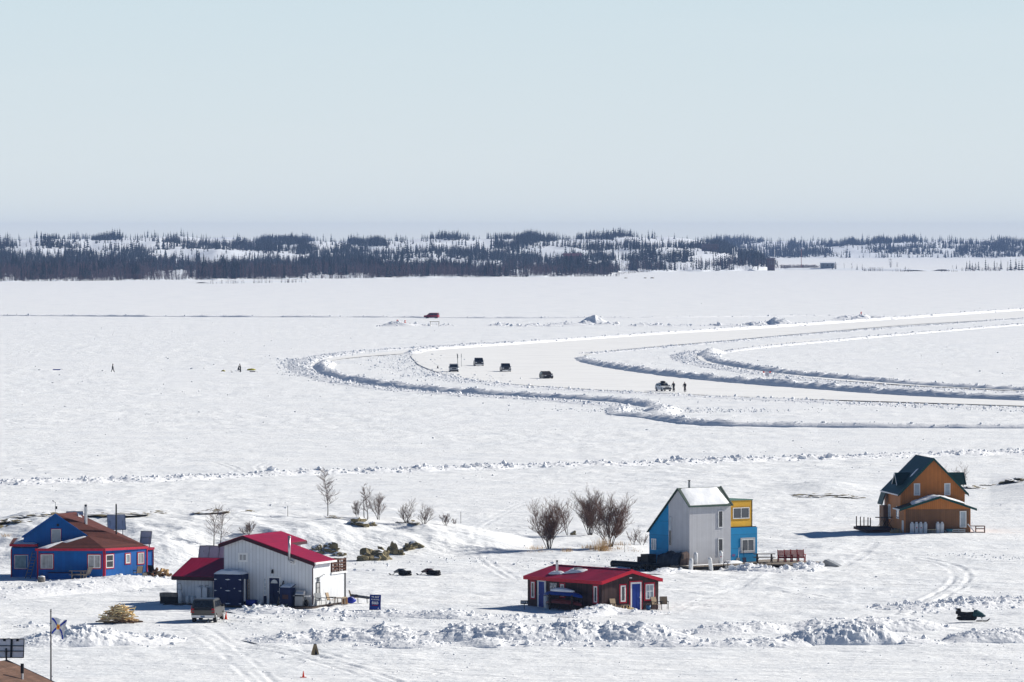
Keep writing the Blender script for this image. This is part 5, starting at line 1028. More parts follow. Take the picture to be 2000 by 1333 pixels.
# dormers
for s, x0 in ((1, .35), (-1, W_ + .25)):
    yc = 3.6; dz = 5.55; xo = -.05 if s > 0 else W_ + .05; d = MB()
    xi = lambda z: (z - e) / sl_ if s > 0 else W_ - (z - e) / sl_
    xb = x0 + s * .25
    d.prism([(xb, yc - 1.0, 3.7), (xb, yc + 1.0, 3.7), (xb, yc + 1.0, 4.75), (xb, yc, 5.5), (xb, yc - 1.0, 4.75)], (s * 1.6, 0, 0)); d.build('dormer_wall', ORNG, oh)
    for q in (-1, 1): roof_slab(oh, [(xb - s * .55, yc + q * 1.35, 4.62), (xb - s * .55, yc, 5.72), (hc - s * .9, yc, 5.72), (hc - s * .9, yc + q * 1.35, 4.62)], .09, GREENR, 'dormer_roof')
    f = MB(); [beam(f, (xb - s * .57, yc + q * 1.35, 4.64), (xb - s * .57, yc, 5.74), .05, .13) for q in (-1, 1)]; f.build('dormer_fascia', WHITE if s > 0 else GREEN, oh)
    win(oh, (xb, yc, 3.85), (0, 1, 0), (-s, 0, 0), 1.2, .85, frame=WHITE, fw=.1, pane=PALEG)
roof_slab(oh, [(-ov, 6.6, e - sl_ * ov + .1), (-.72, 6.6, 2.45), (-.72, L_, 2.45), (-ov, L_, e - sl_ * ov + .1)], .1, GREENR, 'side_roof', vec=(.1, 0, -.05)); MB().box(-.5, 0, 6.7, L_, -.2, 2.3).build('side_porch', BRNO, oh)
snowcap(oh, [V(1.25, 2.0, e + sl_ * 1.25 + .12), V(1.45, 1.6, e + sl_ * 1.45 + .12), V(2.1, 1.7, e + sl_ * 2.1 + .12), V(2.05, 2.1, e + sl_ * 2.05 + .12)], .09, seed=24)
MB().box(4.95, 5.7, 4.6, 5.5, 4.2, 5.55).build('chimney_base', WOODD, oh); c_ = chimney(oh, (4.45, 4.9, 5.6), .85, .11, BLACK, 1.4, SNC)
MB().box(2.0, 5.9, -3.36, -3.32, .0, .02).build('sill_board', WOODD, oh)
for k_, (x, lb) in enumerate([(.52, 'leftmost of four white cylinders by the orange annex'), (.95, 'second of four white cylinders by the orange annex'), (1.38, 'third of four white cylinders by the orange annex'), (1.82, 'rightmost of four white cylinders by the orange annex'), (3.05, 'left of a pair of white cylinders at the orange annex middle'), (3.46, 'right of a pair of white cylinders at the orange annex middle')]): tank(lb, op(x, -3.4), 1.2, .20, mark=k_ in (1, 2))
t = thing('wooden_crate', 'low wooden crate between the two cylinder groups', 'crate', op(2.45, -3.35), TO_); MB().box(-.38, .38, -.2, .2, 0, .45).build('crate_body', WOODG, t); MB().box(-.4, .4, -.22, .22, .45, .49).build('lid', WOOD, t)
t = thing('junk_tubs', 'blue and grey tubs stacked against the orange annex', 'tub', op(4.15, -3.4), TO_); MB().lathe([(.25, 0), (.3, .28), (.27, .28), (.2, .03)], n=12).build('lower_tub', ZINC, t, True); MB().lathe([(.26, .25), (.34, .50), (.3, .5), (.2, .28)], (.05, 0, 0), 12).build('upper_tub', M('turquoise_plastic', (.05, .17, .22), .5), t, True); MB().tube([(-.5 + .18 * math.cos(a), -.05, .2 + .18 * math.sin(a)) for a in np.linspace(0, 6.283, 13)], .05, 6).build('ring', ZINC, t)
t = thing('pallet', 'grey pallet lying on edge along the orange annex', 'pallet', op(5.1, -3.45), TO_); m = MB(); [m.box(-.65, .65, -.06, -.03, z, z + .12) for z in (0, .2, .38)]; [m.box(x - .05, x + .05, -.03, .08, 0, .5) for x in (-.6, 0, .6)]; m.build('slats', ZINC, t)
t = thing('step_railing', 'brown timber steps and rail at the right corner of the orange house', 'steps', op(7.0, -2.6), TO_); m = MB(); m.box(-.9, .75, -.5, .5, .05, .15); [m.box(-.9 - .28 * k_, -.62 - .28 * k_, -.5, .5, .02, .1) for k_ in (0,)]; m.build('treads', WOODD, t)
RB = M('rail_red_brown', (.15, .07, .045), .85, var=.3)
for x in (-.15, .72): MB().box(x - .05, x + .05, -.5, -.42, 0, .78).build('post', RB, t)
for z in (.45, .70): MB().box(-.15, .75, -.48, -.44, z, z + .09).build('rail', RB, t)
MB().prism([(-1.0, -.52, .95), (-.88, -.52, .98), (-.12, -.52, .1), (-.24, -.52, .07)], (0, .05, 0)).build('stringer', WHITE, t); MB().box(-.9, .8, .42, .5, .68, .76).build('rail', RB, t)
t = thing('side_deck', 'dark red plank deck with upright posts left of the orange house', 'deck', op(-1.2, 3.6), TO_); MB().box(-2.2, 1.15, -3.6, 3.6, .05, .30).build('decking', M('deck_maroon', (.06, .022, .02), .8, var=.3), t)
for k_, (x, y) in enumerate([(-2.15, 2.2), (-1.75, 2.2), (-1.4, 2.2), (-1.0, 2.2), (-.75, 2.2)]): MB().box(x - .045, x + .045, y - .045, y + .045, .3, 1.35 - .04 * k_).build('post', RB, t)
MB().box(-2.15, -.7, 2.15, 2.25, .35, .43).build('rail', RB, t)
t = thing('sawhorse', 'folded dark trestle table on the orange house deck', 'trestle', op(-.75, 4.6, .3), TO_); m = MB(); [m.cyl((x - .35, 0, 0), (x + .25, 0, .95), .02, n=5) for x in (-.4, .1, .6)]; [m.cyl((x + .3, 0, 0), (x - .25, 0, .95), .02, n=5) for x in (-.1, .4)]; m.build('leg', BLACK, t); MB().box(-.9, .7, -.3, .3, .95, 1.02).build('top_board', WOODD, t)
t = thing('debris_heap', 'clutter of scrap and dry weeds by the orange house side door', 'scrap', op(-.6, -2.6), TO_); m = MB(); rr = random.Random(9)
for k_ in range(16): x, y = rr.uniform(-.9, .5), rr.uniform(-.7, .7); m.cyl((x, y, 0), (x + rr.uniform(-.3, .3), y, rr.uniform(.2, .6)), .03, n=4)
m.build('sticks', WOODG, t); MB().blob((-.2, -.2, .12), .6, .4, .3, 6, .3, 2).build('weeds', GRASS, t)
# ---------------- blue house (hand built, not quite square)
Yb = 501.5; C0 = AT(203.6, 1132, Yb); C0.z = .30; bh = thing('blue_house', 'cobalt blue cabin with red trim and brown shingle roof', 'house', C0); 
def bq(px, py, dy): return AT(px, py, Yb + dy) - C0
def bg_(px, dy, z): q = AT(px, 1000, Yb + dy) - C0; q.z = z; return q
BL2 = M('lit_blue_siding', (0.015, 0.19, 0.50), 0.6, var=.08, scale=1.5, stripe=(.31, .04, .8, (1, 1, 0)))
base = [bg_(72, .3, -.4), bg_(203.6, 0, -.4), bg_(288, 4.2, -.4), bg_(262, 8.5, -.4), bg_(60, 8.0, -.4)]
MB().prism(base, (0, 0, 2.82)).build('wall', BLUE, bh)
gl, gr2, gp = bq(46, 1047, 2.8), bq(170, 1047, 2.35), bq(108.5, 1005.5, 2.6); 
A_, E1, T_ = bq(68.5, 1072.0, -.15), bq(204.5, 1072.0, -.3), bq(171, 1046.5, 2.1); E2 = bq(288.8, 1067.5, 4.25); P1 = bq(108.0, 1003.6, 2.35); P2 = bq(147.5, 1000.5, 8.0)
MB().prism([A_, E1, T_], (0, 0, -.10)).build('porch_roof', BRNR, bh)
A2 = bg_(74, 2.6, 2.4); MB().prism([A_, T_, A2], (0, 0, -.1)).build('porch_roof_side', BRNR, bh)
MB().prism([V(gl.x, gl.y, 0), V(gr2.x, gr2.y, 0), gr2, gp, gl], (P2 - P1) * .93 - V(0, 0, .1)).build('upper_wall', BLUE, bh)
r_ = MB(); r_.prism([P1, T_, E1, E2, P2], (0, 0, -.10)); r_.build('roof', BRNR, bh)
LE = bq(42.5, 1048.5, 2.6); LB = LE + V(P2.x - P1.x, P2.y - P1.y, P2.z - P1.z); MB().prism([P1, LE, LB, P2], (0, 0, -.10)).build('roof', BRNR, bh)
f = MB(); beam(f, A_ + V(0, -.03, .01), E1 + V(0, -.03, .01), .05, .20); beam(f, E1 + V(.03, -.03, .01), E2 + V(.03, -.03, .01), .05, .20); f.build('fascia', M('red_fascia', (.46, .02, .045), .5), bh)
f = MB(); beam(f, LE + V(0, -.04, .02), P1 + V(0, -.04, .02), .05, .15); beam(f, T_ + V(0, -.04, .02), P1 + V(0, -.04, .02), .05, .15); f.build('rake_board', BLUE, bh)
dF = (bg_(203.6, 0, 0) - bg_(72, .3, 0)).normalized(); nF = V(dF.y, -dF.x, 0); dR = (bg_(288, 4.2, 0) - bg_(203.6, 0, 0)).normalized(); nR = V(dR.y, -dR.x, 0)
for o_c, d_c, n_c in ((bg_(203.6, 0, -.3) - dF * .06, dF, nF), (bg_(203.6, 0, -.3) + dR * .08, dR, nR), (bg_(73.5, .3, -.3), dF, nF), (bg_(287, 4.15, -.3), dR, nR)): MB().ob(o_c, d_c, n_c, .12, 2.65, .04).build('corner_trim', REDT, bh)
s_ = 23.2
def fw_(px): return bg_(72, .3, 0) + dF * ((px - 72) / s_)
win(bh, fw_(91.5) + V(0, 0, .88), dF, nF, 1.05, 1.18, trim=RT, tw=.08, fw=.05, pane=CURT); win(bh, fw_(184.5) + V(0, 0, .92), dF, nF, 1.05, 1.12, trim=RT, tw=.08, fw=.07, pane=CURT, mull=(2, 0))
def rw_(px): return dR * ((px - 203.6) / 84.5 * 5.55)
win(bh, rw_(213.5) + V(0, 0, .92), dR, nR, .92, 1.12, trim=RT, tw=.09, fw=.07, pane=DGLASS, mull=(1, 1)); win(bh, rw_(248) + V(0, 0, 1.2), dR, nR, .55, .8, trim=RT, tw=.09, fw=.09, pane=PALEG); win(bh, rw_(272.5) + V(0, 0, 1.12), dR, nR, .72, .9, trim=RT, tw=.09, fw=.05, pane=CURT)
win(bh, bg_(109.5, 2.56, 2.95), (1, 0, 0), (0, -1, 0), .78, 1.12, trim=RT, tw=.05, fw=.05, pane=PALEG); m = MB(); m.cyl(bg_(113, 2.56, 4.42), bg_(113, 2.48, 4.42), .11, n=10); m.build('gable_vent', BLACK, bh)
# left block
lb_ = [bg_(21.5, 2.5, -.4), bg_(70, 2.3, -.4), bg_(72, 6.5, -.4), bg_(26, 6.7, -.4)]; MB().prism(lb_, (0, 0, 2.9)).build('side_wing', BLUE, bh)
q1, q2, q3, q4 = bq(18.5, 1063.5, 2.3), bq(74, 1064, 2.1), bg_(80, 6.3, 3.12), bg_(26, 6.6, 3.12); MB().prism([q1, q2, q3, q4], (0, 0, -.1)).build('wing_roof', BRNR, bh); f = MB(); beam(f, q1 + V(0, -.03, .02), q2 + V(0, -.03, .02), .05, .2); f.build('wing_fascia', REDT, bh)
snowcap(bh, [q1.lerp(q2, .12).lerp(q4, .04), q2.lerp(q3, .04) - V(.1, 0, 0), q3 - V(.1, .1, 0), q4.lerp(q3, .15)], .16, seed=31)
win(bh, bg_(41.5, 2.4, .75), (1, 0, 0), (0, -1, 0), 1.15, 1.15, trim=RT, tw=.05, fw=.05, pane=M('green_glass', (.16, .26, .30), .12, var=.3)); f = MB(); f.ob(bg_(22, 2.45, -.3), (1, 0, 0), (0, -1, 0), .1, 2.7, .04); f.build('wing_corner_trim', REDT, bh)
# right small block
MB().prism([bg_(287.5, 4.4, -.4), bg_(299.5, 5.0, -.4), bg_(300, 7.0, -.4), bg_(284, 7.0, -.4)], (0, 0, 2.55)).build('right_closet', BL2 if False else BLUE, bh); MB().prism([bg_(286, 4.2, 2.22), bg_(301.5, 4.9, 2.22), bg_(302, 7.1, 2.22), bg_(284, 7.1, 2.22)], (0, 0, .1)).build('closet_roof', REDT, bh); f = MB(); f.ob(bg_(299.2, 4.97, -.3), (1, .1, 0), (.1, -1, 0), .09, 2.5, .05); f.build('closet_trim', REDT, bh)
c1 = bq(167.5, 1035, 3.3); chimney(bh, c1, 1.95, .14, STEEL, 1.05, STEEL); c2 = bq(227, 1044, 3.9); chimney(bh, c2, 2.5, .065, BLACK, 1.4)
snowcap(bh, [bq(168, 1037, 3.0), bq(171, 1039, 2.9), bq(179, 1042, 2.9), bq(174, 1037, 3.3)], .08, seed=33); snowcap(bh, [bq(150, 1003, 6.8), bq(158, 1007, 6.2), bq(161, 1012, 6.2), bq(152, 1010, 5.9)], .10, seed=34); snowcap(bh, [A_ + V(.2, 0, .02), A_.lerp(E1, .18) + V(0, .02, .02), A_.lerp(T_, .55) + V(0, 0, .03), A_.lerp(T_, .4) + V(0, 0, .03)], .07, seed=35); snowcap(bh, [A_.lerp(T_, .5), A_.lerp(T_, .52) + V(.35, -.2, -.07), T_.lerp(A_, .04) + V(.05, -.15, -.05), T_.lerp(A_, .02)], .07, seed=36)
t = thing('weather_mast', 'thin mast with a dark wind sensor on the blue gable peak', 'mast', C0 + P1 + V(0, .1, -.1)); MB().cyl((0, 0, 0), (0, 0, 1.05), .022, n=6).build('pole', ZINC, t); MB().box(.02, .16, -.06, .06, .48, .72).build('sensor_box', BLACK, t); MB().tube([(-.2, 0, 1.16), (0, 0, 1.02), (.05, 0, 1.0)], .015).cyl((-.2, 0, 1.12), (-.2, 0, 1.22), .04, n=6).build('wind_vane', BLACK, t)
solar('large grey backed solar panel behind the brown roof\'s black pipe', AT(228, 1040, Yb + 10) - V(0, 0, .9), R(12), 1.55, 1.35, R(20), 2, 1.1, (2, 1)); solar('tilted solar panel at the right end of the brown roof', AT(284, 1063, Yb + 6.2) - V(0, 0, .35), R(-18), 1.0, 1.1, R(16), 2, .35, (1, 2)); solar('thin solar panel edge above the brown roof ridge', AT(146, 1008, Yb + 9.5) - V(0, 0, .4), R(8), 1.4, .5, R(30), 2, .3, (2, 1))
t = thing('wooden_ladder', 'pale wooden ladder leaning on the blue wall', 'ladder', AT(58, 1130, Yb + 1.2) * 1.0); t.location.z = .3; 
for x in (-.2, .22): MB().cyl((x - .15, -.35, 0), (x + .38, .75, 2.2), .035, n=5).build('rail', WOODG, t)
m = MB(); [m.cyl((-.35 + .53 * q, -.35 + 1.1 * q, 2.2 * q), (.07 + .53 * q, -.35 + 1.1 * q, 2.2 * q), .022, n=5) for q in np.linspace(.1, .92, 8)]; m.build('rung', WOODG, t)
q = G(152, 1132.5, .3); picnic_table('small weathered picnic table in front of the blue wall', q, R(4), M('grey_bench_wood', (.33, .28, .23), .85, var=.2), 1.5)
q = G(168, 1131.5, .3); deck_chair('pale wooden chair at the picnic table by the blue wall', q, R(60), M('pale_wood', (.5, .42, .33), .8, var=.15))
t = thing('fire_barrel', 'squat grey barrel with snow on top before the blue wall', 'barrel', G(81, 1138, .3)); MB().lathe([(.26, 0), (.31, .12), (.31, .38), (.27, .46)], n=14).build('barrel_body', M('old_tin', (.22, .20, .18), .7, .2, var=.3), t, True); MB().blob((0, 0, .48), .26, .26, .08, 2, .15, 2).build('snow_cover', SNC, t, True); MB().cyl((-.1, 0, .5), (.12, .05, .72), .03, n=5).build('handle', BLACK, t)
t = thing('low_bench_box', 'low blue bench box with red edge along the blue wall', 'bench', C0 + fw_(118) + V(0, -.35, 0)); MB().box(-.95, .95, -.25, .3, -.3, .52).build('box', BLUE, t); MB().box(-1.0, 1.0, -.28, .32, .52, .56).build('lid', MAROON, t)
sling_chair('tan cushioned chair on the deck beside the blue house', C0 + rw_(252) + nR * .9, R(35), 'chairs on the blue house deck'); sling_chair('dark lounge chair at the far end of the blue house deck', C0 + rw_(280) + nR * 1.0, R(-30), 'chairs on the blue house deck', fab=BLACK)
t = thing('fire_table', 'low dark table between the two deck chairs', 'table', C0 + rw_(266) + nR * 1.3, .6); MB().lathe([(.4, .42), (.4, .47)], n=14).build('tabletop', BLACK, t); [MB().cyl((.3 * math.cos(a), .3 * math.sin(a), 0), (.2 * math.cos(a), .2 * math.sin(a), .42), .02, n=5).build('leg', BLACK, t) for a in (0.4, 2.5, 4.6)]
t = thing('cushion_board', 'pale board leaning by the deck chairs of the blue house', 'board', C0 + rw_(257) + nR * 1.5, .3); MB().prism([(-.2, 0, 0), (.2, 0, 0), (.14, .15, .42), (-.26, .15, .42)], (0, .05, 0)).build('board', M('pale_board', (.5, .42, .30), .8), t)
t = thing('plank_deck', 'grey plank deck along the sunny side of the blue house', 'deck', C0 + V(0, 0, -.12)); q = [rw_(238) + nR * .1, rw_(300) + nR * .1, bg_(335, 2.5, 0), bg_(300, .5, 0), rw_(238) + nR * 1.6]; MB().prism([Vector((a.x, a.y, 0)) for a in q], (0, 0, .12)).build('decking', WOODG, t)
LOGM = [M('split_log_pale', (.50, .33, .16), .85, var=.3), M('split_log_brown', (.22, .12, .06), .9, var=.3)]
lgme = [MB().cyl((-.2, 0, 0), (.2, 0, 0), .11, .12, 7).build('firewood_log', mm) for mm in LOGM]; rr = random.Random(12)
for k_ in range(34):
    o = bpy.data.objects.new('firewood_log', lgme[0 if rr.random() < .55 else 1].data); COL.objects.link(o); x = rr.gauss(0, .75); q = AT(313, 1122, Yb + 3.2 + rr.uniform(-.5, .6)); o.location = (q.x + x * .9, q.y, .34 + max(.05, .8 - abs(x) * .45) * rr.random()); o.rotation_euler = (rr.uniform(-.6, .6), rr.uniform(-.7, .7), rr.uniform(0, 6)); tag(o, 'split firewood log in the heap right of the blue house', 'log', 'firewood heap by the blue house')
for o in lgme: bpy.data.objects.remove(o)
# ---------------- brown roofed house at the bottom left
Yr = 352.0; ap = AT(13, 1289.5, Yr); br = thing('brown_roofed_house', 'house with brown shingle roof cut by the photo\'s lower left corner', 'house', V(ap.x, ap.y, 0)); z_ = ap.z; e_ = V(-.35, -.94, 0) ; r_ = V(.94, -.35, 0); S1 = .40
def rp(a, b, dz=0): q = r_ * a + e_ * b; q.z = z_ - S1 * abs(a) + dz; return q
roof_slab(br, [rp(0, 0), rp(5.2, 0), rp(5.2, 9.5), rp(0, 9.5)], .12, BRN2); roof_slab(br, [rp(0, 0), rp(-5.2, 0), rp(-5.2, 9.5), rp(0, 9.5)], .12, BRN2)
f = MB(); beam(f, rp(0, -.04, .02), rp(5.2, -.04, .02), .06, .22); beam(f, rp(0, -.04, .02), rp(-5.2, -.04, .02), .06, .22); f.build('fascia', NAVY, br); f = MB(); beam(f, rp(0, 9.54, .02), rp(5.2, 9.54, .02), .06, .22); beam(f, rp(0, 9.54, .02), rp(-5.2, 9.54, .02), .06, .22); f.build('fascia', NAVY, br)
w0 = [r_ * -4.8 + e_ * .3, r_ * 4.8 + e_ * .3]; pts = [V(q.x, q.y, -.05) for q in w0] + [V(w0[1].x, w0[1].y, z_ - S1 * 4.8 - .12), V((r_ * 0 + e_ * .3).x, (e_ * .3).y, z_ - .12), V(w0[0].x, w0[0].y, z_ - S1 * 4.8 - .12)]; MB().prism(pts, e_ * 8.9).build('wall', WHITE, br)
cq = AT(43.5, 1334, Yr - 3.2) - br.location; cq.z -= .5; c_ = chimney(br, cq, 1.28, .075, STEEL, 1.1, name='flue_pipe'); MB().cyl(cq + V(0, 0, 1.05), cq + V(0, 0, 1.62), .10, n=10).build('dark_cowl', BLACK, c_)
t = thing('pole_solar_array', 'three panel solar array seen from behind on a roof post', 'solar panel', AT(13, 1290, Yr + .25), R(-4)); o_, up_, nn_ = rack_panel(t, 2.35, 1.12, R(14), M('array_back', (.72, .72, .76), .5, var=.1), (3, 1), .15); 
t.location.x -= .16; m = MB(); m.box(.10, .19, -.06, .02, -.06, .72); m.build('post', BLACK, t); m = MB(); m.ob(o_ + up_ * .36 + nn_ * .04, V(1, 0, 0), nn_, 2.3, .045, .05, up_).ob(o_ + up_ * .68 + nn_ * .04, V(1, 0, 0), nn_, 2.3, .045, .05, up_).ob(o_ + V(.45, 0, 0) + up_ * .02 + nn_ * .04, V(1, 0, 0), nn_, .09, 1.05, .05, up_); m.build('rack_bars', BLACK, t)
for x in (-.78, 0, .78): MB().ob(o_ + V(x, 0, 0) + up_ * .98 + nn_ * .035, V(1, 0, 0), nn_, .15, .12, .04, up_).build('junction_box', BLACK, t)
# ================================================================== VEHICLES
def vehicle(name, label, cat, p, fwd, prof, L, Wd, belt, tum, paint, glass, group=None, gl=None, front=None, rear=None, rack=False, box=False, trim=None, wheel_r=.36, axles=(.78, -.80), plate=True):
    """profile points (x forward, z) clockwise from rear bottom; gl = (front glass edge, rear glass edge, list of side windows)"""
    t = thing(name, label, cat, p, math.atan2(fwd[1], fwd[0]), group); hw0 = Wd / 2
    def hw(z): return hw0 - tum * max(0, z - belt)
    cx = sum(q[0] for q in prof) / len(prof); cz = sum(q[1] for q in prof) / len(prof); n = len(prof); vs = []; rings = [(-1, .965), (-.93, 1.0), (.93, 1.0), (1, .965)]
    for f_, k in rings:
        for x, z in prof: vs.append((cx + (x - cx) * k, f_ * hw(z), cz + (z - cz) * k))
    fs = [(i * n + j, i * n + (j + 1) % n, (i + 1) * n + (j + 1) % n, (i + 1) * n + j) for i in range(3) for j in range(n)] + [tuple(range(n - 1, -1, -1)), tuple(range(3 * n, 4 * n))]
    MB().add(vs, fs).build('body', paint, t)
    fg, rg, sides = gl
    for nm, e in (('windscreen', fg), ('rear_window', rg)):
        if not e: continue
        a, b = Vector((e[0][0], 0, e[0][1])), Vector((e[1][0], 0, e[1][1])); d = (b - a).normalized(); nn = Vector((d.z, 0, -d.x)); nn = nn if (nn.x > 0) == (nm == 'windscreen') else -nn
        m = MB(); ya, yb = hw(a.z) - .14, hw(b.z) - .13; m.prism([a + V(0, -ya, 0), a + V(0, ya, 0), b + V(0, yb, 0), b + V(0, -yb, 0)], nn * .02); m.build(nm, glass, t)
    for s in (-1, 1):
        for poly in sides: MB().prism([V(x, s * (hw(z) - .005), z) for x, z in poly], (0, s * .018, 0)).build('side_window', glass, t)
        MB().box(.34 * L - .9, .34 * L - .72, s * hw0 * 1.0 if s > 0 else s * hw0 - .18, s * hw0 + .18 if s > 0 else s * hw0, belt - .02, belt + .16).build('mirror', trim or BLACK, t)
        MB().box(L / 2 - .10, L / 2 + .012, s * (hw0 - .30) - .17, s * (hw0 - .30) + .17, belt - .30, belt - .14).build('headlight', M_LAMP, t)
        MB().box(-L / 2 - .012, -L / 2 + .06, s * (hw0 - .13) - .10, s * (hw0 - .13) + .10, belt - .34, belt - .02).build('taillight', M_TAIL, t)
        for ax in axles:
            x = ax * L / 2 * .8; w_ = MB(); w_.cyl((x, s * (hw0 - .22), wheel_r), (x, s * (hw0 + .015), wheel_r), wheel_r, wheel_r, 16); wo = w_.build('wheel', RUBBER, t)
            MB().cyl((x, s * (hw0 + .005), wheel_r), (x, s * (hw0 + .03), wheel_r), wheel_r * .62, wheel_r * .5, 12).build('rim', ZINC, wo)
    MB().box(L / 2 - .08, L / 2 + .09, -hw0 + .06, hw0 - .06, .38, .58).build('bumper', trim or BLACK, t); MB().box(-L / 2 - .10, -L / 2 + .06, -hw0 + .04, hw0 - .04, .40, .58).build('bumper', front and STEEL or trim or BLACK, t)
    g = MB(); [g.box(L / 2 - .02, L / 2 + .02, -hw0 + .5, hw0 - .5, z, z + .05) for z in (belt - .32, belt - .24, belt - .16)]; g.build('grille', BLACK, t)
    if plate: MB().box(-L / 2 - .13, -L / 2 - .10, -.16, .16, .42, .55).build('licence_plate', M_PLATE, t)
    top = max(z for _, z in prof)
    if rack:
        for s in (-1, 1): MB().box(-L * .38, L * .02, s * (hw(top) - .12) - .025, s * (hw(top) - .12) + .025, top + .05, top + .09).build('roof_rail', BLACK, t)
        r = MB(); [r.box(x - .03, x + .03, -hw(top) + .1, hw(top) - .1, top - .01, top + .06) for x in (-L * .3, -.1)]; r.build('crossbar', BLACK, t)
    if box:
        MB().blob((-.3, 0, top + .24), 1.0, .42, .20, 3, .03, 3, flat=.7).build('roof_box', BLACK, t, True); r = MB(); [r.box(x - .03, x + .03, -hw(top) + .1, hw(top) - .1, top - .02, top + .1) for x in (-.8, .2)]; r.build('crossbar', BLACK, t)
    return t
M_LAMP = M('lamp_glass', (.75, .76, .78), .15, spec=.7); M_TAIL = M('tail_lamp', (.40, .008, .012), .3); M_PLATE = M('plate_blue', (.14, .20, .30), .5)
SUVP = [(-2.3, .42), (-2.34, .95), (-2.22, 1.12), (-2.02, 1.70), (-1.75, 1.78), (.15, 1.76), (.45, 1.68), (1.05, 1.14), (2.15, 1.02), (2.32, .85), (2.30, .40), (1.2, .30), (-1.3, .30)]
SUVG = (((1.0, 1.16), (.47, 1.65)), ((-2.20, 1.16), (-2.04, 1.66)), [[(.78, 1.18), (.1, 1.18), (.1, 1.62), (.38, 1.62)], [(.0, 1.18), (-.85, 1.18), (-.85, 1.62), (.0, 1.62)], [(-.95, 1.18), (-2.0, 1.18), (-1.88, 1.62), (-.95, 1.62)]])
PICK = [(-2.75, .48), (-2.78, 1.10), (-.75, 1.12), (-.65, 1.85), (-.45, 1.92), (.65, 1.92), (.85, 1.84), (1.35, 1.24), (2.62, 1.14), (2.78, .98), (2.76, .46), (1.5, .36), (-1.6, .36)]
PICG = (((1.30, 1.27), (.87, 1.80)), ((-.73, 1.25), (-.66, 1.78)), [[(1.1, 1.28), (.2, 1.28), (.2, 1.78), (.75, 1.78)], [(.1, 1.28), (-.58, 1.28), (-.52, 1.78), (.1, 1.78)]])
CARP = [(-2.25, .35), (-2.30, .85), (-2.2, 1.0), (-1.75, 1.40), (-1.5, 1.46), (.0, 1.46), (.25, 1.40), (.95, .96), (2.1, .82), (2.28, .65), (2.26, .32), (1.2, .24), (-1.3, .24)]
CARG = (((.9, .99), (.27, 1.37)), ((-2.15, 1.03), (-1.78, 1.36)), [[(.68, 1.0), (-.1, 1.0), (-.1, 1.34), (.15, 1.34)], [(-.2, 1.0), (-1.0, 1.0), (-1.0, 1.34), (-.2, 1.34)], [(-1.1, 1.0), (-1.95, 1.02), (-1.62, 1.32), (-1.1, 1.34)]])
VANP = [(-2.55, .45), (-2.6, 1.1), (-2.5, 1.9), (-2.3, 1.98), (.35, 1.96), (.65, 1.88), (1.55, 1.18), (2.45, 1.02), (2.62, .85), (2.6, .40), (1.3, .30), (-1.4, .30)]
VANG = (((1.48, 1.22), (.69, 1.84)), ((-2.57, 1.25), (-2.5, 1.82)), [[(1.15, 1.26), (.35, 1.26), (.35, 1.8), (.6, 1.8)], [(.25, 1.26), (-1.0, 1.26), (-1.0, 1.8), (.25, 1.8)], [(-1.1, 1.26), (-2.35, 1.26), (-2.3, 1.8), (-1.1, 1.8)]])
PEWT = M('pewter_paint', (.062, .06, .053), .3, .3, var=.05, spec=.5); NAVYP = M('dark_truck_paint', (.018, .02, .032), .3, var=.05, spec=.5); CHARP = M('charcoal_truck_paint', (.035, .037, .045), .3, var=.05, spec=.5)
SILV = M('silver_paint', (.30, .32, .35), .3, .4, var=.05); WAGW = M('pale_wagon_paint', (.70, .71, .71), .3, var=.05); BRNP = M('dark_brown_paint', (.05, .04, .035), .3, var=.05); REDP = M('dark_red_paint', (.34, .02, .035), .35, var=.05)
p = G(403.5, 1217.0); vehicle('parked_suv', 'pewter grey SUV seen from behind, parked before the white house', 'SUV', p + V(0, 2.2, 0), (.118, .993), SUVP, 4.64, 1.80, 1.1, .16, PEWT, DGLASS, gl=SUVG, front=True, rack=False)
p = G(934.5, 716.5); vehicle('pickup_truck', 'dark pickup truck farthest up the ice road, heading this way', 'pickup truck', p + V(0, 2.6, 0), (.07, -.99), PICK, 5.56, 2.0, 1.15, .14, NAVYP, DGLASS, gl=PICG, trim=STEEL, wheel_r=.40, group='vehicles on the ice road')
p = G(987, 728); vehicle('pickup_truck', 'charcoal pickup truck between the other pickup and the dark car', 'pickup truck', p + V(0, 2.6, 0), (.09, -.99), PICK, 5.56, 2.0, 1.15, .14, CHARP, DGLASS, gl=PICG, trim=STEEL, wheel_r=.40, group='vehicles on the ice road')
p = G(886, 728.5); vehicle('parked_suv', 'silver SUV with roof rails beside two tall marker poles', 'SUV', p + V(0, 2.2, 0), (.05, -.99), SUVP, 4.64, 1.9, 1.1, .16, SILV, DGLASS, gl=SUVG, rack=True, group='vehicles on the ice road')
p = G(1067, 741.5); vehicle('dark_car', 'dark brown car nearest the camera on the ice road curve', 'car', p + V(0, 2.1, 0), (.22, -.97), [(x, z * 1.06) for x, z in CARP], 4.56, 1.95, 1.0, .20, BRNP, DGLASS, gl=CARG, rack=True, group='vehicles on the ice road')
p = G(1296, 766.3); vehicle('station_wagon', 'pale station wagon with a black roof box near two cyclists', 'car', p + V(0, 1.5, .17), (.30, -.95), CARP, 4.56, 1.8, 1.0, .20, WAGW, DGLASS, gl=CARG, box=True, group='vehicles on the ice road')
p = G(843, 622.2); vehicle('red_van', 'dark red minivan driving left along the far snow line', 'van', p, (-.97, .26), VANP, 5.2, 2.0, 1.2, .12, REDP, DGLASS, gl=VANG, trim=REDP)
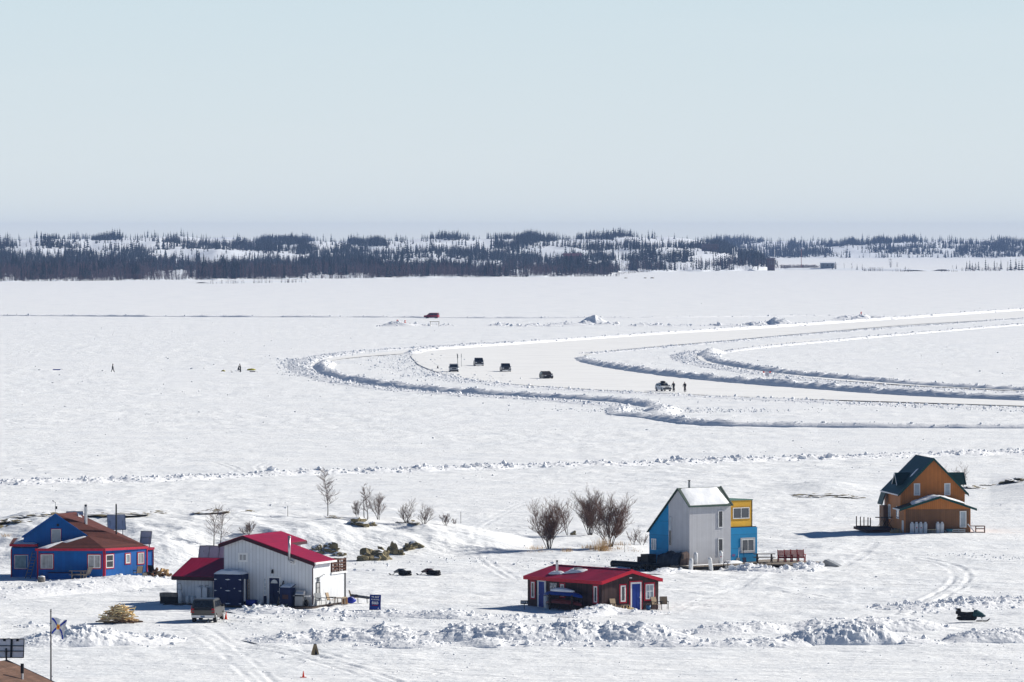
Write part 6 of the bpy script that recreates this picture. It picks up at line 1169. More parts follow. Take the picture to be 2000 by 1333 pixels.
# ---------------- snowmobiles
def snowmobile(label, p, rz, hood, seat=None, group='snowmobiles', screen=True, rack=False):
    t = thing('snowmobile', label, 'snowmobile', p, rz, group); seat = seat or BLACK
    MB().prism([(-1.45, -.2, .22), (-1.2, -.2, .05), (.25, -.2, .05), (.45, -.2, .25), (.3, -.2, .38), (-1.3, -.2, .36)], (0, .4, 0)).build('track', RUBBER, t)
    MB().prism([(-1.35, -.24, .40), (.2, -.26, .36), (.95, -.3, .30), (1.1, -.24, .42), (.4, -.3, .62), (-1.3, -.22, .52)], (0, .54, 0)).build('chassis', BLACK, t)
    m = MB(); A = [(.0, .50), (.15, .86), (.42, .90), (.95, .62), (1.22, .42), (1.1, .34), (.2, .36)]; n = len(A)
    m.add([(x, y * k, z) for y, k in ((-.30, .8), (-.34, 1), (.34, 1), (.30, .8)) for x, z in A] if False else [(x, y * (1 - .35 * max(0, x - .4)), z if abs(y) < .3 else .36 + (z - .36) * .8) for y in (-.36, -.22, .22, .36) for x, z in A],
          [(i * n + j, i * n + (j + 1) % n, (i + 1) * n + (j + 1) % n, (i + 1) * n + j) for i in range(3) for j in range(n)] + [tuple(range(n - 1, -1, -1)), tuple(range(3 * n, 4 * n))]); m.build('hood', hood, t)
    MB().prism([(-1.35, -.17, .52), (.05, -.17, .58), (.1, -.17, .74), (-.5, -.17, .70), (-1.0, -.17, .74), (-1.05, -.17, .98), (-1.3, -.17, 1.0)] if rack else [(-1.35, -.17, .52), (.05, -.17, .58), (.1, -.17, .74), (-.5, -.17, .70), (-1.3, -.17, .80)], (0, .34, 0)).build('seat', seat, t)
    if rack: MB().box(-1.48, -1.05, -.25, .25, .55, 1.0).build('cargo_box', BLACK, t); MB().box(-1.485, -1.36, -.252, -.1, .80, .92).build('pale_tag', WHITE, t)
    MB().tube([(.02, -.38, .98), (.12, -.1, .93), (.12, .1, .93), (.02, .38, .98)], .025).build('handlebar', BLACK, t)
    if screen: MB().prism([(.18, -.24, .86), (.18, .24, .86), (.02, .2, 1.05), (.02, -.2, 1.05)], (.03, 0, .01)).build('windshield', DGLASS, t)
    for s in (-1, 1):
        MB().prism([(.35, s * .48 - .06, .0), (1.35, s * .48 - .06, .0), (1.58, s * .48 - .06, .17), (1.52, s * .48 - .06, .2), (1.3, s * .48 - .06, .04), (.35, s * .48 - .06, .04)], (0, .12, 0)).build('ski', BLACK, t)
        MB().cyl((.9, s * .48, .04), (.8, s * .28, .38), .03, n=6).build('ski_strut', ZINC, t)
    return t
snowmobile('black snowmobile with a dark teal hood parked beside the roadside bank', P(1899, 1216) + V(0, 0, .10), R(-6), TEAL, rack=True).scale = (.84, .9, .95)
snowmobile('small dark snowmobile facing left behind the sign, nearer the rocks', P(786, 1124.5), R(118), M('blue_black_paint', (.02, .035, .06), .4), screen=False).scale = (1, 1, .62); snowmobile('maroon and black snowmobile facing left, right of the other one', P(841, 1124), R(122), M('maroon_paint', (.05, .014, .018), .4), screen=False).scale = (1, 1, .62)
# ================================================================== PEOPLE AND BICYCLES
def person(label, p, rz, J, coat=None, trousers=None, group=None, hat=None):
    """one continuous skinned body posed by joints (x forward, y left, z up); clothes are materials of that body, hat a child"""
    t = thing('person', label, 'person', p, rz, group)
    V_ = []; E = []; Rr = []
    def a(pt, r, par=None):
        V_.append(pt); Rr.append(r); i = len(V_) - 1
        if par is not None: E.append((par, i))
        return i
    pel = a(J['pelvis'], (.19, .17)); sp = a(J['waist'], (.19, .17), pel); chs = a(J['chest'], (.22, .19), sp); nk = a(J['neck'], (.075, .075), chs); hd = a(J['head'], (.10, .11), nk); ht = a(J['crown'], (.085, .09), hd)
    hd_ = Vector(J['head']); fwd = Vector(J.get('face', (1, 0, 0))).normalized(); nose = a(tuple(hd_ + fwd * .115 + V(0, 0, -.01)), (.018, .018), hd)
    for s, k in ((1, 'L'), (-1, 'R')):
        h = a(J['hip' + k], (.12, .12), pel); kn = a(J['knee' + k], (.095, .095), h); an = a(J['ankle' + k], (.075, .075), kn); a(J['toe' + k], (.05, .05), an)
        sh = a(J['shoulder' + k], (.095, .095), chs); el = a(J['elbow' + k], (.075, .075), sh); wr = a(J['wrist' + k], (.055, .05), el)
        e_, w_ = Vector(J['elbow' + k]), Vector(J['wrist' + k]); d = (w_ - e_).normalized(); sd = d.cross(V(0, 0, 1)); sd = sd.normalized() if sd.length > .1 else V(0, 1, 0)
        pm = a(tuple(w_ + d * .06), (.042, .022), wr)
        for f_, L_ in ((-.03, .075), (-.01, .09), (.01, .085), (.03, .065)): q = a(tuple(w_ + d * (.06 + L_ * .6) + sd * f_), (.010, .010), pm); a(tuple(w_ + d * (.06 + L_) + sd * f_ * 1.1 + V(.02, 0, 0)), (.008, .008), q)
        a(tuple(w_ + d * .07 + sd * .055 + V(.02, 0, 0)), (.011, .011), wr)
    me = bpy.data.meshes.new('body'); me.from_pydata([tuple(v) for v in V_], E, []); o = bpy.data.objects.new('body', me); COL.objects.link(o)
    o.modifiers.new('Skin', 'SKIN'); sk = me.skin_vertices[0].data
    for i, r in enumerate(Rr): sk[i].radius = r
    sk[0].use_root = True; ss = o.modifiers.new('Sub', 'SUBSURF'); ss.levels = 1; ss.render_levels = 1
    dg = bpy.context.evaluated_depsgraph_get(); dg.update(); m2 = bpy.data.meshes.new_from_object(o.evaluated_get(dg)); bpy.data.objects.remove(o)
    m2.materials.clear(); [m2.materials.append(m) for m in (coat or CLOTH, trousers or CLOTH, SKIN, BLACK)]
    nz_ = J['neck'][2] + .04; pz = J['pelvis'][2] + .0
    for f in m2.polygons:
        c = f.center; f.material_index = 2 if c.z > nz_ else (0 if c.z > pz else 1)
        if c.z < .11 and J['pelvis'][2] < 1.2: f.material_index = 3
        f.use_smooth = True
    b = bpy.data.objects.new('body', m2); COL.objects.link(b); b.parent = t
    for s in (-1, 1): MB().blob(tuple(hd_ + fwd * .095 + fwd.cross(V(0, 0, 1)) * s * .035 + V(0, 0, .025)), .012, .012, .012, 1, .01, 1).build('eye', BLACK, b)
    c = Vector(J['crown']); MB().blob((c.x - fwd.x * .02, c.y - fwd.y * .02, c.z - .005), .11, .105, .10, 2, .05, 2, flat=.5).build('hat', hat or BLACK, t, True)
    return t
def stand(step=.12, lean=0, arms=.0, bend=0):
    j = dict(pelvis=(0, 0, .95), waist=(.02 + lean * .3, 0, 1.12), chest=(.03 + lean, 0, 1.34), neck=(.04 + lean * 1.2, 0, 1.50), head=(.07 + lean * 1.4, 0, 1.62), crown=(.06 + lean * 1.5, 0, 1.72))
    for s, k, st in ((1, 'L', step), (-1, 'R', -step)):
        j['hip' + k] = (0, s * .09, .90); j['knee' + k] = (st * .7 + .05, s * .10, .50); j['ankle' + k] = (st * 1.6, s * .10, .09 + (0.05 if st < 0 else 0)); j['toe' + k] = (st * 1.6 + .16, s * .11, .05)
        j['shoulder' + k] = (.03 + lean, s * .19, 1.42); j['elbow' + k] = (-st * .6 + lean + arms * .15, s * .25, 1.14); j['wrist' + k] = (-st * .9 + .10 + lean + arms * .3, s * .23, .92 + arms * .15)
    return j
def sit():
    j = stand(0, .08, .8); dz = -.42
    for k in ('pelvis', 'waist', 'chest', 'neck', 'head', 'crown', 'hipL', 'hipR', 'shoulderL', 'shoulderR', 'elbowL', 'elbowR', 'wristL', 'wristR'): x, y, z = j[k]; j[k] = (x - .1, y, z + dz)
    for k, s in (('L', 1), ('R', -1)): j['knee' + k] = (.36, s * .13, .50); j['ankle' + k] = (.38, s * .14, .09); j['toe' + k] = (.54, s * .15, .05)
    return j
def ride():
    j = stand(.0, .18, .6)
    for k, s in (('L', 1), ('R', -1)):
        up = s > 0; j['knee' + k] = (.32 if up else .12, s * .12, .66 if up else .50); j['ankle' + k] = (.12, s * .13, .32 if up else .14); j['toe' + k] = (.28, s * .13, .28 if up else .10)
        j['elbow' + k] = (.36, s * .27, 1.12); j['wrist' + k] = (.52, s * .26, 1.00)
    return j
def cyclist_bike(label, p, rz):
    t = thing('bicycle', label, 'bicycle', p, rz, 'bicycles on the ice road')
    for x in (-.5, .55):
        m = MB(); pts = [(x + .33 * math.cos(a), 0, .34 + .33 * math.sin(a)) for a in np.linspace(0, 6.2832, 19)]; m.tube(pts, .03, 6); [m.cyl((x, 0, .34), (x + .33 * math.cos(a), 0, .34 + .33 * math.sin(a)), .006, n=3) for a in np.linspace(0, 6.28, 9)[:-1]]; m.build('wheel', RUBBER, t)
    m = MB(); m.tube([(-.5, 0, .34), (-.15, 0, .75), (.38, 0, .82), (0, 0, .32), (-.15, 0, .75)], .02); m.tube([(-.5, 0, .34), (0, 0, .32)], .018); m.tube([(.36, 0, .98), (.55, 0, .34)], .02); m.build('frame', BLACK, t)
    MB().tube([(.46, -.3, .98), (.38, 0, 1.0), (.46, .3, .98)], .018).build('handlebar', BLACK, t); MB().blob((-.17, 0, .86), .14, .08, .04, 1, .05, 1).build('saddle', BLACK, t)
    return t
RD = R(-105)
for (px, py, lb, lb2, ct) in [(1316, 767.6, 'person in dark clothing riding a bicycle next to the pale wagon', 'bicycle ridden next to the pale wagon', CLOTH), (1338, 768.2, 'person in dark clothing cycling on the right of the other rider', 'bicycle under the right hand rider', CLOTH)]:
    q = G(px, py); q.z = .18; cyclist_bike(lb2, q, RD); j = ride(); person(lb, q + V(0, 0, .10), RD, j, ct, M('brown_trousers', (.05, .025, .02), .9) if px > 1330 else CLOTH, 'cyclists on the ice road')
person('lone person in black walking across the lake at the left', G(220, 727.3), R(-12), stand(.20), CLOTH, CLOTH); q = G(468.8, 727.3)
person('person in a dark coat standing between the yellow bags', q + V(.1, .2, 0), R(170), stand(.05, .06, .6), M('dark_coat', (.02, .02, .018), .9), CLOTH, 'people fishing on the ice'); person('person bending low beside the standing one on the ice', q + V(-.35, .3, 0), R(10), sit(), CLOTH, CLOTH, 'people fishing on the ice')
t = thing('folding_stool', 'dark stool below the bending person on the ice', 'stool', q + V(-.48, .3, 0), 0); MB().box(-.2, .2, -.2, .2, .40, .45).build('seat', BLACK, t); [MB().cyl((x, y, 0), (x * .7, y * .7, .4), .02, n=5).build('leg', ZINC, t) for x, y in ((-.2, -.2), (.2, -.2), (.2, .2), (-.2, .2))]
def bag(label, px, py, w, h, mat, seed):
    t = thing('gear_bag', label, 'bag', G(px, py), .2, 'gear around the ice fishers'); MB().blob((0, 0, h * .45), w / 2, w * .3, h * .55, seed, .15, 3, flat=.8).build('bag_body', mat, t, True); MB().tube([(-w * .2, 0, h * .85), (0, 0, h * 1.05), (w * .2, 0, h * .85)], .03).build('strap', BLACK, t)
bag('yellow and black gear bag left of the fishers', 436, 726.5, .85, .38, YELLB, 3); bag('long yellow gear bag right of the fishers', 491.5, 724.2, 1.6, .42, YELLB, 4); bag('small yellow bundle close to the right of the fishers', 484.5, 724.0, .5, .28, YELLB, 5)
def sledge(label, px, py, L, mat, rz=0):
    t = thing('pulk_sled', label, 'sled', G(px, py), rz, 'sleds out on the lake'); MB().prism([(-L / 2, -.3, 0), (L / 2 - .2, -.3, 0), (L / 2, -.3, .22), (L / 2 - .04, -.3, .26), (L / 2 - .25, -.3, .2), (-L / 2, -.3, .2)], (0, .6, 0)).build('tub', mat, t); MB().tube([(L / 2, -.2, .2), (L / 2 + .5, 0, .05), (L / 2, .2, .2)], .015).build('tow_rope', BLACK, t); return t
sledge('black sled below the long yellow gear bag', 493.5, 727.3, 1.25, BLACK); sledge('blue sled lying alone at the far left of the lake', 111, 723.2, 1.7, M('sled_blue', (.03, .05, .35), .5))
t = thing('ice_bucket', 'small dark bucket with a handle left of the fishers', 'bucket', G(453, 727.6)); MB().lathe([(.16, 0), (.24, .12), (.22, .12), (.14, .02)], n=12).build('bucket_body', BLACK, t); MB().tube([(-.24, 0, .12), (-.26, 0, .35), (0, 0, .42)], .02).build('handle', ZINC, t)
# ================================================================== SIGNS, POLES, FLAG
def text_mesh(s, size, name, mat, parent, loc, depth=.012, font_x=1.0):
    cu = bpy.data.curves.new(name, 'FONT'); cu.body = s; cu.size = size; cu.align_x = 'CENTER'; cu.align_y = 'CENTER'; cu.extrude = depth; cu.resolution_u = 2; cu.offset = size * .012
    o = bpy.data.objects.new(name, cu); COL.objects.link(o); dg = bpy.context.evaluated_depsgraph_get(); dg.update(); me = bpy.data.meshes.new_from_object(o.evaluated_get(dg)); bpy.data.objects.remove(o)
    me.materials.clear(); me.materials.append(mat); m = bpy.data.objects.new(name, me); COL.objects.link(m); m.parent = parent; m.location = loc; m.rotation_euler = (R(90), 0, 0); m.scale = (font_x, 1, 1); return m
SGNB = M('sign_blue', (.006, .022, .17), .5, var=.08); q = G(732, 1192.5); t = thing('guesthouse_sign', 'dark blue upright sign board with white lettering in the snow', 'sign', q, R(-6)); bd = MB().box(-.44, .44, -.03, .03, .02, 1.22).build('board', SGNB, t)
t.rotation_euler = (R(-6), R(2), R(-5)); W2 = M('sign_white', (.80, .80, .80), .6)
for s, sz, z, fx in (('YK BAY', .19, 1.03, .95), ('FLOATING', .145, .83, .9), ('B&B', .30, .57, 1.0)): text_mesh(s, sz, 'lettering', W2, bd, (0, -.038, z), font_x=fx)
MB().box(-.24, .24, -.042, -.03, .36, .41).build('red_line', M('sign_red', (.35, .01, .03), .5), bd); MB().box(-.38, .38, -.036, -.03, .05, .30).build('lower_panel', M('sign_mid_blue', (.02, .06, .32), .5), bd); MB().prism([(.22, -.04, .08), (.30, -.04, .08), (.30, -.04, .24), (.25, -.04, .2)], (0, .008, 0)).build('mark', W2, bd)
for x in (-.38, .38): MB().prism([(x - .03, .02, 1.1), (x + .03, .02, 1.1), (x + .03, .55, 0), (x - .03, .55, 0)], (0, .05, 0)).build('leg', SGNB, t)
# flag on its pole
Yf = 378.0; top = AT(99.3, 1195, Yf); t = thing('flagpole', 'tall thin dark flagpole with a cap at the left edge', 'flagpole', V(top.x, top.y, 0)); MB().cyl((0, 0, -.1), (0, 0, top.z), .055, .04, 10).build('pole', M('bronze_pole', (.06, .05, .055), .4, .4), t); MB().lathe([(.05, 0), (.06, .03), (.03, .1)], (0, 0, top.z), 8).cyl((-.06, 0, top.z + .13), (.06, 0, top.z + .13), .02, n=6).build('finial', BLACK, t)
fl = thing('saltire_flag', 'white flag with a blue diagonal cross and yellow shield, half furled on the pole', 'flag', V(top.x, top.y, 0)); n1, n2 = 36, 24; fh, fl_ = 1.02, 1.35; zt = top.z - .38; vs = []; mi = []
for j in range(n2 + 1):
    for i in range(n1 + 1):
        u, v = i / n1, j / n2; droop = .55 * u ** 1.3; x = .05 + fl_ * .72 * u * (1 - .30 * (v * (1 - .2 * u))) ; y = .22 * math.sin(u * 9 + v * 2.2) * u ** .6 + .06 * math.sin(v * 7 + u * 3) * u
        z = zt - fh * v * (1 - .22 * u) - droop * (.35 + .75 * v) * .95 * u ** .4 + .05 * math.sin(u * 7 + v * 3) * u
        vs.append((x, y, z))
fs = []
for j in range(n2):
    for i in range(n1):
        fs.append((j * (n1 + 1) + i, j * (n1 + 1) + i + 1, (j + 1) * (n1 + 1) + i + 1, (j + 1) * (n1 + 1) + i)); u, v = (i + .5) / n1, (j + .5) / n2; d = min(abs(u - v), abs(u - (1 - v))); k = 1 if d < .085 else 0
        if abs(u - .5) < .10 and abs(v - .5) < .17: k = 2
        if abs(u - .5) < .05 and abs(v - .5) < .09: k = 3
        mi.append(k)
m = MB(); m.v = vs; m.f = fs; m.mi = mi; m.build('cloth', None, fl, True, mats=[WHITE, M('flag_blue', (.01, .04, .42), .7), M('flag_yellow', (.75, .38, .03), .7), M('flag_red', (.55, .06, .03), .7)])
def post(name, label, cat, p, h, r, mat, group=None, lean=(0, 0)):
    t = thing(name, label, cat, p, 0, group); MB().cyl((0, 0, -.1), (lean[0], lean[1], h), r, r * .8, 6).build('pole', mat, t); return t
t = post('marker_pole', 'dark leaning marker pole standing just right of the silver SUV', 'pole', G(895, 722), 3.5, .06, BLACK, 'marker poles on the ice', (-.25, 0)); MB().box(-.2, -.05, -.03, .03, 2.4, 3.3).build('flag_strip', BLACK, t)
t = post('marker_pole', 'thin pale marker pole between the silver SUV and a pickup', 'pole', G(901, 718), 3.1, .05, ZINC, 'marker poles on the ice'); MB().box(-.07, .07, -.02, .02, 2.2, 2.9).build('flag_strip', ZINC, t)
t = post('road_sign', 'road sign with two orange pennants seen on the middle bank', 'sign', G(1498, 748), 2.5, .05, ZINC); MB().box(-.35, .35, -.03, .03, 1.35, 2.1).build('board', PANEL, t)
for s in (-1, 1): MB().prism([(s * .25, -.02, 2.1), (s * .85, -.02, 2.35), (s * .75, -.02, 1.95)], (0, .03, 0)).build('pennant', ORNC, t)
t = thing('beam_gate', 'plain brown beam on two posts among the far snow heaps', 'barrier', G(848.5, 638)); MB().box(-1.6, 1.6, -.06, .06, 1.45, 1.62).build('beam', WOODG, t); [MB().box(x - .07, x + .07, -.07, .07, 0, 1.5).build('post', WOODG, t) for x in (-1.3, 1.45)]
for px, py, lb in [(776, 636, 'orange marker stake on the leftmost far snow heap'), (791, 637, 'orange marker stake on the second far snow heap'), (1682, 619.5, 'orange marker barrel on the far right snow heap')]:
    t = thing('orange_marker', lb, 'marker', G(px, py) + V(0, 0, .9), 0, 'orange markers on the far heaps'); MB().lathe([(.30, 0), (.22, .9), (.16, .95)], n=10).build('marker_body', ORNC, t); MB().lathe([(.31, .35), (.29, .55)], n=10).build('pale_band', WHITE, t)
for k, (px, py, lb) in enumerate([(855, 722, 'small dark stake near the left edge of the ice lot'), (850, 728, 'low dark lump marker by the bank of the ice lot'), (872, 729, 'dark tyre like lump left of the silver SUV')]):
    t = thing('edge_marker', lb, 'marker', G(px, py), 0); MB().lathe([(.18, 0), (.16, .5 if k == 0 else .2), (.05, .8 if k == 0 else .3)], n=8).build('marker_body', BLACK, t)
for px, py, h, lb in [(562, 1009, 1.0, 'thin stake on the hill crest left of the tall birch'), (900, 1023, 1.2, 'thin stake on the hill crest near the last bush'), (1220, 1080, .95, 'thin stake in the snow left of the blue gable')]: post('thin_stake', lb, 'stake', P(px, py), h, .022, BARK, 'thin stakes')
# sandwich board and cones
q = G(615.5, 1279.5); t = thing('sandwich_board', 'brown wooden sandwich board standing by the road edge', 'sign', q, R(8)); A_B = M('brown_board', (.34, .25, .14), .8, var=.25)
for s in (-1, 1):
    MB().prism([(-.27, s * .24, 0), (.27, s * .24, 0), (.10, s * .03, .72), (-.10, s * .03, .72)], (0, s * .03, .005)).build('board_leaf', A_B, t)
MB().prism([(-.05, -.25, .02), (.13, -.25, .02), (.03, -.13, .44)], (0, -.03, 0)).build('dark_wedge', BLACK, t); MB().box(-.09, .09, -.05, .05, .70, .76).build('hinge', WOODD, t)  # raised black wedge stands for the dark slit in the front leaf
cone('orange cone standing alone near the bottom edge', G(592.5, 1323.5), .42); cone('orange cone at the right front wheel of the parked SUV', G(441, 1211), .6, .15); cone('orange cone half hidden left of the parked SUV', G(374.5, 1199), .6)
# ---------------- heap of scrap lumber: each plank loose
pc = G(231, 1219); me_pl = MB().box(-.5, .5, -.5, .5, -.5, .5).build('scrap_plank', WOOD).data; me_pd = me_pl.copy(); me_pd.materials.clear(); me_pd.materials.append(M('old_plank', (.50, .35, .19), .85, var=.3)); me_pk = me_pl.copy(); me_pk.materials.clear(); me_pk.materials.append(M('dark_plank', (.16, .10, .06), .9, var=.3)); bpy.data.objects.remove(bpy.data.objects['scrap_plank']); rr = random.Random(21)
for k in range(150):
    o = bpy.data.objects.new('scrap_plank', (me_pl if k > 50 and rr.random() < .8 else (me_pd if k > 20 else me_pk))); COL.objects.link(o); f_ = k / 150; x = rr.uniform(-1, 1) * (1.25 - .55 * f_); y = rr.uniform(-.7, .7) * (1 - .5 * f_); z = .06 + 1.3 * f_ * rr.uniform(.75, 1.1) * (1 - (abs(x) / 2.0) ** 2)
    L_ = rr.uniform(.5, 1.5) * (1 - .35 * f_); st = k > 60 and rr.random() < .38; o.location = pc + V(x, y + .8, max(.06, z)); o.rotation_euler = (rr.uniform(-.3, .3), rr.choice([-1, 1]) * rr.uniform(.5, 1.2) if st else rr.uniform(-.22, .22), rr.uniform(-.5, .5)); o.scale = (L_ * (.8 if st else 1), rr.uniform(.08, .18), rr.uniform(.04, .08)); tag(o, 'loose plank in the heap of scrap lumber on the snow', 'plank', 'heap of scrap lumber')
o = bpy.data.objects.new('scrap_plank', me_pl); COL.objects.link(o); o.location = pc + V(1.1, .2, .86); o.rotation_euler = (0, R(-66), .2); o.scale = (.95, .14, .06); tag(o, 'broad pale plank sticking up steeply at the heap\'s right side', 'plank', 'heap of scrap lumber')
# ================================================================== ROCKS, BARE BUSHES, GRASS
def top_snow(o, lim=.62):
    for f in o.data.polygons:
        c = f.center; n_ = float(pnoise(np.array([c.x * 1.1 + 3]), np.array([c.y * 1.1]), 5)[0])
        if f.normal.z + .35 * n_ > lim and c.z > 0: f.material_index = 1
def rocks():
    R_ = [(693, 1026, 36, 13, 'low brown boulder on the crest below the thin birches'), (728, 1028, 11, 6, 'small rock right of the crest boulder'), (648, 1079, 26, 15, 'rounded rock behind the white house\'s balcony'), (622, 1081, 14, 13, 'dark rock nearest the balcony of the white house'), (664, 1087, 13, 7, 'low flat rock left of the cliff'), (722, 1096, 40, 26, 'broad left block of the rock cliff in the snow bank'), (752, 1094, 26, 29, 'middle block of the rock cliff'), (768, 1083, 13, 22, 'tall narrow block standing behind the cliff'), (781, 1084, 12, 10, 'small block right of the tall cliff block'), (795, 1076, 20, 13, 'slanted rock near the right end of the cliff'), (812, 1069, 18, 8, 'last low rock at the right end of the cliff'), (705, 1097, 20, 12, 'low left end rock of the cliff'), (1121, 1044, 9, 6, 'dark rock wedge between the two big willow clumps')]
    for k, (px, py, w, h, lb) in enumerate(R_):
        q = P(px, py); s = S(q); o = MB().blob((0, 0, 0), w / s * (.5 if py < 1060 else .62), w / s * .45, h / s * .68, k + 3, .6, 3).build('boulder', None, mats=[ROCK, SNC]); top_snow(o, .66 if k < 5 else .92); o.location = q + V(0, .5 * w / s * .4, h / s * .25); o.rotation_euler = (0, 0, .4 * math.sin(k * 2.3)); tag(o, lb, 'rock')
    ST = [(20, 1024, 95, 16), (95, 1010, 90, 9), (235, 1004, 120, 4), (300, 1001, 60, 3), (415, 1000, 55, 4), (478, 1000, 46, 4), (640, 1011, 40, 2.5), (800, 1020, 40, 2.5), (1610, 970, 120, 5), (1660, 972, 60, 4), (1900, 955, 34, 6), (1940, 949, 60, 4), (1990, 941, 50, 12), (1585, 971, 50, 5), (1070, 1038, 30, 4)]
    for k, (px, py, w, h) in enumerate(ST):
        q = P(px, py); s = S(q); o = MB().blob((0, 0, 0), w / s / 2, 3.0, h / s * .5, k + 40, .6, 4).build('rock_ledge', None, mats=[ROCK, SNC]); top_snow(o, .93); o.location = q + V(0, 1.5, -h / s * .02); struct(o)
rocks()
def bush(label, px, py, hpx, wpx, seed, stems=6, tree=False, mat=None, cat='bush', name='bare_bush', dens_=1.0):
    q = P(px, py); s = S(q); h = hpx / s; w = wpx / s; r = random.Random(seed); tr = MB(); tw = MB()
    def grow(p, d, L, rad, lev, mb):
        steps = 3; pt = Vector(p); dd = Vector(d)
        for i in range(steps):
            dd = (dd + Vector((r.gauss(0, .17), r.gauss(0, .17), r.gauss(.03, .08)))).normalized(); q2 = pt + dd * L / steps; mb.cyl(pt, q2, rad * (1 - .25 * i / steps), rad * (1 - .25 * (i + 1) / steps), 3 if lev else 5, cap=False); pt = q2
            if lev < 3:
                for _ in range(int((3 if lev < 2 else 2) * dens_ * 1.1 + r.random())):
                    a = r.uniform(0, 6.28); b = Vector((math.cos(a), math.sin(a), r.uniform(.1, 1.0))).normalized(); nd = (dd * .65 + b * .75).normalized(); grow(pt, nd, L * r.uniform(.32, .55), max(rad * .5, .0055), lev + 1, tw)
    t = thing(name, label, cat, q)
    if tree:
        for k in range(stems):
            base_ = Vector(((k - (stems - 1) / 2) * .5 * w / stems, 0, -.05)); pt = base_; dd = Vector((r.gauss(0, .05) + (k - (stems - 1) / 2) * .25, r.gauss(0, .05), 1)).normalized(); n_ = 11; hh = h * (1 - .15 * k)
            for i in range(n_):
                f = i / n_; dd = (dd + Vector((r.gauss(0, .05), r.gauss(0, .05), .12))).normalized(); q2 = pt + dd * hh / n_; tr.cyl(pt, q2, .05 * (1 - f * .9), .05 * (1 - (i + 1) / n_ * .9), 5, cap=False); pt = q2
                if f > .18:
                    for _ in range(int(3 * dens_ + r.random())):
                        a = r.uniform(0, 6.28); nd = Vector((math.cos(a), math.sin(a), r.uniform(.5, 1.1))).normalized(); grow(pt, nd, w * .62 * (1 - .62 * f) * r.uniform(.6, 1.1), .014, 2, tw)
        tr.build('trunk', BARK, t); tw.build('crown', mat or TWIG, t); return t
    for k in range(stems):
        a = r.uniform(0, 6.28); f = r.uniform(.2, 1) if stems > 1 else 0; d = Vector((math.cos(a) * f * w / h * .85, math.sin(a) * f * w / h * .6, 1)).normalized(); L = h * r.uniform(.55, .80) * (1 - .2 * f if stems > 1 else 1) * (1.05 if stems == 1 else 1)
        grow((math.cos(a) * .12 * w * f, math.sin(a) * .12 * w * f, -.05), d, L, (.027 if stems > 1 else .042) * (h / 3) ** .5, 0, tr)
    tr.build('trunk' if stems == 1 else 'stems', BARK, t); tw.build('crown' if stems == 1 else 'twigs', mat or TWIG, t); return t
bush('slender bare birch standing alone on the hill crest', 640, 1010, 86, 46, 1, 1, tree=True, name='bare_tree', cat='tree', dens_=1.7); bush('bare birch rising behind the white house roof', 424, 1066, 72, 50, 2, 2, tree=True, name='bare_tree', cat='tree', dens_=1.1)
bush('bare bush just above the white house roof ridge', 488, 1046, 30, 40, 3, 6, dens_=.8); bush('tall thin bare tree pair right of the crest boulder', 715, 1016, 68, 24, 4, 2, tree=True, name='bare_tree', cat='tree', dens_=1.0); bush('thin bare shrub left of the tall thin tree pair', 697, 1015, 40, 20, 5, 3, dens_=.8); bush('thin bare saplings right of the tall thin tree pair', 740, 1016, 60, 30, 6, 4, dens_=.8)
bush('left half of the low brown thicket on the crest', 795, 1022, 42, 34, 7, 9, dens_=.55); bush('right half of the low brown thicket on the crest', 828, 1024, 38, 34, 8, 9, dens_=.55); bush('sparse low shrub at the right end of the crest', 872, 1027, 28, 34, 9, 5, dens_=.7); bush('tiny shrub by the last crest stake', 890, 1026, 16, 16, 10, 3, dens_=.6)
bush('big reddish willow clump left of the two by the shore', 1072, 1073, 92, 42, 11, 12, mat=M('willow_twig', (.15, .085, .062), .9, var=.3)); bush('thin bare willow between the two big clumps', 1110, 1046, 72, 30, 12, 3, dens_=.7); bush('big dark willow clump with the tallest stems by shore', 1153, 1047, 88, 40, 13, 12); bush('wide willow clump leaning right, behind the dry grass', 1192, 1068, 94, 46, 14, 12, mat=MATS['willow_twig']); bush('small bare shrub near the blue gable, left one', 1236, 1066, 34, 26, 15, 4, dens_=.6); bush('small bare shrub closest to the blue gable wall', 1254, 1067, 28, 22, 16, 4, dens_=.6)
bush('pale thin shrub behind the orange house\'s right roof', 1880, 950, 52, 46, 17, 7, mat=M('pale_twig', (.24, .18, .14), .9), dens_=.5)
gm = MB(); rr = random.Random(5)
for px, py, w, h, n in [(1178, 1075, 16, 26, 130), (1165, 1073, 18, 12, 70), (1108, 1078, 14, 9, 60), (1045, 1073, 26, 9, 70), (1150, 1071, 22, 8, 60), (1060, 1078, 30, 5, 40), (1210, 1066, 30, 10, 50), (14, 1047, 16, 6, 40), (1240, 1078, 18, 6, 30), (1200, 1072, 30, 6, 40)]:
    q = P(px, py); s = S(q)
    for _ in range(n):
        x, y = rr.gauss(0, w / s / 2.4), rr.gauss(0, .6); hh = h / s * rr.uniform(.5, 1.1); a = (q.x + x, q.y + y, q.z - .05); gm.cyl(a, (a[0] + rr.gauss(0, hh * .25), a[1] + rr.gauss(0, hh * .2), a[2] + hh), .016, .004, 3, cap=False)
o = gm.build('dry_grass', GRASS); o['kind'] = 'stuff'
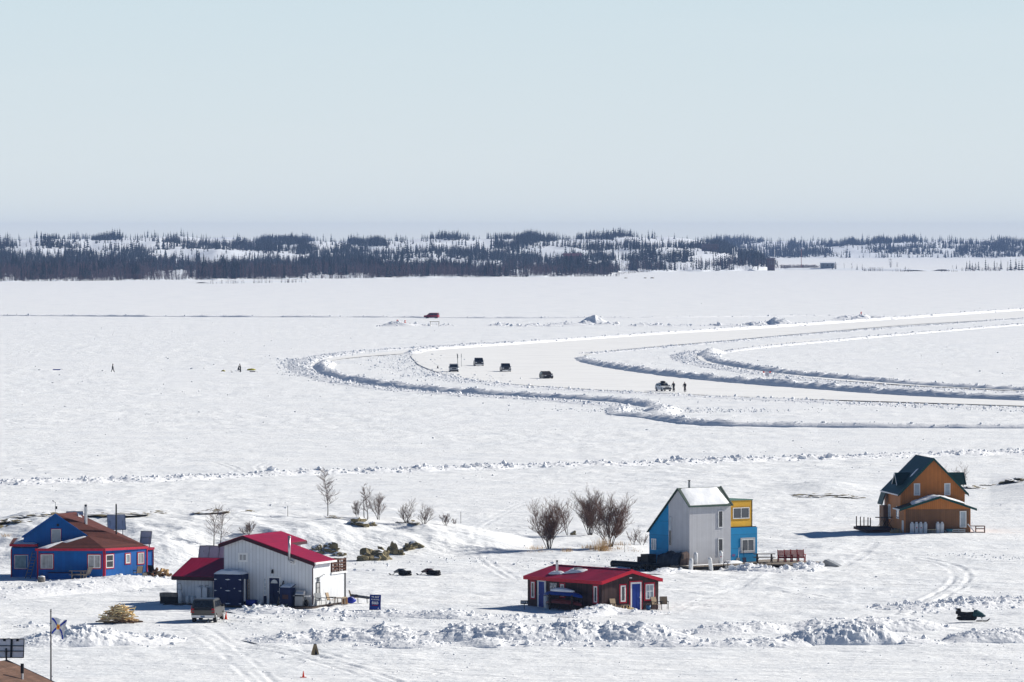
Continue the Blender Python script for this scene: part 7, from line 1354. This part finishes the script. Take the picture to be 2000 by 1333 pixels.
# ================================================================== FAR SHORE BUILDINGS AND POLES
def far_house(label, px, py, w, h, d, wall, roof, rz=0, flat=False, hz=None):
    q = G(px, py); q.z = max(0.2, float(hz1(np.array([q.x]), np.array([q.y]))[0])) if hz is None else hz
    t = thing('far_house', label, 'house', q, rz)
    if flat: MB().box(-w / 2, w / 2, -d / 2, d / 2, -1, h).build('wall', wall, t); MB().box(-w / 2 - .3, w / 2 + .3, -d / 2 - .3, d / 2 + .3, h, h + .5).build('roof', roof, t)
    else:
        MB().prism([(-w / 2, -d / 2, -1), (w / 2, -d / 2, -1), (w / 2, -d / 2, h), (-w / 2, -d / 2, h)], (0, d, 0)).build('wall', wall, t)
        MB().prism([(-w / 2 - .4, -d / 2 - .5, h), (-w / 2 - .4, d / 2 + .5, h), (-w / 2 - .4, 0, h + d * .28)], (w + .8, 0, 0)).build('roof', roof, t)
    for x in (-w * .3, 0, w * .3): MB().box(x - .5, x + .5, -d / 2 - .05, -d / 2, h * .45, h * .8).build('window', DGLASS, t)
    return t
FBR = M('far_brown', (.09, .055, .055), .8); FGR = M('far_grey', (.22, .24, .27), .8)
far_house('dark brown block at the right end of the shoreline woods', 1506, 529, 6, 10, 8, FBR, FBR, flat=True); far_house('grey cabin with snowy roof on the low spit', 1616, 527.5, 12, 5.0, 9, FGR, SNC, flat=True, hz=.8)
far_house('low brown roofed house in the snow right of the woods', 1387, 521, 16, 4, 12, FBR, M('far_dark_roof', (.04, .03, .035), .8)); far_house('long maroon building glimpsed among the shoreline trees', 1118, 526, 16, 5, 9, FBR, M('far_maroon', (.12, .03, .04), .8))
for px, py, h, lb in [(1513, 528, 17, 'pale mast beside the dark block on the shore'), (1565, 527, 17, 'reddish mast behind the low thicket on the spit'), (1228, 522, 22, 'white pole among the spruces of the shore woods'), (1431, 523, 17, 'left of two pale poles right of the woods'), (1434.5, 523, 18, 'right of two pale poles right of the woods'), (1481, 523, 15, 'single pale pole left of the dark block')]:
    q = G(px, py); post('utility_pole', lb, 'pole', q + V(0, 0, 1), h, .28, M('pole_red', (.25, .08, .08), .8) if px == 1565 else WHITE, 'poles on the far shore')
q = AT(698, 463, 6650); t = thing('wind_turbine', 'tiny wind turbine on a mast above the far ridge', 'wind turbine', V(q.x, q.y, 20)); MB().cyl((0, 0, 0), (0, 0, q.z - 20 + 3), .35, .22, 8).build('mast', ZINC, t); MB().cyl((0, -1, q.z - 17), (0, 1, q.z - 17), .5, n=8).build('nacelle', ZINC, t)
for a in (95, 215, 335): MB().prism([(0, -1.1, q.z - 17 - .2), (2.6 * math.cos(R(a)), -1.1, q.z - 17 + 2.6 * math.sin(R(a))), (2.4 * math.cos(R(a + 12)), -1.1, q.z - 17 + 2.4 * math.sin(R(a + 12)))], (0, .2, 0)).build('blade', ZINC, t)
for k, (px, py) in enumerate([(1222, 544), (1260, 544), (1274, 544)]): o = MB().blob((0, 0, .2), 1.1, .8, .45, k, .3, 2).build('shore_rock', ROCK); o.location = G(px, py); tag(o, 'dark rock poking out of the ice before the far woods', 'rock', 'rocks out on the far ice')
# ================================================================== AIR
hz = MB().box(-2600, 2600, -60, 10800, -4, 52).build('haze', None, mats=[bpy.data.materials.new('haze')])
hz['kind'] = 'stuff'; hm = hz.data.materials[0]; hm.use_nodes = True; hm.node_tree.nodes.clear()
pv = hm.node_tree.nodes.new('ShaderNodeVolumePrincipled'); mo = hm.node_tree.nodes.new('ShaderNodeOutputMaterial')
pv.inputs['Color'].default_value = (0.38, 0.57, 1.0, 1); pv.inputs['Density'].default_value = 4.6e-5; pv.inputs['Anisotropy'].default_value = 0.0
hm.node_tree.links.new(pv.outputs[0], mo.inputs['Volume'])
bpy.context.view_layer.update()
